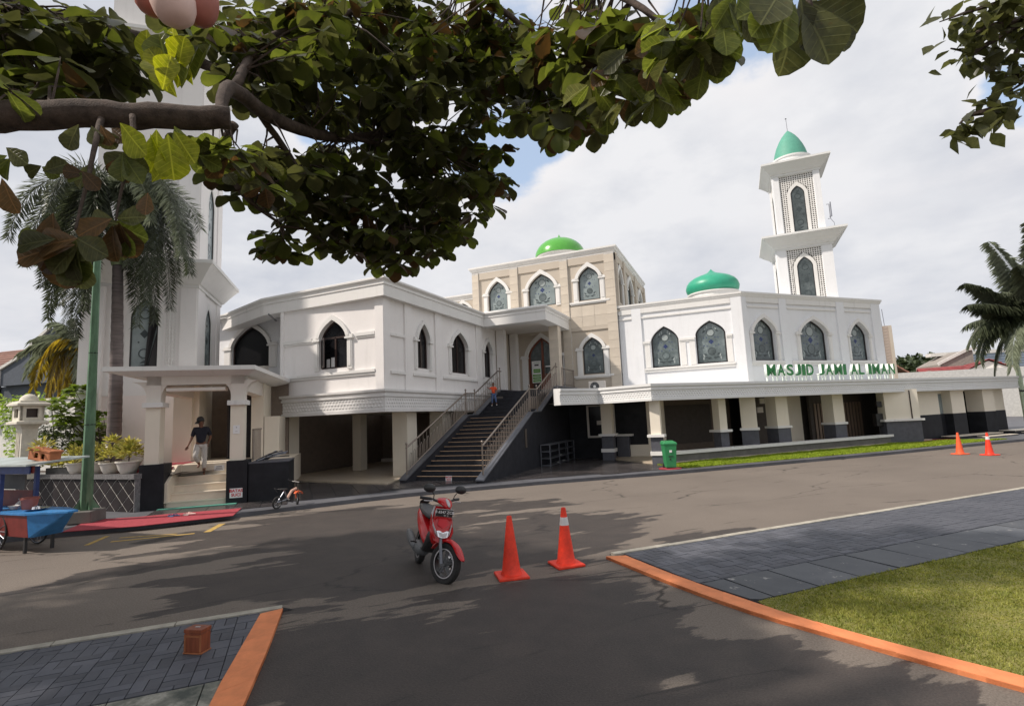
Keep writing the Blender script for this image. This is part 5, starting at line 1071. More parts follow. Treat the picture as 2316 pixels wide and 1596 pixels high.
# wooden box on the left paving
wb = thing('wooden_box', 'brown wooden box with a lid standing on the dark pavers', 'box')
m = MB().box(-.115, .115, -.075, .075, 0.015, .21); bevel(m.build('body', 'box_wood', wb), 0.004)
bevel(MB().box(-.122, .122, -.082, .082, .213, .255).build('lid', 'box_wood', wb), 0.005); bevel(MB().box(-.125, .125, -.085, .085, 0, .015).build('base', 'box_pale', wb), 0.003)
for sx in (-1, 1): MB().box(sx*.105-.012, sx*.105+.012, -.079, -.0755, .02, .20).build('corner_strip', 'box_pale', wb)
MB().box(-.09, .09, -.079, -.0755, .17, .19).build('trim_strip', 'box_pale', wb); MB().box(-.03, .03, -.012, .012, .2555, .262).build('coin_slot', 'scooter_silver', wb)
place(wb, gpt(446, 1472, 0.029), rad(12)); wb.scale = (.74, .74, .80)

# ---- scooter, built facing +y, then turned
SCS = .93
sc = thing('scooter', 'red automatic scooter leaning on its side stand in the middle of the road', 'scooter')
def wheel(parent, c, steer=0.0, name='wheel', spokes=5):
    c = Vector(c); ax = Vector((math.cos(steer), math.sin(steer), 0)); fw = Vector((-math.sin(steer), math.cos(steer), 0)); up = Vector((0, 0, 1))
    w = MB().lathe([(.165, -.035), (.20, -.032), (.205, -.02), (.19, 0), (.205, .02), (.20, .032), (.165, .035), (.165, -.035)], c, 28, axis=ax, cap=False).build(name, 'black_plastic', parent, smooth=True)
    MB().lathe([(.195, -.034), (.225, -.046), (.248, -.040), (.262, -.018), (.265, 0), (.262, .018), (.248, .040), (.225, .046), (.195, .034)], c, 36, axis=ax, cap=False).build('tyre', 'tyre', w, smooth=True)
    mb = MB().lathe([(.0, -.05), (.035, -.05), (.04, -.03), (.04, .03), (.035, .05), (0, .05)], c, 14, axis=ax)
    for k in range(spokes):
        a = 2*math.pi*k/spokes+.3; d = fw*math.cos(a)+up*math.sin(a); n = fw*-math.sin(a)+up*math.cos(a)
        for s_ in (-1, 1): mb.tube([c+d*.03+n*s_*.02, c+d*.185+n*s_*.012], [.013, .010], 5)
    mb.build('spokes', 'grey_plastic', w); MB().lathe([(.0, -.058), (.085, -.058), (.085, -.053), (0, -.053)], c, 20, axis=ax).build('brake_disc', 'chrome', w)
    MB().lathe([(.172, -.037), (.186, -.037), (.186, -.034), (.172, -.034)], c, 28, axis=ax, cap=False).lathe([(.172, .034), (.186, .034), (.186, .037), (.172, .037)], c, 28, axis=ax, cap=False).build('rim_edge', 'scooter_silver', w)
    return w
def loft(secs, name, mat, parent, smooth=True, sub=1):
    """secs: list of closed rings with equal point count"""
    mb = MB(); n = len(secs[0])
    for r in secs: mb.v += [tuple(p) for p in r]
    for i in range(len(secs)-1):
        for k in range(n): k2 = (k+1) % n; mb.f.append((i*n+k, i*n+k2, (i+1)*n+k2, (i+1)*n+k)); mb.m.append(0)
    mb.f.append(tuple(range(n))[::-1]); mb.m.append(0); mb.f.append(tuple((len(secs)-1)*n+k for k in range(n))); mb.m.append(0)
    o = mb.build(name, mat, parent, smooth=smooth)
    if sub: q = o.modifiers.new('s', 'SUBSURF'); q.levels = q.render_levels = sub
    return o
def ringy(cx, y, cz, w, h, n=10, p=2.5, lean=0.0):
    out = []
    for k in range(n):
        a = 2*math.pi*k/n; c_, s_ = math.cos(a), math.sin(a)
        out.append((cx+w*abs(c_)**(2/p)*(1 if c_ > 0 else -1), y+lean*s_*h, cz+h*abs(s_)**(2/p)*(1 if s_ > 0 else -1)))
    return out
ST = rad(30)         # steering turned towards the rider's left
fwc = Vector((0, .60, .265)); wheel(sc, fwc, ST); wheel(sc, (0, -.62, .26), 0, spokes=3)
sf = lambda x, y, z: (Vector((0, .42, z))+Matrix.Rotation(ST, 3, 'Z')@Vector((x, y-.42+0.0, 0)))
fwc2 = sf(0, .60, .265)
# move the turned wheel onto the steered axle
for ch in sc.children:
    if ch.name.startswith('wheel') and abs((Vector(ch.location)).length) < 1e-6: ch.location = fwc2-fwc; break
for sx in (-1, 1): MB().tube([sf(sx*.075, .60, .265), sf(sx*.075, .53, .50), sf(sx*.06, .50, .60)], [.022, .022, .018], 8).build('fork', 'grey_metal', sc, smooth=True)
# mudguard
secs = []
for i in range(11):
    a = rad(20+i*13.5); r = .30; y, z = .60+math.cos(a)*r, .265+math.sin(a)*r; wd = .072*(0.35+.65*math.sin(math.pi*min(1, (i+1.2)/6)) if i < 5 else 1)
    if i == 0: y += .05; z -= .02; wd = .03
    cc = [(-wd, -.03), (-wd*.8, .008), (0, .018), (wd*.8, .008), (wd, -.03), (wd*.75, -.004), (0, .002), (-wd*.75, -.004)]
    secs.append([sf(x, y+math.cos(a)*q, z+math.sin(a)*q) for x, q in cc])
loft(secs, 'mudguard', 'scooter_red', sc, sub=1)
# leg shield and nose
loft([ringy(0, .30, .50, .10, .10), ringy(0, .40, .58, .15, .12), ringy(0, .46, .70, .165, .13, lean=-.25), ringy(0, .44, .80, .13, .12, lean=-.3), ringy(0, .36, .90, .09, .05)], 'nose_body', 'scooter_red', sc)
def sp(x, z, e=0.0): return Vector((x, .565-.55*(z-.60)*(1 if z > .6 else -.5)-abs(x)*.55*abs(x)/.16+e, z))
def patch(name, mat, pts, e=.012, th=.012):
    n = len(pts); mb = MB(); f = [sp(x, z, e+.0) for x, z in pts]; bk = [p-Vector((0, th+.03, 0)) for p in f]
    cx, cz = sum(p[0] for p in pts)/n, sum(p[1] for p in pts)/n; cen = sp(cx, cz, e+.008); mb.add(f+bk+[cen], [(i, (i+1) % n, 2*n) for i in range(n)]+[(i, n+i, n+(i+1) % n, (i+1) % n) for i in range(n)])
    return mb.build(name, mat, sc, smooth=True)
patch('front_panel', 'scooter_red', [(-.14, .62), (-.10, .53), (0, .50), (.10, .53), (.14, .62), (.155, .74), (.145, .84), (.11, .95), (-.11, .95), (-.145, .84), (-.155, .74)], .0)
patch('headlight', 'chrome', [(-.085, .66), (-.065, .59), (0, .575), (.065, .59), (.085, .66), (.05, .665), (0, .645), (-.05, .665)], .022)
patch('headlight_lens', 'scooter_silver', [(-.06, .645), (-.045, .60), (0, .59), (.045, .60), (.06, .645), (0, .635)], .034)
for sg in (-1, 1):
    patch('indicator', 'scooter_silver', [(sg*.095, .665), (sg*.075, .60), (sg*.10, .63), (sg*.135, .72), (sg*.14, .80), (sg*.125, .74)][::sg], .024)
    patch('side_trim', 'scooter_silver', [(sg*.140, .80), (sg*.147, .86), (sg*.115, .95), (sg*.105, .95), (sg*.125, .87)][::sg], .018)
    patch('lower_cheek', 'scooter_red', [(sg*.13, .58), (sg*.165, .64), (sg*.16, .70), (sg*.10, .585), (sg*.09, .55)][::sg], .02)
patch('front_grille', 'red_print', [(-.06, .80), (-.07, .73), (0, .69), (.07, .73), (.06, .80)], .014)
# number plate
npl = MB().box(-.118, .118, -.004, .004, -.05, .05).build('number_plate', 'black_print', sc); npl.location = (0, .475, .885); npl.rotation_euler = (rad(-14), 0, 0)
link('plate_rim', MB().box(-.121, .121, -.006, -.002, -.053, .053).mesh('plate_rim', 'white_print'), npl)
tm = text_mesh('B 6547 ZCB', .052, .0008, 'white_print', .0012); link('plate_text', tm, npl, (0, .0055, .012), (rad(90), 0, rad(180)))
tm = text_mesh('04 · 21', .024, .0008, 'white_print', .0005); link('plate_text', tm, npl, (-.03, .0055, -.032), (rad(90), 0, rad(180)))
# handlebar cowl, bars, mirrors
hb = lambda x, y, z: Vector((0, .33, z))+Matrix.Rotation(ST*.8, 3, 'Z')@Vector((x, y-.33, 0))
def hring(x, y, z, w, h): return [hb(x+w*math.cos(2*math.pi*k/8), y, z+h*math.sin(2*math.pi*k/8)) for k in range(8)]
loft([hring(0, .47, .955, .05, .03), hring(0, .42, 1.0, .10, .05), hring(0, .34, 1.03, .15, .05), hring(0, .25, 1.03, .11, .045)], 'handlebar_cowl', 'scooter_red', sc)
loft([hring(0, .482, .96, .022, .012), hring(0, .44, 1.02, .035, .02), hring(0, .38, 1.062, .03, .012)], 'cowl_trim', 'scooter_silver', sc)
for sg in (-1, 1):
    MB().tube([hb(sg*.10, .34, 1.02), hb(sg*.20, .30, 1.045), hb(sg*.30, .25, 1.05)], .017, 8).tube([hb(sg*.20, .30, 1.045), hb(sg*.335, .235, 1.05)], .021, 8).build('grip', 'black_plastic', sc, smooth=True)
    MB().tube([hb(sg*.19, .33, 1.03), hb(sg*.22, .36, 1.025), hb(sg*.32, .31, 1.02)], .008, 6).build('brake_lever', 'scooter_silver', sc, smooth=True)
    MB().tube([hb(sg*.17, .32, 1.05), hb(sg*.18, .33, 1.10), hb(sg*.23, .33, 1.16), hb(sg*.25, .33, 1.175)], .007, 6).build('mirror_stem', 'black_plastic', sc, smooth=True)
    mc = hb(sg*.275, .33, 1.19); ax = Matrix.Rotation(ST*.8, 3, 'Z')@Vector((0, 1, .1))
    q = MB().lathe([(0, -.02), (.045, -.016), (.066, -.006), (.07, .004), (.06, .02), (.03, .032), (0, .036)], (0, 0, 0), 16, axis=ax)
    q.v = [(mc.x+x*1.4, mc.y+y, mc.z+z*.85) for x, y, z in q.v]; q.build('mirror', 'black_plastic', sc, smooth=True)
# floorboard, tunnel, seat, tail, engine
loft([ringy(0, .36, .62, .15, .20), ringy(0, .22, .50, .16, .13), ringy(0, .10, .33, .15, .06), ringy(0, -.12, .32, .15, .06)], 'floorboard', 'black_plastic', sc)
loft([ringy(0, .02, .40, .10, .10), ringy(0, -.18, .50, .15, .14), ringy(0, -.45, .60, .16, .13), ringy(0, -.75, .70, .12, .09), ringy(0, -.93, .76, .06, .05)], 'rear_body', 'scooter_red', sc)
loft([ringy(0, -.0, .73, .09, .035), ringy(0, -.12, .77, .14, .05), ringy(0, -.40, .78, .15, .05), ringy(0, -.72, .83, .12, .045), ringy(0, -.84, .83, .07, .03)], 'seat', 'black_plastic', sc)
loft([ringy(.06, -.05, .28, .09, .08), ringy(.07, -.28, .28, .12, .11), ringy(.10, -.62, .27, .09, .09)], 'engine', 'grey_plastic', sc)
loft([ringy(.15, -.25, .28, .04, .04), ringy(.17, -.45, .31, .065, .07), ringy(.175, -.80, .40, .06, .07), ringy(.175, -.86, .41, .03, .035)], 'exhaust', 'grey_plastic', sc)
loft([ringy(0, -.98, .72, .02, .02), ringy(0, -.96, .84, .07, .03), ringy(0, -.70, .92, .10, .015)], 'grab_rail', 'black_plastic', sc)
MB().tube([(-.10, .0, .30), (-.17, .06, .14), (-.22, .09, .01)], .012, 6).tube([(-.20, .09, .005), (-.25, .10, .005)], .02, 6).build('side_stand', 'grey_metal', sc)
for sg in (-1, 1): MB().tube([(sg*.11, -.30, .34), (sg*.20, -.30, .36), (sg*.24, -.27, .36)], .011, 6).build('footpeg', 'black_plastic', sc)
bl = gpt(984, 1318); view = Vector((bl.x, bl.y, 0)).normalized(); hd = -view; hd = Matrix.Rotation(rad(12), 3, 'Z')@hd
rzs = math.atan2(-hd.x, hd.y); sc.scale = (SCS,)*3; base = bl-hd*.51
place(sc, (base.x, base.y, -0.005)); sc.rotation_euler = (Matrix.Rotation(rzs, 3, 'Z')@Matrix.Rotation(rad(-11), 3, 'Y')).to_euler()

# ---- child's bicycle
bk = thing('childs_bicycle', "small orange and black child's bicycle parked in front of the black wall", 'bicycle')
for y in (-.36, .36):
    w = MB().lathe([(.125, -.012), (.135, -.012), (.135, .012), (.125, .012)], (0, y, .16), 24, axis=(1, 0, 0) if y < 0 else (math.cos(.9), math.sin(.9), 0), cap=False).build('wheel', 'grey_plastic', bk)
    ax = Vector((1, 0, 0)) if y < 0 else Vector((math.cos(.9), math.sin(.9), 0)); MB().lathe([(.135, -.022), (.155, -.018), (.162, 0), (.155, .018), (.135, .022)], (0, y, .16), 24, axis=ax, cap=False).build('tyre', 'tyre', w, smooth=True)
    s_ = MB(); f_ = Vector((-ax.y, ax.x, 0)); c_ = Vector((0, y, .16))
    for k in range(5): a = k*2*math.pi/5; s_.tube([c_, c_+f_*.13*math.cos(a)+Vector((0, 0, .13*math.sin(a)))], .012, 4)
    s_.build('spokes', 'grey_plastic', w)
MB().tube([(0, .28, .44), (0, .12, .40), (0, -.02, .22)], .035, 8).build('frame', 'bike_pale', bk, smooth=True); MB().tube([(0, -.36, .16), (0, -.02, .20), (0, -.15, .44)], .02, 6).tube([(0, -.36, .16), (0, -.15, .42)], .015, 6).build('rear_frame', 'grey_metal', bk, smooth=True)
for sx in (-.05, .05): MB().tube([(sx, .36, .16), (sx, .30, .40)], .014, 6).build('fork', 'bike_orange', bk)
loft([[(x*.05, .36+math.cos(a)*(.19+q), .16+math.sin(a)*(.19+q)) for x, q in ((-1, 0), (-.7, .02), (.7, .02), (1, 0), (.6, -.01), (-.6, -.01))] for a in [rad(30+i*15) for i in range(8)]], 'mudguard', 'bike_orange', bk)
MB().tube([(0, .29, .42), (0, .25, .60)], .014, 6).tube([(-.22, .17, .66), (-.12, .24, .62), (.12, .24, .62), (.22, .17, .66)], .012, 6).build('handlebar', 'black_plastic', bk, smooth=True)
loft([ringy(0, -.04, .47, .03, .015), ringy(0, -.14, .48, .05, .025), ringy(0, -.26, .48, .09, .025), ringy(0, -.30, .49, .06, .02)], 'saddle', 'black_plastic', bk); MB().tube([(0, -.15, .40), (0, -.16, .47)], .014, 6).build('seat_post', 'chrome', bk)
MB().tube([(-.08, -.30, .40), (-.08, -.42, .52), (.08, -.42, .52), (.08, -.30, .40)], .01, 5).build('rear_rack', 'black_plastic', bk)
for sx in (-1, 1): MB().tube([(0, -.02, .2), (sx*.08, -.02, .2), (sx*.08, .04, .13), (sx*.15, .04, .13)], .012, 5).build('pedal', 'black_plastic', bk)
p0, p1 = gz(623, 1151, .10), gz(667, 1141, .10); d_ = (p1-p0).normalized(); place(bk, tuple((p0+d_*.36).xy)+(.10,)); bk.rotation_euler = (Matrix.Rotation(math.atan2(-d_.x, d_.y), 3, 'Z')@Matrix.Rotation(rad(6), 3, 'Y')).to_euler(); bk.scale = (.9, .9, .9)

# ---- green wheelie bin
bn = thing('wheelie_bin', 'green wheelie bin standing at the end of the low grey wall', 'bin')
b = MB(); hw = lambda z: (.20+.06*z/.85, .22+.07*z/.85)
for z in (0.03, .40, .85):
    a, c_ = hw(z); b.v += [(-a, -c_, z), (a, -c_, z), (a, c_, z), (-a, c_, z)]
for i in (0, 1):
    for k in range(4): k2 = (k+1) % 4; b.f.append((i*4+k, i*4+k2, i*4+4+k2, i*4+4+k)); b.m.append(0)
b.f.append((3, 2, 1, 0)); b.m.append(0); bevel(b.build('body', 'bin_green', bn), .02)
bevel(MB().box(-.285, .285, -.31, .31, .85, .90).build('rim', 'bin_green', bn), .01); bevel(MB().hexa([(-.28, -.32, .90), (.28, -.32, .90), (.28, .33, .90), (-.28, .33, .90), (-.24, -.28, .95), (.24, -.28, .95), (.24, .30, .99), (-.24, .30, .99)]).build('lid', 'bin_green', bn), .012)
MB().tube([(-.2, .36, .86), (.2, .36, .86)], .018, 8).build('handle', 'bin_green', bn)
for sx in (-1, 1): MB().lathe([(0, -.025), (.08, -.025), (.09, -.015), (.09, .015), (.08, .025), (0, .025)], (sx*.22, .22, .09), 14, axis=(1, 0, 0)).build('wheel', 'black_plastic', bn)
MB().box(-.05, .05, -.288, -.275, .58, .66).build('recycling_sticker', 'white_print', bn); MB().box(-.10, .10, -.270, -.258, .42, .45).box(-.06, .0, -.262, -.250, .30, .36).build('grip_slot', 'black_plastic', bn)
p = gz(1508, 1063, 0.06); place(bn, (p.x+.1, p.y+.15, 0.12), rad(20)); bn.scale = (.78, .78, .88)
MB().lathe([(0, 0), (.36, 0), (.36, .02), (0, .02)], (p.x+.1, p.y+.1, 0.10), 20).build('red_mat', 'red_carpet', None, org=(p.x, p.y, .085), label='small round red mat under the green wheelie bin', category='mat')

# ---- shoe rack against the stair wall
sr = thing('shoe_rack', 'grey metal shoe rack standing against the black stair wall', 'shelf', (-6.85, 20.3, .085))
for y in (19.0, 20.1, 21.2, 22.1):
    for x in (-6.98, -6.62): MB().box(x-.018, x+.018, y-.018, y+.018, .085, .90).build('post', 'grey_metal', sr)
for z in (.14, .40, .65, .90): MB().box(-7.0, -6.60, 18.98, 22.12, z-.015, z+.015).build('shelf_board', 'grey_metal', sr)
gg = 'sandals left on the shoe rack'
for k, (y, z) in enumerate(((19.5, .155), (20.6, .415), (21.0, .155), (20.3, .155))):
    s_ = MB().lathe([(0, 0), (.05, 0), (.055, .012), (0, .02)], (0, 0, 0), 10); s_.v = [(x*1.0, y_*2.4, z_) for x, y_, z_ in s_.v]; o = s_.build('sandal', 'white_plastic' if k else 'brown_frame', None, smooth=True, label=('dark sandal on the bottom shelf at the near end of the shoe rack', 'white sandal on the second shelf of the shoe rack', 'white sandal on the bottom shelf at the far end of the shoe rack', 'white sandal on the bottom shelf in the middle of the shoe rack')[k], category='sandal', group=gg); o.location = (-6.75, y, z)

# ---- flip flops on the red carpet, two pairs
def sandal(label, p, rz, mat):
    t = thing('flip_flop', label, 'sandal'); s_ = MB().lathe([(0, 0), (.045, 0), (.05, .012), (.045, .02), (0, .02)], (0, 0, 0), 14); s_.v = [(x*(1+.15*y_/.05), y_*2.5, z_) for x, y_, z_ in s_.v]; s_.build('sole', mat, t, smooth=True)
    MB().tube([(-.04, -.0, .02), (-.02, .05, .05), (0, .08, .022), (.02, .05, .05), (.04, 0, .02)], .007, 5).build('strap', mat, t); place(t, p, rz)
for x, y, r, m, l in ((386, 1168, 1.3, 'jeans', 'blue flip flop on the red carpet, nearer the green pole'), (398, 1166, 1.6, 'jeans', 'blue flip flop on the red carpet below the green mat'), (420, 1165, 1.2, 'lamp_pink', 'pale pink flip flop lying beside the blue pair'), (432, 1162, 1.8, 'lamp_pink', 'rightmost pale pink flip flop on the red carpet')): sandal(l, tuple(gz(x, y, .105)), r, m)

# ---- poles
pg = thing('lamp_pole', 'tall tapered green painted steel pole with a dark square footing', 'pole', tuple(gz(193, 1180, 0.10)))
o_ = Vector(pg.location); tp = pd(219, 620, (o_-EP).dot(CF)+0.0)
fx = bevel(MB().sqlathe([(.27, 0.0), (.265, .26)], (o_.x, o_.y), rad(30)).build('footing', 'plinth_grey', pg), .02); fx.data.transform(Matrix.Translation((0, 0, o_.z)))
ax_ = Vector((tp.x-o_.x, tp.y-o_.y, tp.z-.3)); top_ = o_+Vector((0, 0, .25))+ax_*1.10
MB().tube([o_+Vector((0, 0, .25)), o_+Vector((0, 0, .25))+ax_*.35, o_+Vector((0, 0, .25))+ax_*.7, top_], [.118, .100, .080, .065], 8).build('shaft', 'pole_green', pg)
for k in range(4):
    a = rad(30+45)+k*math.pi/2; u = Vector((math.cos(a), math.sin(a), 0)); q = o_+Vector((0, 0, .28)); MB().add([q+u*.11, q+u*.25, q+u*.11+Vector((0, 0, .22)), q+u*.11+Vector((-u.y*.01, u.x*.01, 0))], [(0, 1, 2), (3, 2, 1)]).build('gusset', 'pole_green', pg)
mb = MB()
for t_ in (.36, .66): q = o_+Vector((0, 0, .25))+ax_*t_; mb.lathe([(.102 if t_ < .5 else .084, -.01), (.107 if t_ < .5 else .088, 0), (.102 if t_ < .5 else .084, .01)], q, 8)
mb.build('band', 'joint_dark', pg, kind='stuff')
p = Vector((13.35, 35.15, .08)); pr = thing('lamp_pole', 'thin pale green lamp pole with curved top at the far end of the canopy', 'pole', tuple(p))
MB().tube([p, p+Vector((-.05, .0, 3.0)), p+Vector((-.25, 0, 5.6)), p+Vector((-.05, 0, 6.8)), p+Vector((.9, .2, 7.4)), p+Vector((2.4, .6, 7.5))], [.13, .11, .085, .07, .05, .04], 8).build('shaft', 'pole_pale', pr, smooth=True); MB().tube([p+Vector((-.16, -.1, 2.1)), p+Vector((.1, -.1, 2.1))], .05, 6).build('clamp', 'black_plastic', pr)

# ---- garden lantern
ln = thing('stone_lantern', 'cream stone garden lantern column with little domed roof', 'lantern', (-17.95, 8.3, .9)); c2 = (-17.95, 8.3); AL = rad(-6)
MB().sqlathe([(.17, .9), (.17, 2.25), (.21, 2.32), (.24, 2.36)], c2, AL).build('column', 'lantern_stone', ln)
FLn = Fr((c2[0]-.17, c2[1]-.172), AL)
for k in range(3): MB().fbox(Fr((c2[0], c2[1]), AL), -.10+k*.085-.015, -.10+k*.085+.015, .17, .19, 1.0, 2.15).build('flute', 'lantern_stone', ln)
MB().sqlathe([(.33, 2.36), (.35, 2.38), (.35, 2.44), (.30, 2.46)], c2, AL).build('ledge', 'lantern_stone', ln)
fl = Fr(c2, AL)
for a_ in range(4):
    f = Fr(c2, AL+a_*math.pi/2); MB().panel(f, [(-.26, 2.46), (.26, 2.46), (.26, 2.86), (-.26, 2.86)], [[(-.13, 2.55), (.13, 2.55), (.13, 2.79), (-.13, 2.79)]], .26, .20).build('lamp_side', 'lantern_stone', ln)
MB().sqlathe([(.16, 2.46), (.16, 2.86)], c2, AL).build('lamp_glass', 'brown_frame', ln)
MB().sqlathe([(.33, 2.86), (.36, 2.88), (.36, 2.93), (.28, 2.97), (.28, 3.0)], c2, AL).build('lantern_roof', 'lantern_stone', ln); MB().lathe([(.21*math.cos(t), .2*math.sin(t)) for t in [i*math.pi/12 for i in range(7)]], (c2[0], c2[1], 3.0), 18).build('cap', 'lantern_stone', ln, smooth=True)

# ---- food cart
ct = thing('food_cart', 'blue and dark red wooden food cart with tin roof parked at the left edge', 'cart', (-11.9, 5.65, 0))
X0, Y0, Y1 = -13.6, 5.35, 5.95
def seg(x0, x1, mat, nm, zt=.66, zb=.28, zb2=None):
    zb2 = zb if zb2 is None else zb2; return bevel(MB().hexa([(x0, Y0+.04, zb), (x1, Y0+.04, zb2), (x1, Y1-.04, zb2), (x0, Y1-.04, zb), (x0, Y0, zt), (x1, Y0, zt), (x1, Y1, zt), (x0, Y1, zt)]).build(nm, mat, ct), .006)
seg(X0, -11.62, 'cart_red', 'side_panel'); seg(-11.62, -11.00, 'cart_red', 'side_panel')
bevel(MB().hexa([(-11.0, Y0+.04, .28), (-10.95, Y0+.1, .28), (-10.95, Y1-.1, .28), (-11.0, Y1-.04, .28), (-11.0, Y0, .66), (-10.32, Y0+.24, .68), (-10.32, Y1-.24, .68), (-11.0, Y1, .66)]).build('bow', 'cart_blue', ct), .006)
bevel(MB().hexa([(X0, Y0-.03, .66), (-11.0, Y0-.03, .66), (-11.0, Y1+.03, .66), (X0, Y1+.03, .66), (X0, Y0-.03, .70), (-11.0, Y0-.03, .70), (-11.0, Y1+.03, .70), (X0, Y1+.03, .70)]).hexa([(-11.0, Y0-.03, .661), (-10.25, Y0+.22, .681), (-10.25, Y1-.22, .681), (-11.0, Y1+.03, .661), (-11.0, Y0-.03, .701), (-10.25, Y0+.22, .715), (-10.25, Y1-.22, .715), (-11.0, Y1+.03, .701)]).build('deck', 'cart_blue', ct, ), .004)
loft([[(X0+i*.18, Y0-.02-.10*math.sin(t), .30+.30*t/3.14) for t in (0, .8, 1.6, 2.4, 3.1)]+[(X0+i*.18, Y0+.02, .58), (X0+i*.18, Y0+.02, .34)] for i in range(10)], 'tarpaulin', 'cart_blue', ct)
for x, y in ((-12.0, Y0+.06), (-11.85, Y1-.08), (-13.3, Y0+.06)): MB().box(x-.035, x+.035, y-.03, y+.03, .70, 1.45).build('post', 'cart_navy', ct)
MB().box(-13.6, -12.0, Y1-.06, Y1-.03, .70, 1.0).build('back_board', 'cart_red', ct); MB().box(-12.75, -12.1, Y0+.03, Y0+.06, .70, .98).build('front_board', 'cart_red', ct)
MB().hexa([(-14.0, Y0-.12, 1.50), (-10.86, Y0-.12, 1.50), (-10.80, Y1+.22, 1.58), (-14.0, Y1+.22, 1.58), (-14.0, Y0-.12, 1.53), (-10.86, Y0-.12, 1.53), (-10.80, Y1+.22, 1.61), (-14.0, Y1+.22, 1.61)]).build('tin_roof', 'cart_roof', ct)
MB().box(-14, -11.0, Y0+.0, Y0+.02, 1.36, 1.50).build('valance', 'cart_navy', ct); MB().box(-12.0, -10.95, Y0+.03, Y0+.05, 1.37, 1.495).build('valance_panel', 'cart_red', ct)
MB().box(-12.55, -12.28, Y0-.0, Y0+.028, 1.0, 1.14).build('price_card', 'white_print', ct)
MB().box(-13.0, -12.2, Y1-.1, Y1-.07, 1.02, 1.30).build('dark_picture', 'plinth_grey', ct)
for y in (Y0+.02, Y1+.05):
    c_ = Vector((-11.98, y, .36)); w = MB().lathe([(.325, -.012), (.335, -.016), (.345, 0), (.335, .016), (.325, .012)], c_, 32, axis=(0, 1, 0), cap=False).build('wheel', 'grey_metal', ct, smooth=True); MB().lathe([(.335, -.018), (.355, -.014), (.362, 0), (.355, .014), (.335, .018)], c_, 32, axis=(0, 1, 0), cap=False).build('tyre', 'tyre', w, smooth=True)
    s_ = MB().lathe([(0, -.05), (.03, -.05), (.03, .05), (0, .05)], c_, 8, axis=(0, 1, 0))
    for k in range(16): a = k*math.pi/8; s_.tube([c_, c_+Vector((math.cos(a)*.33, 0, math.sin(a)*.33))], .005, 4)
    s_.build('spokes', 'grey_metal', w)
for y in (Y0+.1, Y1-.1): MB().box(-11.22, -11.17, y-.02, y+.02, 0.0, .30).build('leg', 'black_plastic', ct)
def item(name, label, cat, prof, p, mat, n=20, sub=None):
    o = MB().lathe(prof, (0, 0, 0), n).build(name, mat, None, smooth=True, label=label, category=cat); o.location = p; return o
bk_ = thing('plastic_bucket', 'dull red plastic tub standing on the blue cart deck', 'bucket', (-11.72, 5.72, .70)); MB().lathe([(.105, 0), (.135, .19), (.142, .20), (.135, .205), (.10, .02)], (-11.72, 5.72, .70), 20).build('tub_body', 'lamp_red', bk_, smooth=True); MB().lathe([(.138, .165), (.148, .17), (.148, .185), (.138, .19)], (-11.72, 5.72, .70), 20).build('tub_rim', 'lamp_red', bk_, smooth=True)
item('metal_tray', 'round steel tray with a bowl resting on the cart deck', 'tray', [(0, 0), (.12, 0), (.19, .025), (.195, .03), (.17, .03), (.10, .012), (.07, .02), (.06, .06), (0, .075)], (-11.28, 5.62, .705), 'chrome', 24)
item('white_bowl', 'small white bowl near the cart post', 'bowl', [(0, 0), (.05, 0), (.09, .06), (.085, .06), (.04, .012)], (-11.96, 5.6, .705), 'white_plastic')
item('squeeze_bottle', 'amber squeeze bottle behind the red tub on the cart', 'bottle', [(.035, 0), (.04, .02), (.04, .16), (.015, .20), (.01, .26), (0, .27)], (-11.88, 5.86, .70), 'amber', 12)
CARTDX = -.42
item('plastic_bag', 'crumpled white plastic bag on the cart deck by the post', 'bag', [(0, 0), (.07, .0), (.09, .04), (.06, .09), (.02, .13), (.035, .17), (0, .16)], (-12.08, 5.75, .70), 'white_plastic', 9)
ct.location.x += CARTDX; bk_.location.x += CARTDX
for o in COL.objects:
    if o.parent is None and o.get('category') in ('tray', 'bowl', 'bottle', 'bag') and o.location.x < -11: o.location.x += CARTDX
# ---- leaf helpers
LEAFV = [(0, 0, 0), (-.08, .13, .01), (.08, .14, .01), (0, .14, -.01), (-.22, .38, .05), (.23, .41, .05), (0, .40, -.02), (-.31, .64, .06), (.31, .64, .06), (0, .66, -.03), (-.27, .86, .02), (.27, .86, .02), (0, .88, -.06), (-.12, .98, -.04), (.12, .98, -.04), (0, 1.0, -.09), (-.26, .53, .05), (.27, .53, .05), (-.33, .76, .05), (.32, .75, .05)]
LEAFF = [(0, 1, 3), (0, 3, 2), (1, 4, 6, 3), (3, 6, 5, 2), (4, 16, 9, 6), (16, 7, 9), (6, 9, 17, 5), (17, 9, 8), (7, 18, 12, 9), (18, 10, 12), (9, 12, 19, 8), (19, 12, 11), (10, 13, 15, 12), (12, 15, 14, 11)]
ELLV = [(0, 0, 0), (-.17, .3, .04), (.17, .3, .04), (0, .3, -.01), (-.2, .55, .05), (.2, .55, .05), (0, .6, -.03), (0, 1, -.12)]
ELLF = [(0, 1, 3), (0, 3, 2), (1, 4, 6, 3), (3, 6, 5, 2), (4, 7, 6), (6, 7, 5)]
def face_basis(d, nrm):
    d = Vector(d).normalized(); x = d.cross(Vector(nrm)).normalized(); return Matrix((x, d, x.cross(d))).transposed()
def basis_from(d, roll):
    if isinstance(roll, Matrix): return roll

    d = Vector(d).normalized(); up = Vector((0, 0, 1)); x = d.cross(up); x = x.normalized() if x.length > .05 else Vector((1, 0, 0)); z = x.cross(d)
    R_ = Matrix.Rotation(roll, 3, d); return Matrix((R_@x, d, R_@z)).transposed()
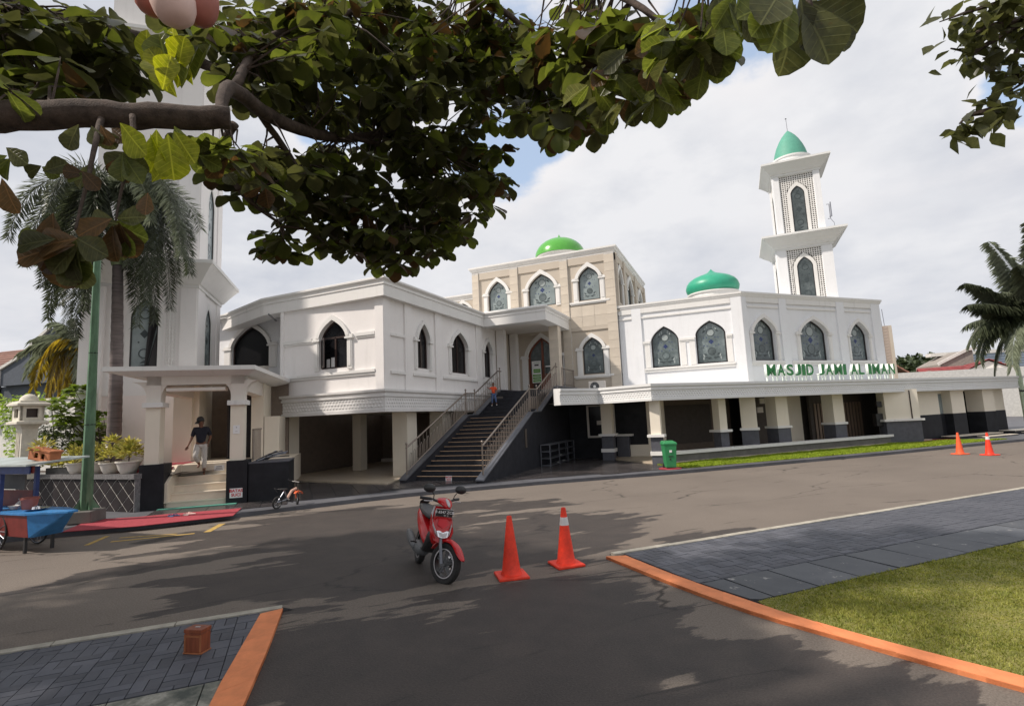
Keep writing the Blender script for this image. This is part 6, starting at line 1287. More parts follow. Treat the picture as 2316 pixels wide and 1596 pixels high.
def put_leaf(mb, p, d, L, roll=0.0, V=LEAFV, F=LEAFF, wide=1.0, mi=0, curl=1.0):
    B = basis_from(d, roll); mb.add([Vector(p)+B@Vector((x*L*wide, y*L, z*L*curl)) for x, y, z in V], F, mi)
rnd = random.uniform
# ---- pots along the planter wall
def foliage_ball(mb, c, r, n, L, up=.6, V=ELLV, F=ELLF, wide=1.0, mi=0, sq=1.0):
    for _ in range(n):
        a = rnd(0, 6.283); e = math.asin(rnd(-.2, 1)); d = Vector((math.cos(a)*math.cos(e), math.sin(a)*math.cos(e), math.sin(e)*sq)); p = Vector(c)+d*r*rnd(.25, .95)
        dd = d+Vector((rnd(-.5, .5), rnd(-.5, .5), rnd(-.3, up))); put_leaf(mb, p, dd, L*rnd(.7, 1.25), rnd(-.8, .8), V, F, wide, mi)
gp = 'white potted plants on the planter wall'
for (x, s_, hh, lab) in ((-15.62, 1.05, 0.0, 'white round pot with yellow green croton just right of the green pole'), (-15.0, .98, .30, 'white pot with the tallest yellow croton, middle of the three visible pots'), (-14.28, 1.08, .12, 'white pot with yellow croton next to the black pedestal'), (-16.42, 1.0, -.05, 'white bowl pot with yellow croton left of the green pole')):
    t = thing('potted_plant', lab, 'potted plant', group=gp)
    MB().lathe([(.13, 0), (.15, .01), (.20, .10), (.235, .22), (.25, .25), (.27, .26), (.27, .29), (.24, .29), (.22, .22)], (0, 0, 0), 22).build('pot', 'pot_white', t, smooth=True); MB().lathe([(0, .24), (.225, .24)], (0, 0, 0), 16).build('soil', 'soil', t)
    m = MB(); foliage_ball(m, (0, 0, .42), .30, 150, .16, .8)
    if hh > 0: foliage_ball(m, (0, .02, .50+hh), .16, 60, .16, 1.0)
    m.build('leaves', 'croton_leaf', t, kind='stuff'); MB().tube([(0, 0, .24), (.01, 0, .5+hh*.8)], .015, 5).build('stem', 'bark', t); place(t, (x, 8.74, 1.0), rnd(0, 6)); t.scale = (s_,)*3
t = thing('potted_plant', 'long dark trough with yellow croton hedge behind the cart roof', 'planter', group=None); MB().box(-.55, .55, -.14, .14, 0, .16).build('trough', 'black_plastic', t); m = MB()
for k in range(5): foliage_ball(m, (-.45+k*.22, 0, .24), .22, 70, .15, .8)
m.build('leaves', 'croton_leaf', t, kind='stuff'); place(t, (-17.05, 8.75, 1.0), 0)
t = thing('terracotta_planter', 'terracotta trough planter with pierced side resting tilted on the tin roof', 'planter'); FT = Fr((0, 0), 0)
MB().panel(FT, [(-.27, 0), (.27, 0), (.29, .20), (-.29, .20)], [[(-.13, .05), (-.03, .05), (-.03, .15), (-.13, .15)], [(.05, .05), (.15, .05), (.15, .15), (.05, .15)]], .10, .08).box(-.27, .27, .08, .10, 0, .2).box(-.29, -.26, -.1, .1, 0, .2).box(.26, .29, -.1, .1, 0, .2).box(-.27, .27, -.1, .1, 0, .015).build('trough', 'terracotta', t)
MB().panel(Fr((0, 0), 0), [(-.1, 0)]*0+[(-.31, .20), (.31, .20), (.31, .23), (-.31, .23)], [], .12, -.12).build('rim', 'terracotta', t)
m = MB(); foliage_ball(m, (-.1, 0, .22), .18, 60, .12, .6); foliage_ball(m, (-.02, 0, .08), .07, 25, .07, .4); m.build('leaves', 'croton_leaf', t, kind='stuff')
p = pd(99, 1048, 9.65); place(t, (p.x, p.y, 1.56)); t.rotation_euler = (0, rad(9), rad(6)); t.scale = (.95,)*3

# ---- air conditioners
def ac(label, p, rz, s=1.0):
    t = thing('air_conditioner', label, 'air conditioner'); bevel(MB().box(-.4, .4, -.14, .14, 0, .55).build('casing', 'soffit', t), .012)
    MB().lathe([(.20, 0), (.22, .012), (.225, 0)], (-.1, -.142, .28), 24, axis=(0, -1, 0)).lathe([(0, 0), (.2, .0), (.2, .003), (0, .003)], (-.1, -.142, .28), 24, axis=(0, -1, 0)).build('fan_grille', 'grey_plastic', t); MB().lathe([(0, 0), (.07, 0), (.07, .02), (0, .02)], (-.1, -.147, .28), 16, axis=(0, -1, 0)).build('fan_hub', 'white_plastic', t)
    for k in range(4): a = k*math.pi/2+.3; MB().tube([(-.1+.07*math.cos(a), -.15, .28+.07*math.sin(a)), (-.1+.21*math.cos(a), -.15, .28+.21*math.sin(a))], .012, 4).build('grille_bar', 'black_plastic', t)
    place(t, p, rz); t.scale = (s,)*3; return t
ac('white air conditioner unit standing on the canopy under the lower etched window', (-5.95, 24.2, 2.96), 0, .95); ac('beige air conditioner on the porch roof edge below the big dark arch', tuple(FX.P(-2.0, .6, 3.9)), 0, .8)
# ---- speaker on stand, camera box
sp_ = thing('loudspeaker', 'black loudspeaker on a stand in front of the far arcade wall', 'loudspeaker'); bevel(MB().box(-.22, .22, -.18, .18, .95, 1.65).build('cabinet', 'black_plastic', sp_), .03); MB().tube([(0, 0, .1), (0, 0, .95)], .03, 6).build('pole', 'black_plastic', sp_)
MB().box(-.2, .2, -.2, .2, 0, .5).build('case', 'black_plastic', sp_); MB().box(-.08, .08, -.24, -.205, .36, .46).build('amber_label', 'amber', sp_); q = pl(1992, 985, (0, 22.9), rad(45)); place(sp_, (q.x, q.y, .10), rad(20)); sp_.scale = (.8, .8, .8)
f = MB().box(-.12, .12, -.2, .1, -.12, .12); o = bevel(f.build('wall_lamp', 'black_plastic', None, label='small black floodlight box above the loudspeaker', category='lamp'), .02); q = pl(1987, 914, (0, 22.9), rad(45)); o.location = (q.x, q.y, q.z)

# ---- signs and lettering
sg_ = thing('mosque_sign', 'raised green letters with pale sides reading MASJID JAMI AL IMAN on the canopy', 'sign', (3.8, 26.1, 2.95))
SF = Fr((0, 22.25), rad(45)); a0 = SF.inv((1.06, 23.3, 0))[0]; a1 = SF.inv((6.58, 28.85, 0))[0]; word = 'MASJID JAMI AL IMAN'
wd = {'M': 1.12, 'A': .98, 'S': .92, 'J': .80, 'I': .46, 'D': .98, ' ': .42, 'L': .82, 'N': 1.0}
tot = sum(wd[c] for c in word); u = (a1-a0)/tot; x = a0
for c in word:
    if c != ' ':
        me = text_mesh(c, .60, .06, 'letter_green', .016, 'letter_side'); mn_ = [min(v.co[i] for v in me.vertices) for i in (0, 1)]; mx_ = [max(v.co[i] for v in me.vertices) for i in (0, 1)]
        for v in me.vertices: v.co.x = (v.co.x-(mn_[0]+mx_[0])/2)*(u*wd[c]*.84/(mx_[0]-mn_[0])); v.co.y = (v.co.y-mn_[1])*(.46/(mx_[1]-mn_[1]))
        lo_ = link('letter', me, sg_, SF.P(x+u*wd[c]/2, 0, 3.16)-Vector(wloc(sg_)), face_rot(SF))
        for k in ((-.3, .3) if c != 'I' else (0,)): MB().fbox(SF, x+u*wd[c]*(.5+k)-.012, x+u*wd[c]*(.5+k)+.012, -.06, .0, 2.94, 3.165).build('bracket', 'letter_side', sg_)
    x += u*wd[c]
def notice(name, label, lines, fr, a, d, z, w, h, size, mat='red_print', bold=.002, cat='sign', tilt=0):
    p = fr.P(a, d, z); t = thing(name, label, cat, tuple(p)); MB().fbox(fr, a-w/2, a+w/2, d-.006, d, z-h/2, z+h/2).build('board', 'white_print', t)
    for i, l in enumerate(lines): text_on('lettering', l, size, .0008, mat, fr, a, d+.002, z+h/2-(i+.5)*h/len(lines)*.86-h*.06, t, bold)
    return t
notice('notice_sign', 'white sign with red letters BATAS SUCI on the black porch pedestal', ['BATAS', 'SUCI'], FP, 2.17, .012, .36, .30, .24, .105, bold=.003)
notice('notice_sign', 'small white BATAS SUCI sign on the lowest black stair riser', ['BATAS', 'SUCI'], F0, -8.55, -14.82, .15, .24, .17, .075, bold=.004) if False else notice('notice_sign', 'small white BATAS SUCI sign at the foot of the black stairs', ['BATAS', 'SUCI'], F0, -8.55, -14.80, .17, .22, .17, .07, bold=.003)
notice('paper_notice', 'framed white notice on the right porch column', ['=', '---'], FP, 2.14, -.05, 1.98, .16, .22, .06, 'grey_plastic', .001)
t = thing('paper_notice', 'small white notice with grey lines on the top step riser', 'notice', tuple(P_(1.5, -1.2, .95))); MB().fbox(FP, 1.38, 1.62, -1.22, -1.21, .87, 1.02).build('board', 'white_print', t)
for k in range(3): MB().fbox(FP, 1.41+.01*k, 1.59-.012*k, -1.21, -1.208, .90+.04*k, .915+.04*k).build('text_line', 'grey_plastic', t)
bnr = thing('door_banner', 'white and green printed banner hanging on the brown main door', 'banner', (-9.03, 24.5, 3.9)); FBn = Fr((0, 24.6), 0)
MB().fbox(FBn, -9.28, -8.80, .02, .03, 3.62, 4.70).build('banner_sheet', 'white_print', bnr)
for a, b, z0, z1 in ((-9.20, -8.84, 4.12, 4.30), (-9.24, -8.83, 3.94, 4.04), (-9.24, -8.83, 3.80, 3.91), (-9.24, -8.83, 3.66, 3.77)): MB().fbox(FBn, a, b, .03, .034, z0, z1).build('green_panel', 'green_print', bnr)
MB().fbox(FBn, -9.14, -8.92, .03, .034, 4.46, 4.53).build('emblem', 'black_print', bnr); MB().fbox(FBn, -9.22, -8.86, .02, .032, 3.34, 3.58).build('lower_notice', 'black_print', bnr)
for z, s_ in ((4.60, .05), (4.21, .05), (3.99, .045), (3.86, .045), (3.71, .045)): MB().fbox(FBn, -9.17, -8.88, .034, .036, z-.008, z+.008).build('text_line', 'white_print' if z < 4.5 else 'green_print', bnr)
MB().box(-8.55, -8.3, 24.53, 24.54, 4.36, 4.42).build('door_label', 'white_print', None, label='small white label stuck on the right door leaf', category='label', org=(-8.4, 24.5, 4.4))

# ================================================================== NEIGHBOURING HOUSES
def gable(parent, fr, s0, s1, d0, d1, ze, zr, mat, th=.12, over=.4, tiles=0, axis='s'):
    """roof ridge along s (axis 's') or along d"""
    P = fr.P
    if axis == 's':
        dm = (d0+d1)/2
        for da, db, nm in ((d1+over, dm, 1), (d0-over, dm, -1)):
            k = (zr-ze)/abs(dm-(d1 if nm > 0 else d0)); za = ze-over*k
            a = [P(s0-over, da, za), P(s1+over, da, za), P(s1+over, db, zr), P(s0-over, db, zr)]
            MB().hexa([p-Vector((0, 0, th)) for p in a]+a).build('roof', mat, parent)
            if tiles and nm > 0:
                n = tiles; rf_ = parent
                for i in range(n):
                    t0, t1 = i/n, (i+1)/n; y0, y1 = da+(db-da)*t0, da+(db-da)*t1; z0, z1 = za+(zr-za)*t0, za+(zr-za)*t1
                    MB().hexa([P(s0-over, y0, z0), P(s1+over, y0, z0), P(s1+over, y1, z1), P(s0-over, y1, z1), P(s0-over, y0, z0+.07), P(s1+over, y0, z0+.07), P(s1+over, y1, z1+.01), P(s0-over, y1, z1+.01)]).build('tile_course', mat, parent)
    else:
        sm = (s0+s1)/2
        for sa, sb in ((s0-over, sm), (s1+over, sm)):
            k = (zr-ze)/abs(sm-s0); za = ze-over*k; a = [P(sa, d1+over, za), P(sb, d1+over, zr), P(sb, d0-over, zr), P(sa, d0-over, za)]
            MB().hexa([p-Vector((0, 0, th)) for p in a]+a).build('roof', mat, parent)
            if tiles:
                n = tiles
                for i in range(n):
                    t0, t1 = i/n, (i+1)/n; x0, x1 = sa+(sb-sa)*t0, sa+(sb-sa)*t1; z0, z1 = za+(zr-za)*t0, za+(zr-za)*t1
                    MB().hexa([P(x0, d1+over, z0), P(x0, d0-over, z0), P(x1, d0-over, z1), P(x1, d1+over, z1), P(x0, d1+over, z0+.09), P(x0, d0-over, z0+.09), P(x1, d0-over, z1+.01), P(x1, d1+over, z1+.01)]).build('tile_course', mat, parent)
lh = thing('neighbour_house', 'dark grey house with brown tiled roof behind the garden wall', 'house', (-34, 15, -.03))
HF = Fr((-31.6, 14.6), rad(8))
MB().fbox(HF, -8, 1.6, -8, 0, -.03, 4.6).build('wall', 'slate_wall', lh)
MB().prism(HF, [(-1.6, 4.6), (1.62, 4.6), (1.62, 7.2), (.9, 6.75), (-.3, 5.9), (-1.6, 5.4)], -8, .3).build('gable_wall', 'slate_wall', lh)
MB().prism(HF, [(-1.66, 4.4), (-1.6, 5.5), (-.3, 6.0), (.9, 6.85), (1.70, 7.35), (1.70, 7.22), (.95, 6.70), (-.3, 5.87), (-1.52, 5.38), (-1.54, 2.4), (-1.66, 2.4)], .30, .40).build('white_trim', 'house_white', lh)
gable(lh, HF, -8, 0.6, -7.5, -.5, 5.3, 7.3, 'brown_tile', tiles=12, over=.7); MB().fbox(HF, -8, -1.9, 0.02, .1, 2.0, 5.0).build('louvre_wall', 'dark_frame', lh)
gw = thing('garden_wall', 'white garden wall partly covered with climbing plants at the left edge', 'wall', (-21, 10.6, .06)); MB().box(-27, -19.2, 10.6, 10.85, .05, 3.25).build('wall_body', 'house_white', gw); MB().box(-27, -19.15, 10.55, 10.9, 3.25, 3.33).build('coping', 'lantern_stone', gw)
# small orange tarpaulin or roof piece seen between the palm fronds
MB().hexa([(-24.5, 13.2, 3.5), (-22.6, 13.6, 3.5), (-22.4, 15, 3.5), (-24.6, 15, 3.5), (-24.0, 13.6, 4.9), (-23.2, 13.8, 4.9), (-23.2, 14.4, 4.9), (-24.0, 14.4, 4.9)]).build('garden_shed_roof', 'box_pale', None, label='small orange brown roof showing below the yellow palm fronds', category='roof', org=(-23.5, 14, 3.5))
R2 = rad(45)
def hbox(p): return Fr((p[0], p[1]), R2)
h1 = thing('neighbour_house', 'house with dull red roof rising just right of the prayer wing', 'house', (24.7, 62, -.03)); f = Fr((17, 62), rad(10)); MB().fbox(f, -6, 9, -10, 0, 0, 4.6).build('wall', 'house_white', h1)
def roof_px(name, parent, pts, mat, D, thick=.15, depth=6):
    """a roof slope whose outline stands in a tilted plane at distance D"""
    q = [pd(x, y, D) for x, y in pts]
    return q
f = Fr((15.7, 72.0), rad(-8)); gable(h1, f, -2.6, 3.6, -12, -2, 4.0, 6.6, 'brown_tile', axis='d', tiles=8)
h2 = thing('neighbour_house', 'low house with grey fibre cement roof beyond the canopy', 'house', (18.7, 70, -.03)); f = Fr((19.6, 70), rad(-20)); MB().fbox(f, -4, 3, -8, 0, 0, 3.9).build('wall', 'house_white', h2); gable(h2, f, -4.4, 3.4, -9, 0, 3.8, 5.0, 'fibre_roof', axis='d', tiles=5)
h3 = thing('neighbour_house', 'house with red tiled roof and pale gable wall beyond the canopy', 'house', (22, 66, -.03)); f = Fr((22.2, 66), rad(-6)); MB().prism(f, [(-3.1, 0), (4.3, 0), (4.3, 3.6), (.6, 5.45), (-3.1, 3.6)], -9, 0).build('gable_wall', 'house_white', h3)
for sa, sb in ((-3.5, .6), (4.7, .6)):
    za, zr = 3.42, 5.62; n = 9
    for i in range(n):
        t0, t1 = i/n, (i+1)/n; x0, x1 = sa+(sb-sa)*t0, sa+(sb-sa)*t1; z0, z1 = za+(zr-za)*t0, za+(zr-za)*t1; P = f.P
        MB().hexa([P(x0, .35, z0), P(x0, -9, z0), P(x1, -9, z1), P(x1, .35, z1), P(x0, .35, z0+.10), P(x0, -9, z0+.10), P(x1, -9, z1+.02), P(x1, .35, z1+.02)]).build('tile_course', 'red_tile', h3)
f2 = Fr((16.2, 68), rad(20)); 
h5 = thing('neighbour_house', 'wing with red tiled slope facing the road, left of the pale gable', 'house', (19.5, 67, -.03)); f = Fr((18.3, 67.5), rad(0)); gable(h5, f, .2, 4.3, -5.5, -.5, 3.6, 5.35, 'red_tile', tiles=9, over=.3); MB().fbox(f, .2, 4.3, -5.2, -.8, 0, 3.6).build('wall', 'house_white', h5)
h4 = thing('neighbour_house', 'large house with blue grey slate roof behind the oil palm', 'house', (29, 78, -.03)); f = Fr((29.5, 76), rad(8)); MB().fbox(f, -6.5, 12, -10, 0, 0, 3.8).build('wall', 'house_white', h4); gable(h4, f, -4.5, 12, -9, 0, 3.9, 7.2, 'slate_tile', tiles=12, over=.8)
MB().fbox(f, -7.0, 12, -5.5, -4.2, 7.1, 7.5).build('ridge_band', 'house_white', h4); MB().prism(f, [(-8.0, 5.3), (-4.8, 5.3), (-4.8, 7.3), (-5.2, 7.35), (-8.0, 5.9)], -6, 0.1).build('side_gable', 'fibre_roof', h4); MB().prism(f, [(-8.3, 5.75), (-5.2, 7.25), (-3.5, 7.35), (-3.5, 7.6), (-5.3, 7.55), (-8.35, 6.05)], .1, .3).build('white_fascia', 'house_white', h4)
tw_ = thing('brick_stub', 'unfinished brick chimney stub with two bare steel rods behind the wing', 'chimney', (8.4, 36.5, 0)); q = pd(1999, 785, 36); cx, cy = q.x, q.y
body = MB().box(cx-.45, cx+.38, cy-.4, cy+.4, 0, 6.9).build('core', 'grout', tw_)
zt_ = (pd(1999, 738, 36)).z
body.data.transform(Matrix.Diagonal((1, 1, (zt_)/6.9, 1)))
bm_ = MB().box(-.2, .2, -.02, .0, -.09, .09).mesh('brick', 'brick_wall'); o_ = Vector(wloc(tw_))
for r in range(16):
    for k in range(2): link('brick', bm_, tw_, Vector((cx-.245+k*.415+(.0 if r % 2 else .0), cy-.401, zt_-.1-r*.2))-o_)
for dx in (.05, .2): MB().tube([(cx+dx, cy, zt_-.1), (cx+dx-.05, cy, zt_+1.2)], .018, 4).build('steel_rod', 'grey_metal', tw_)
MB().box(cx+.30, cx+.48, cy-.45, cy+.45, 2, zt_-.0).build('corner_post', 'beige_stone', tw_)

# ================================================================== TREES
def crown_tree(name, label, p, h, r, mat, n, L, group=None, seed=1):
    rs = random.Random(seed); t = thing(name, label, 'tree', p, 0, group); m = MB()
    lobes = [(Vector((rs.uniform(-1, 1)*r*.6, rs.uniform(-1, 1)*r*.6, h*rs.uniform(.55, .9))), r*rs.uniform(.35, .6)) for _ in range(9)]
    for _ in range(n):
        c, q = rs.choice(lobes); a = rs.uniform(0, 6.28); e = math.asin(rs.uniform(-.6, 1)); d = Vector((math.cos(a)*math.cos(e), math.sin(a)*math.cos(e), math.sin(e))); P0 = Vector(p)+c+d*q*rs.uniform(.6, 1.05)
        put_leaf(m, P0, d+Vector((rs.uniform(-1, 1), rs.uniform(-1, 1), rs.uniform(-1, .5))), L*rs.uniform(.6, 1.4), rs.uniform(-1, 1), ELLV, ELLF, 1.6)
    m.build('crown', mat, t, kind='stuff'); MB().tube([p, Vector(p)+Vector((.1, 0, h*.4)), Vector(p)+Vector((0, 0, h*.75))], [.3, .22, .08], 7).build('trunk', 'bark', t)
    return t
gt = 'distant trees beyond the red roofs'
for k, (x, y, D, h, r, lb) in enumerate(((2062, 832, 95, 7.6, 5, 'leftmost of the small distant trees beyond the red roofs'), (2090, 828, 100, 8.5, 5, 'middle one of the small distant trees beyond the red roofs'), (2118, 832, 92, 7.4, 5, 'rightmost of the small distant trees beyond the red roofs'))):
    q = pd(x, y, D); crown_tree('broadleaf_tree', lb, (q.x, q.y, 0), q.z+1.0, r, 'far_leaf', 900, .9, gt, k)
# palms
def frond(parent, base, end, lift, leaf, mat, n=70, style='flat', rows=2, rs=random, w=.05, name='frond', hang=.5):
    mb = MB(); base = Vector(base); end = Vector(end); v = end-base; h = Vector((v.x, v.y, 0)); hl_ = h.length; h = h.normalized() if hl_ > .05 else Vector((1, 0, 0))
    p1 = base+h*hl_*.30+Vector((0, 0, lift)); p2 = base+h*hl_*.88+Vector((0, 0, max(v.z, -.2)*hang+lift*.85)) if v.z < 0 else base.lerp(end, .75)+Vector((0, 0, lift*.5))
    pts = [base*(1-t)**3+p1*3*t*(1-t)**2+p2*3*t*t*(1-t)+end*t**3 for t in [i/n for i in range(n+1)]]
    raw = [base*(1-t)**3+p1*3*t*(1-t)**2+p2*3*t*t*(1-t)+end*t**3 for t in [i/160 for i in range(161)]]
    cum = [0.0]
    for i in range(160): cum.append(cum[-1]+(raw[i+1]-raw[i]).length)
    if style == 'fox': n = int(cum[-1]/.05)
    pts = []; k = 0
    for i in range(n+1):
        L_ = cum[-1]*i/n
        while k < 159 and cum[k+1] < L_: k += 1
        pts.append(raw[k].lerp(raw[k+1], (L_-cum[k])/max(1e-6, cum[k+1]-cum[k])))
    q_ = pts[::5]+([pts[-1]] if n % 5 else []); mb.tube(q_, [max(.006, w*.6*(1-i/(len(q_)+1))) for i in range(len(q_))], 5)
    side = h.cross(Vector((0, 0, 1)))
    for i in range(int(n*.12), n):
        t = (pts[min(i+1, n)]-pts[i]).normalized(); up = side.cross(t); f = i/n; ll = leaf*max(.30, math.sin(math.pi*min(.97, .18+f*.80)))**.6*rs.uniform(.8, 1.1)
        for r in range(rows):
            if style == 'fox': a = 2*math.pi*r/rows+rs.uniform(-.4, .4)+i*.5; d = side*math.cos(a)+up*math.sin(a)+t*rs.uniform(.4, .9)+Vector((0, 0, -.22))
            else: sg = 1 if r % 2 else -1; d = side*sg*rs.uniform(.8, 1)+t*rs.uniform(.55, .9)+up*rs.uniform(-.1, .35)+Vector((0, 0, -.35 if style == 'flat' else -1.1*rs.uniform(.5, 1)))
            d.normalize(); wv = d.cross(up if abs(d.dot(up)) < .9 else side).normalized()*w*(.42 if style == 'fox' else .8); b0 = pts[i]; mid = b0+d*ll*.5; tip = b0+d*ll+Vector((0, 0, -ll*(.12 if style == 'fox' else .3)))
            mb.add([b0, mid+wv, tip, mid-wv], [(0, 1, 2, 3)] if style == 'fox' else [(0, 1, 2), (0, 2, 3)])
    return mb.build(name, mat, parent)
fp_ = thing('foxtail_palm', 'tall foxtail palm with bushy drooping fronds in front of the broad minaret', 'palm', (-16.42, 9.6, .9)); rr_ = random.Random(11)
b0 = Vector((-16.42, 9.62, .9)); tb = pd(266, 600, 15.2); cb = pd(240, 455, 15.2)
tk = [b0, b0.lerp(tb, .2), b0.lerp(tb, .5), b0.lerp(tb, .8), tb]; mb = MB(); N_ = 44
pts = [b0.lerp(tb, i/N_)+Vector((math.sin(i/N_*3)*.06, 0, 0)) for i in range(N_+1)]; mb.tube(pts, [(.185-.06*(i/N_))*(1.0+(.05 if i % 2 else 0))+(.06*max(0, 1-i/5)) for i in range(N_+1)], 12); mb.build('trunk', 'palm_bark', fp_, smooth='all')
MB().tube([tb, tb.lerp(cb, .3), tb.lerp(cb, .7), cb], [.15, .17, .11, .07], 12).build('crownshaft', 'crownshaft', fp_, smooth=True)
tgt = [(18, 540), (55, 600), (95, 600), (95, 650), (110, 720), (135, 690), (150, 740), (170, 760), (190, 700), (130, 620), (160, 640), (455, 520), (430, 545), (400, 640), (385, 700), (430, 620), (350, 730), (330, 690), (360, 640), (310, 740), (300, 670), (410, 580), (290, 600), (110, 480), (340, 500), (205, 640), (150, 380), (330, 400)]
for (x, y) in tgt:
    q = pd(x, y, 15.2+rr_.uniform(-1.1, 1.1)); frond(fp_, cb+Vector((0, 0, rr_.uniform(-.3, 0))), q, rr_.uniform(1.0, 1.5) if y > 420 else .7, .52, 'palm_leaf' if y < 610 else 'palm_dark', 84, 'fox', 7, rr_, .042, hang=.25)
# yellowing coconut palm behind
cp_ = thing('coconut_palm', 'small coconut palm with yellowing fronds between the house and minaret', 'palm', (-24, 12.5, 0)); cb = pd(196, 800, 21); cp_.location = (cb.x, cb.y, 0); rr_ = random.Random(5)
MB().tube([(cb.x, cb.y, 0), (cb.x+.1, cb.y, 2.5), tuple(cb)], [.22, .16, .14], 9).build('trunk', 'palm_bark', cp_)
for k, (x, y, m) in enumerate(((70, 770, 'palm_leaf'), (40, 800, 'palm_leaf'), (60, 850, 'palm_leaf'), (75, 880, 'palm_yellow'), (110, 900, 'palm_yellow'), (140, 890, 'palm_yellow'), (170, 880, 'palm_yellow'), (185, 870, 'palm_leaf'), (110, 730, 'palm_leaf'), (160, 720, 'palm_leaf'), (230, 740, 'palm_leaf'), (90, 830, 'palm_yellow'), (190, 900, 'palm_leaf'))):
    q = pd(x, y, 21+rr_.uniform(-1.2, 1.2)); frond(cp_, cb, q, 1.0, .70, m, 60, 'droop', 2, rr_, .05)
# oil palm at the right edge
op = thing('oil_palm', 'dark oil palm with long feathery fronds reaching in at the right edge', 'palm', (20, 28, 0)); cb = pd(2385, 745, 27); op.location = (cb.x, cb.y, 0); rr_ = random.Random(8)
MB().tube([(cb.x, cb.y, 0), (cb.x, cb.y, 3), tuple(cb)], [.42, .38, .35], 10).build('trunk', 'palm_bark', op)
for k, (x, y) in enumerate(((2235, 545), (2180, 640), (2185, 690), (2185, 735), (2195, 780), (2215, 815), (2250, 850), (2300, 600), (2330, 500), (2290, 830), (2480, 560), (2560, 640), (2600, 760), (2240, 770), (2210, 700), (2265, 660), (2500, 830))):
    q = pd(x, y, 27+rr_.uniform(-1.5, 1.5)); frond(op, cb, q, 1.2, .95, 'palm_dark' if k % 3 else 'palm_leaf', 120, 'droop', 4, rr_, .045)
# broad leaved garden shrub, vine and ferns
sh = thing('garden_shrub', 'tall green broadleaf shrub between the stone lantern and palm', 'shrub', (-17.3, 9.9, .9)); rr = random.Random(2); m = MB(); sm = MB(); o = Vector((-17.3, 9.9, .9))
for k in range(120):
    px_, py_ = rr.uniform(100, 235), rr.uniform(868, 1010)
    if py_ < 900 and not 150 < px_ < 195: continue
    if px_ > 195 and py_ < 925: continue
    q = pd(px_, py_, 16.0+rr.uniform(-.6, .6)); 
    for j in range(9):
        a = rr.uniform(0, 6.28); put_leaf(m, q+Vector((math.cos(a), math.sin(a), 0))*.05, Vector((math.cos(a), math.sin(a), rr.uniform(-.5, .45))), rr.uniform(.16, .29), rr.uniform(-.5, .5), ELLV, ELLF, 1.6)
    if k % 4 == 0: MB().tube([o, o.lerp(q, .5)+Vector((0, .1, .15)), q], [.02, .014, .006], 5).build('stem', 'bark', sh)
m.build('leaves', 'shrub_leaf', sh, kind='stuff')
sh2 = thing('garden_shrub', 'dark feathery shrub low behind the stone lantern', 'shrub', (-17.0, 9.3, .9)); m = MB()
for k in range(900):
    q = pd(rr.uniform(92, 165), rr.uniform(960, 1050), 15.3+rr.uniform(-.4, .4)); put_leaf(m, q, (rr.uniform(-1, 1), rr.uniform(-1, 1), rr.uniform(-.6, .3)), rr.uniform(.08, .18), 0, ELLV, ELLF, .8)
m.build('leaves', 'palm_dark', sh2, kind='stuff'); MB().tube([(-17.0, 9.3, .9), (-16.95, 9.35, 1.9)], .02, 5).build('stem', 'bark', sh2)
vn = thing('climbing_vine', 'light green vine hanging over the white garden wall', 'vine', (-21, 10.5, .5)); m = MB()
for k in range(1700):
    x = rr.uniform(-30, 105); y = rr.uniform(888, 1060)
    if x > 50 and y > 915: continue
    if y > 960 and x < 8+ (y-960)*.12: continue
    q = py(x, y, 10.5-rr.uniform(.0, .28))
    if q.z > 3.5: continue
    put_leaf(m, q, (rr.uniform(-1, 1), rr.uniform(-1.3, -.2), rr.uniform(-1.2, .5)), rr.uniform(.09, .17), rr.uniform(-.6, .6), ELLV, ELLF, 1.7)
m.build('leaves', 'shrub_leaf', vn, kind='stuff'); MB().tube([(-21.2, 10.5, .3), (-21, 10.45, 2), (-21.4, 10.5, 3.3)], [.03, .02, .01], 5).build('stem', 'bark', vn)

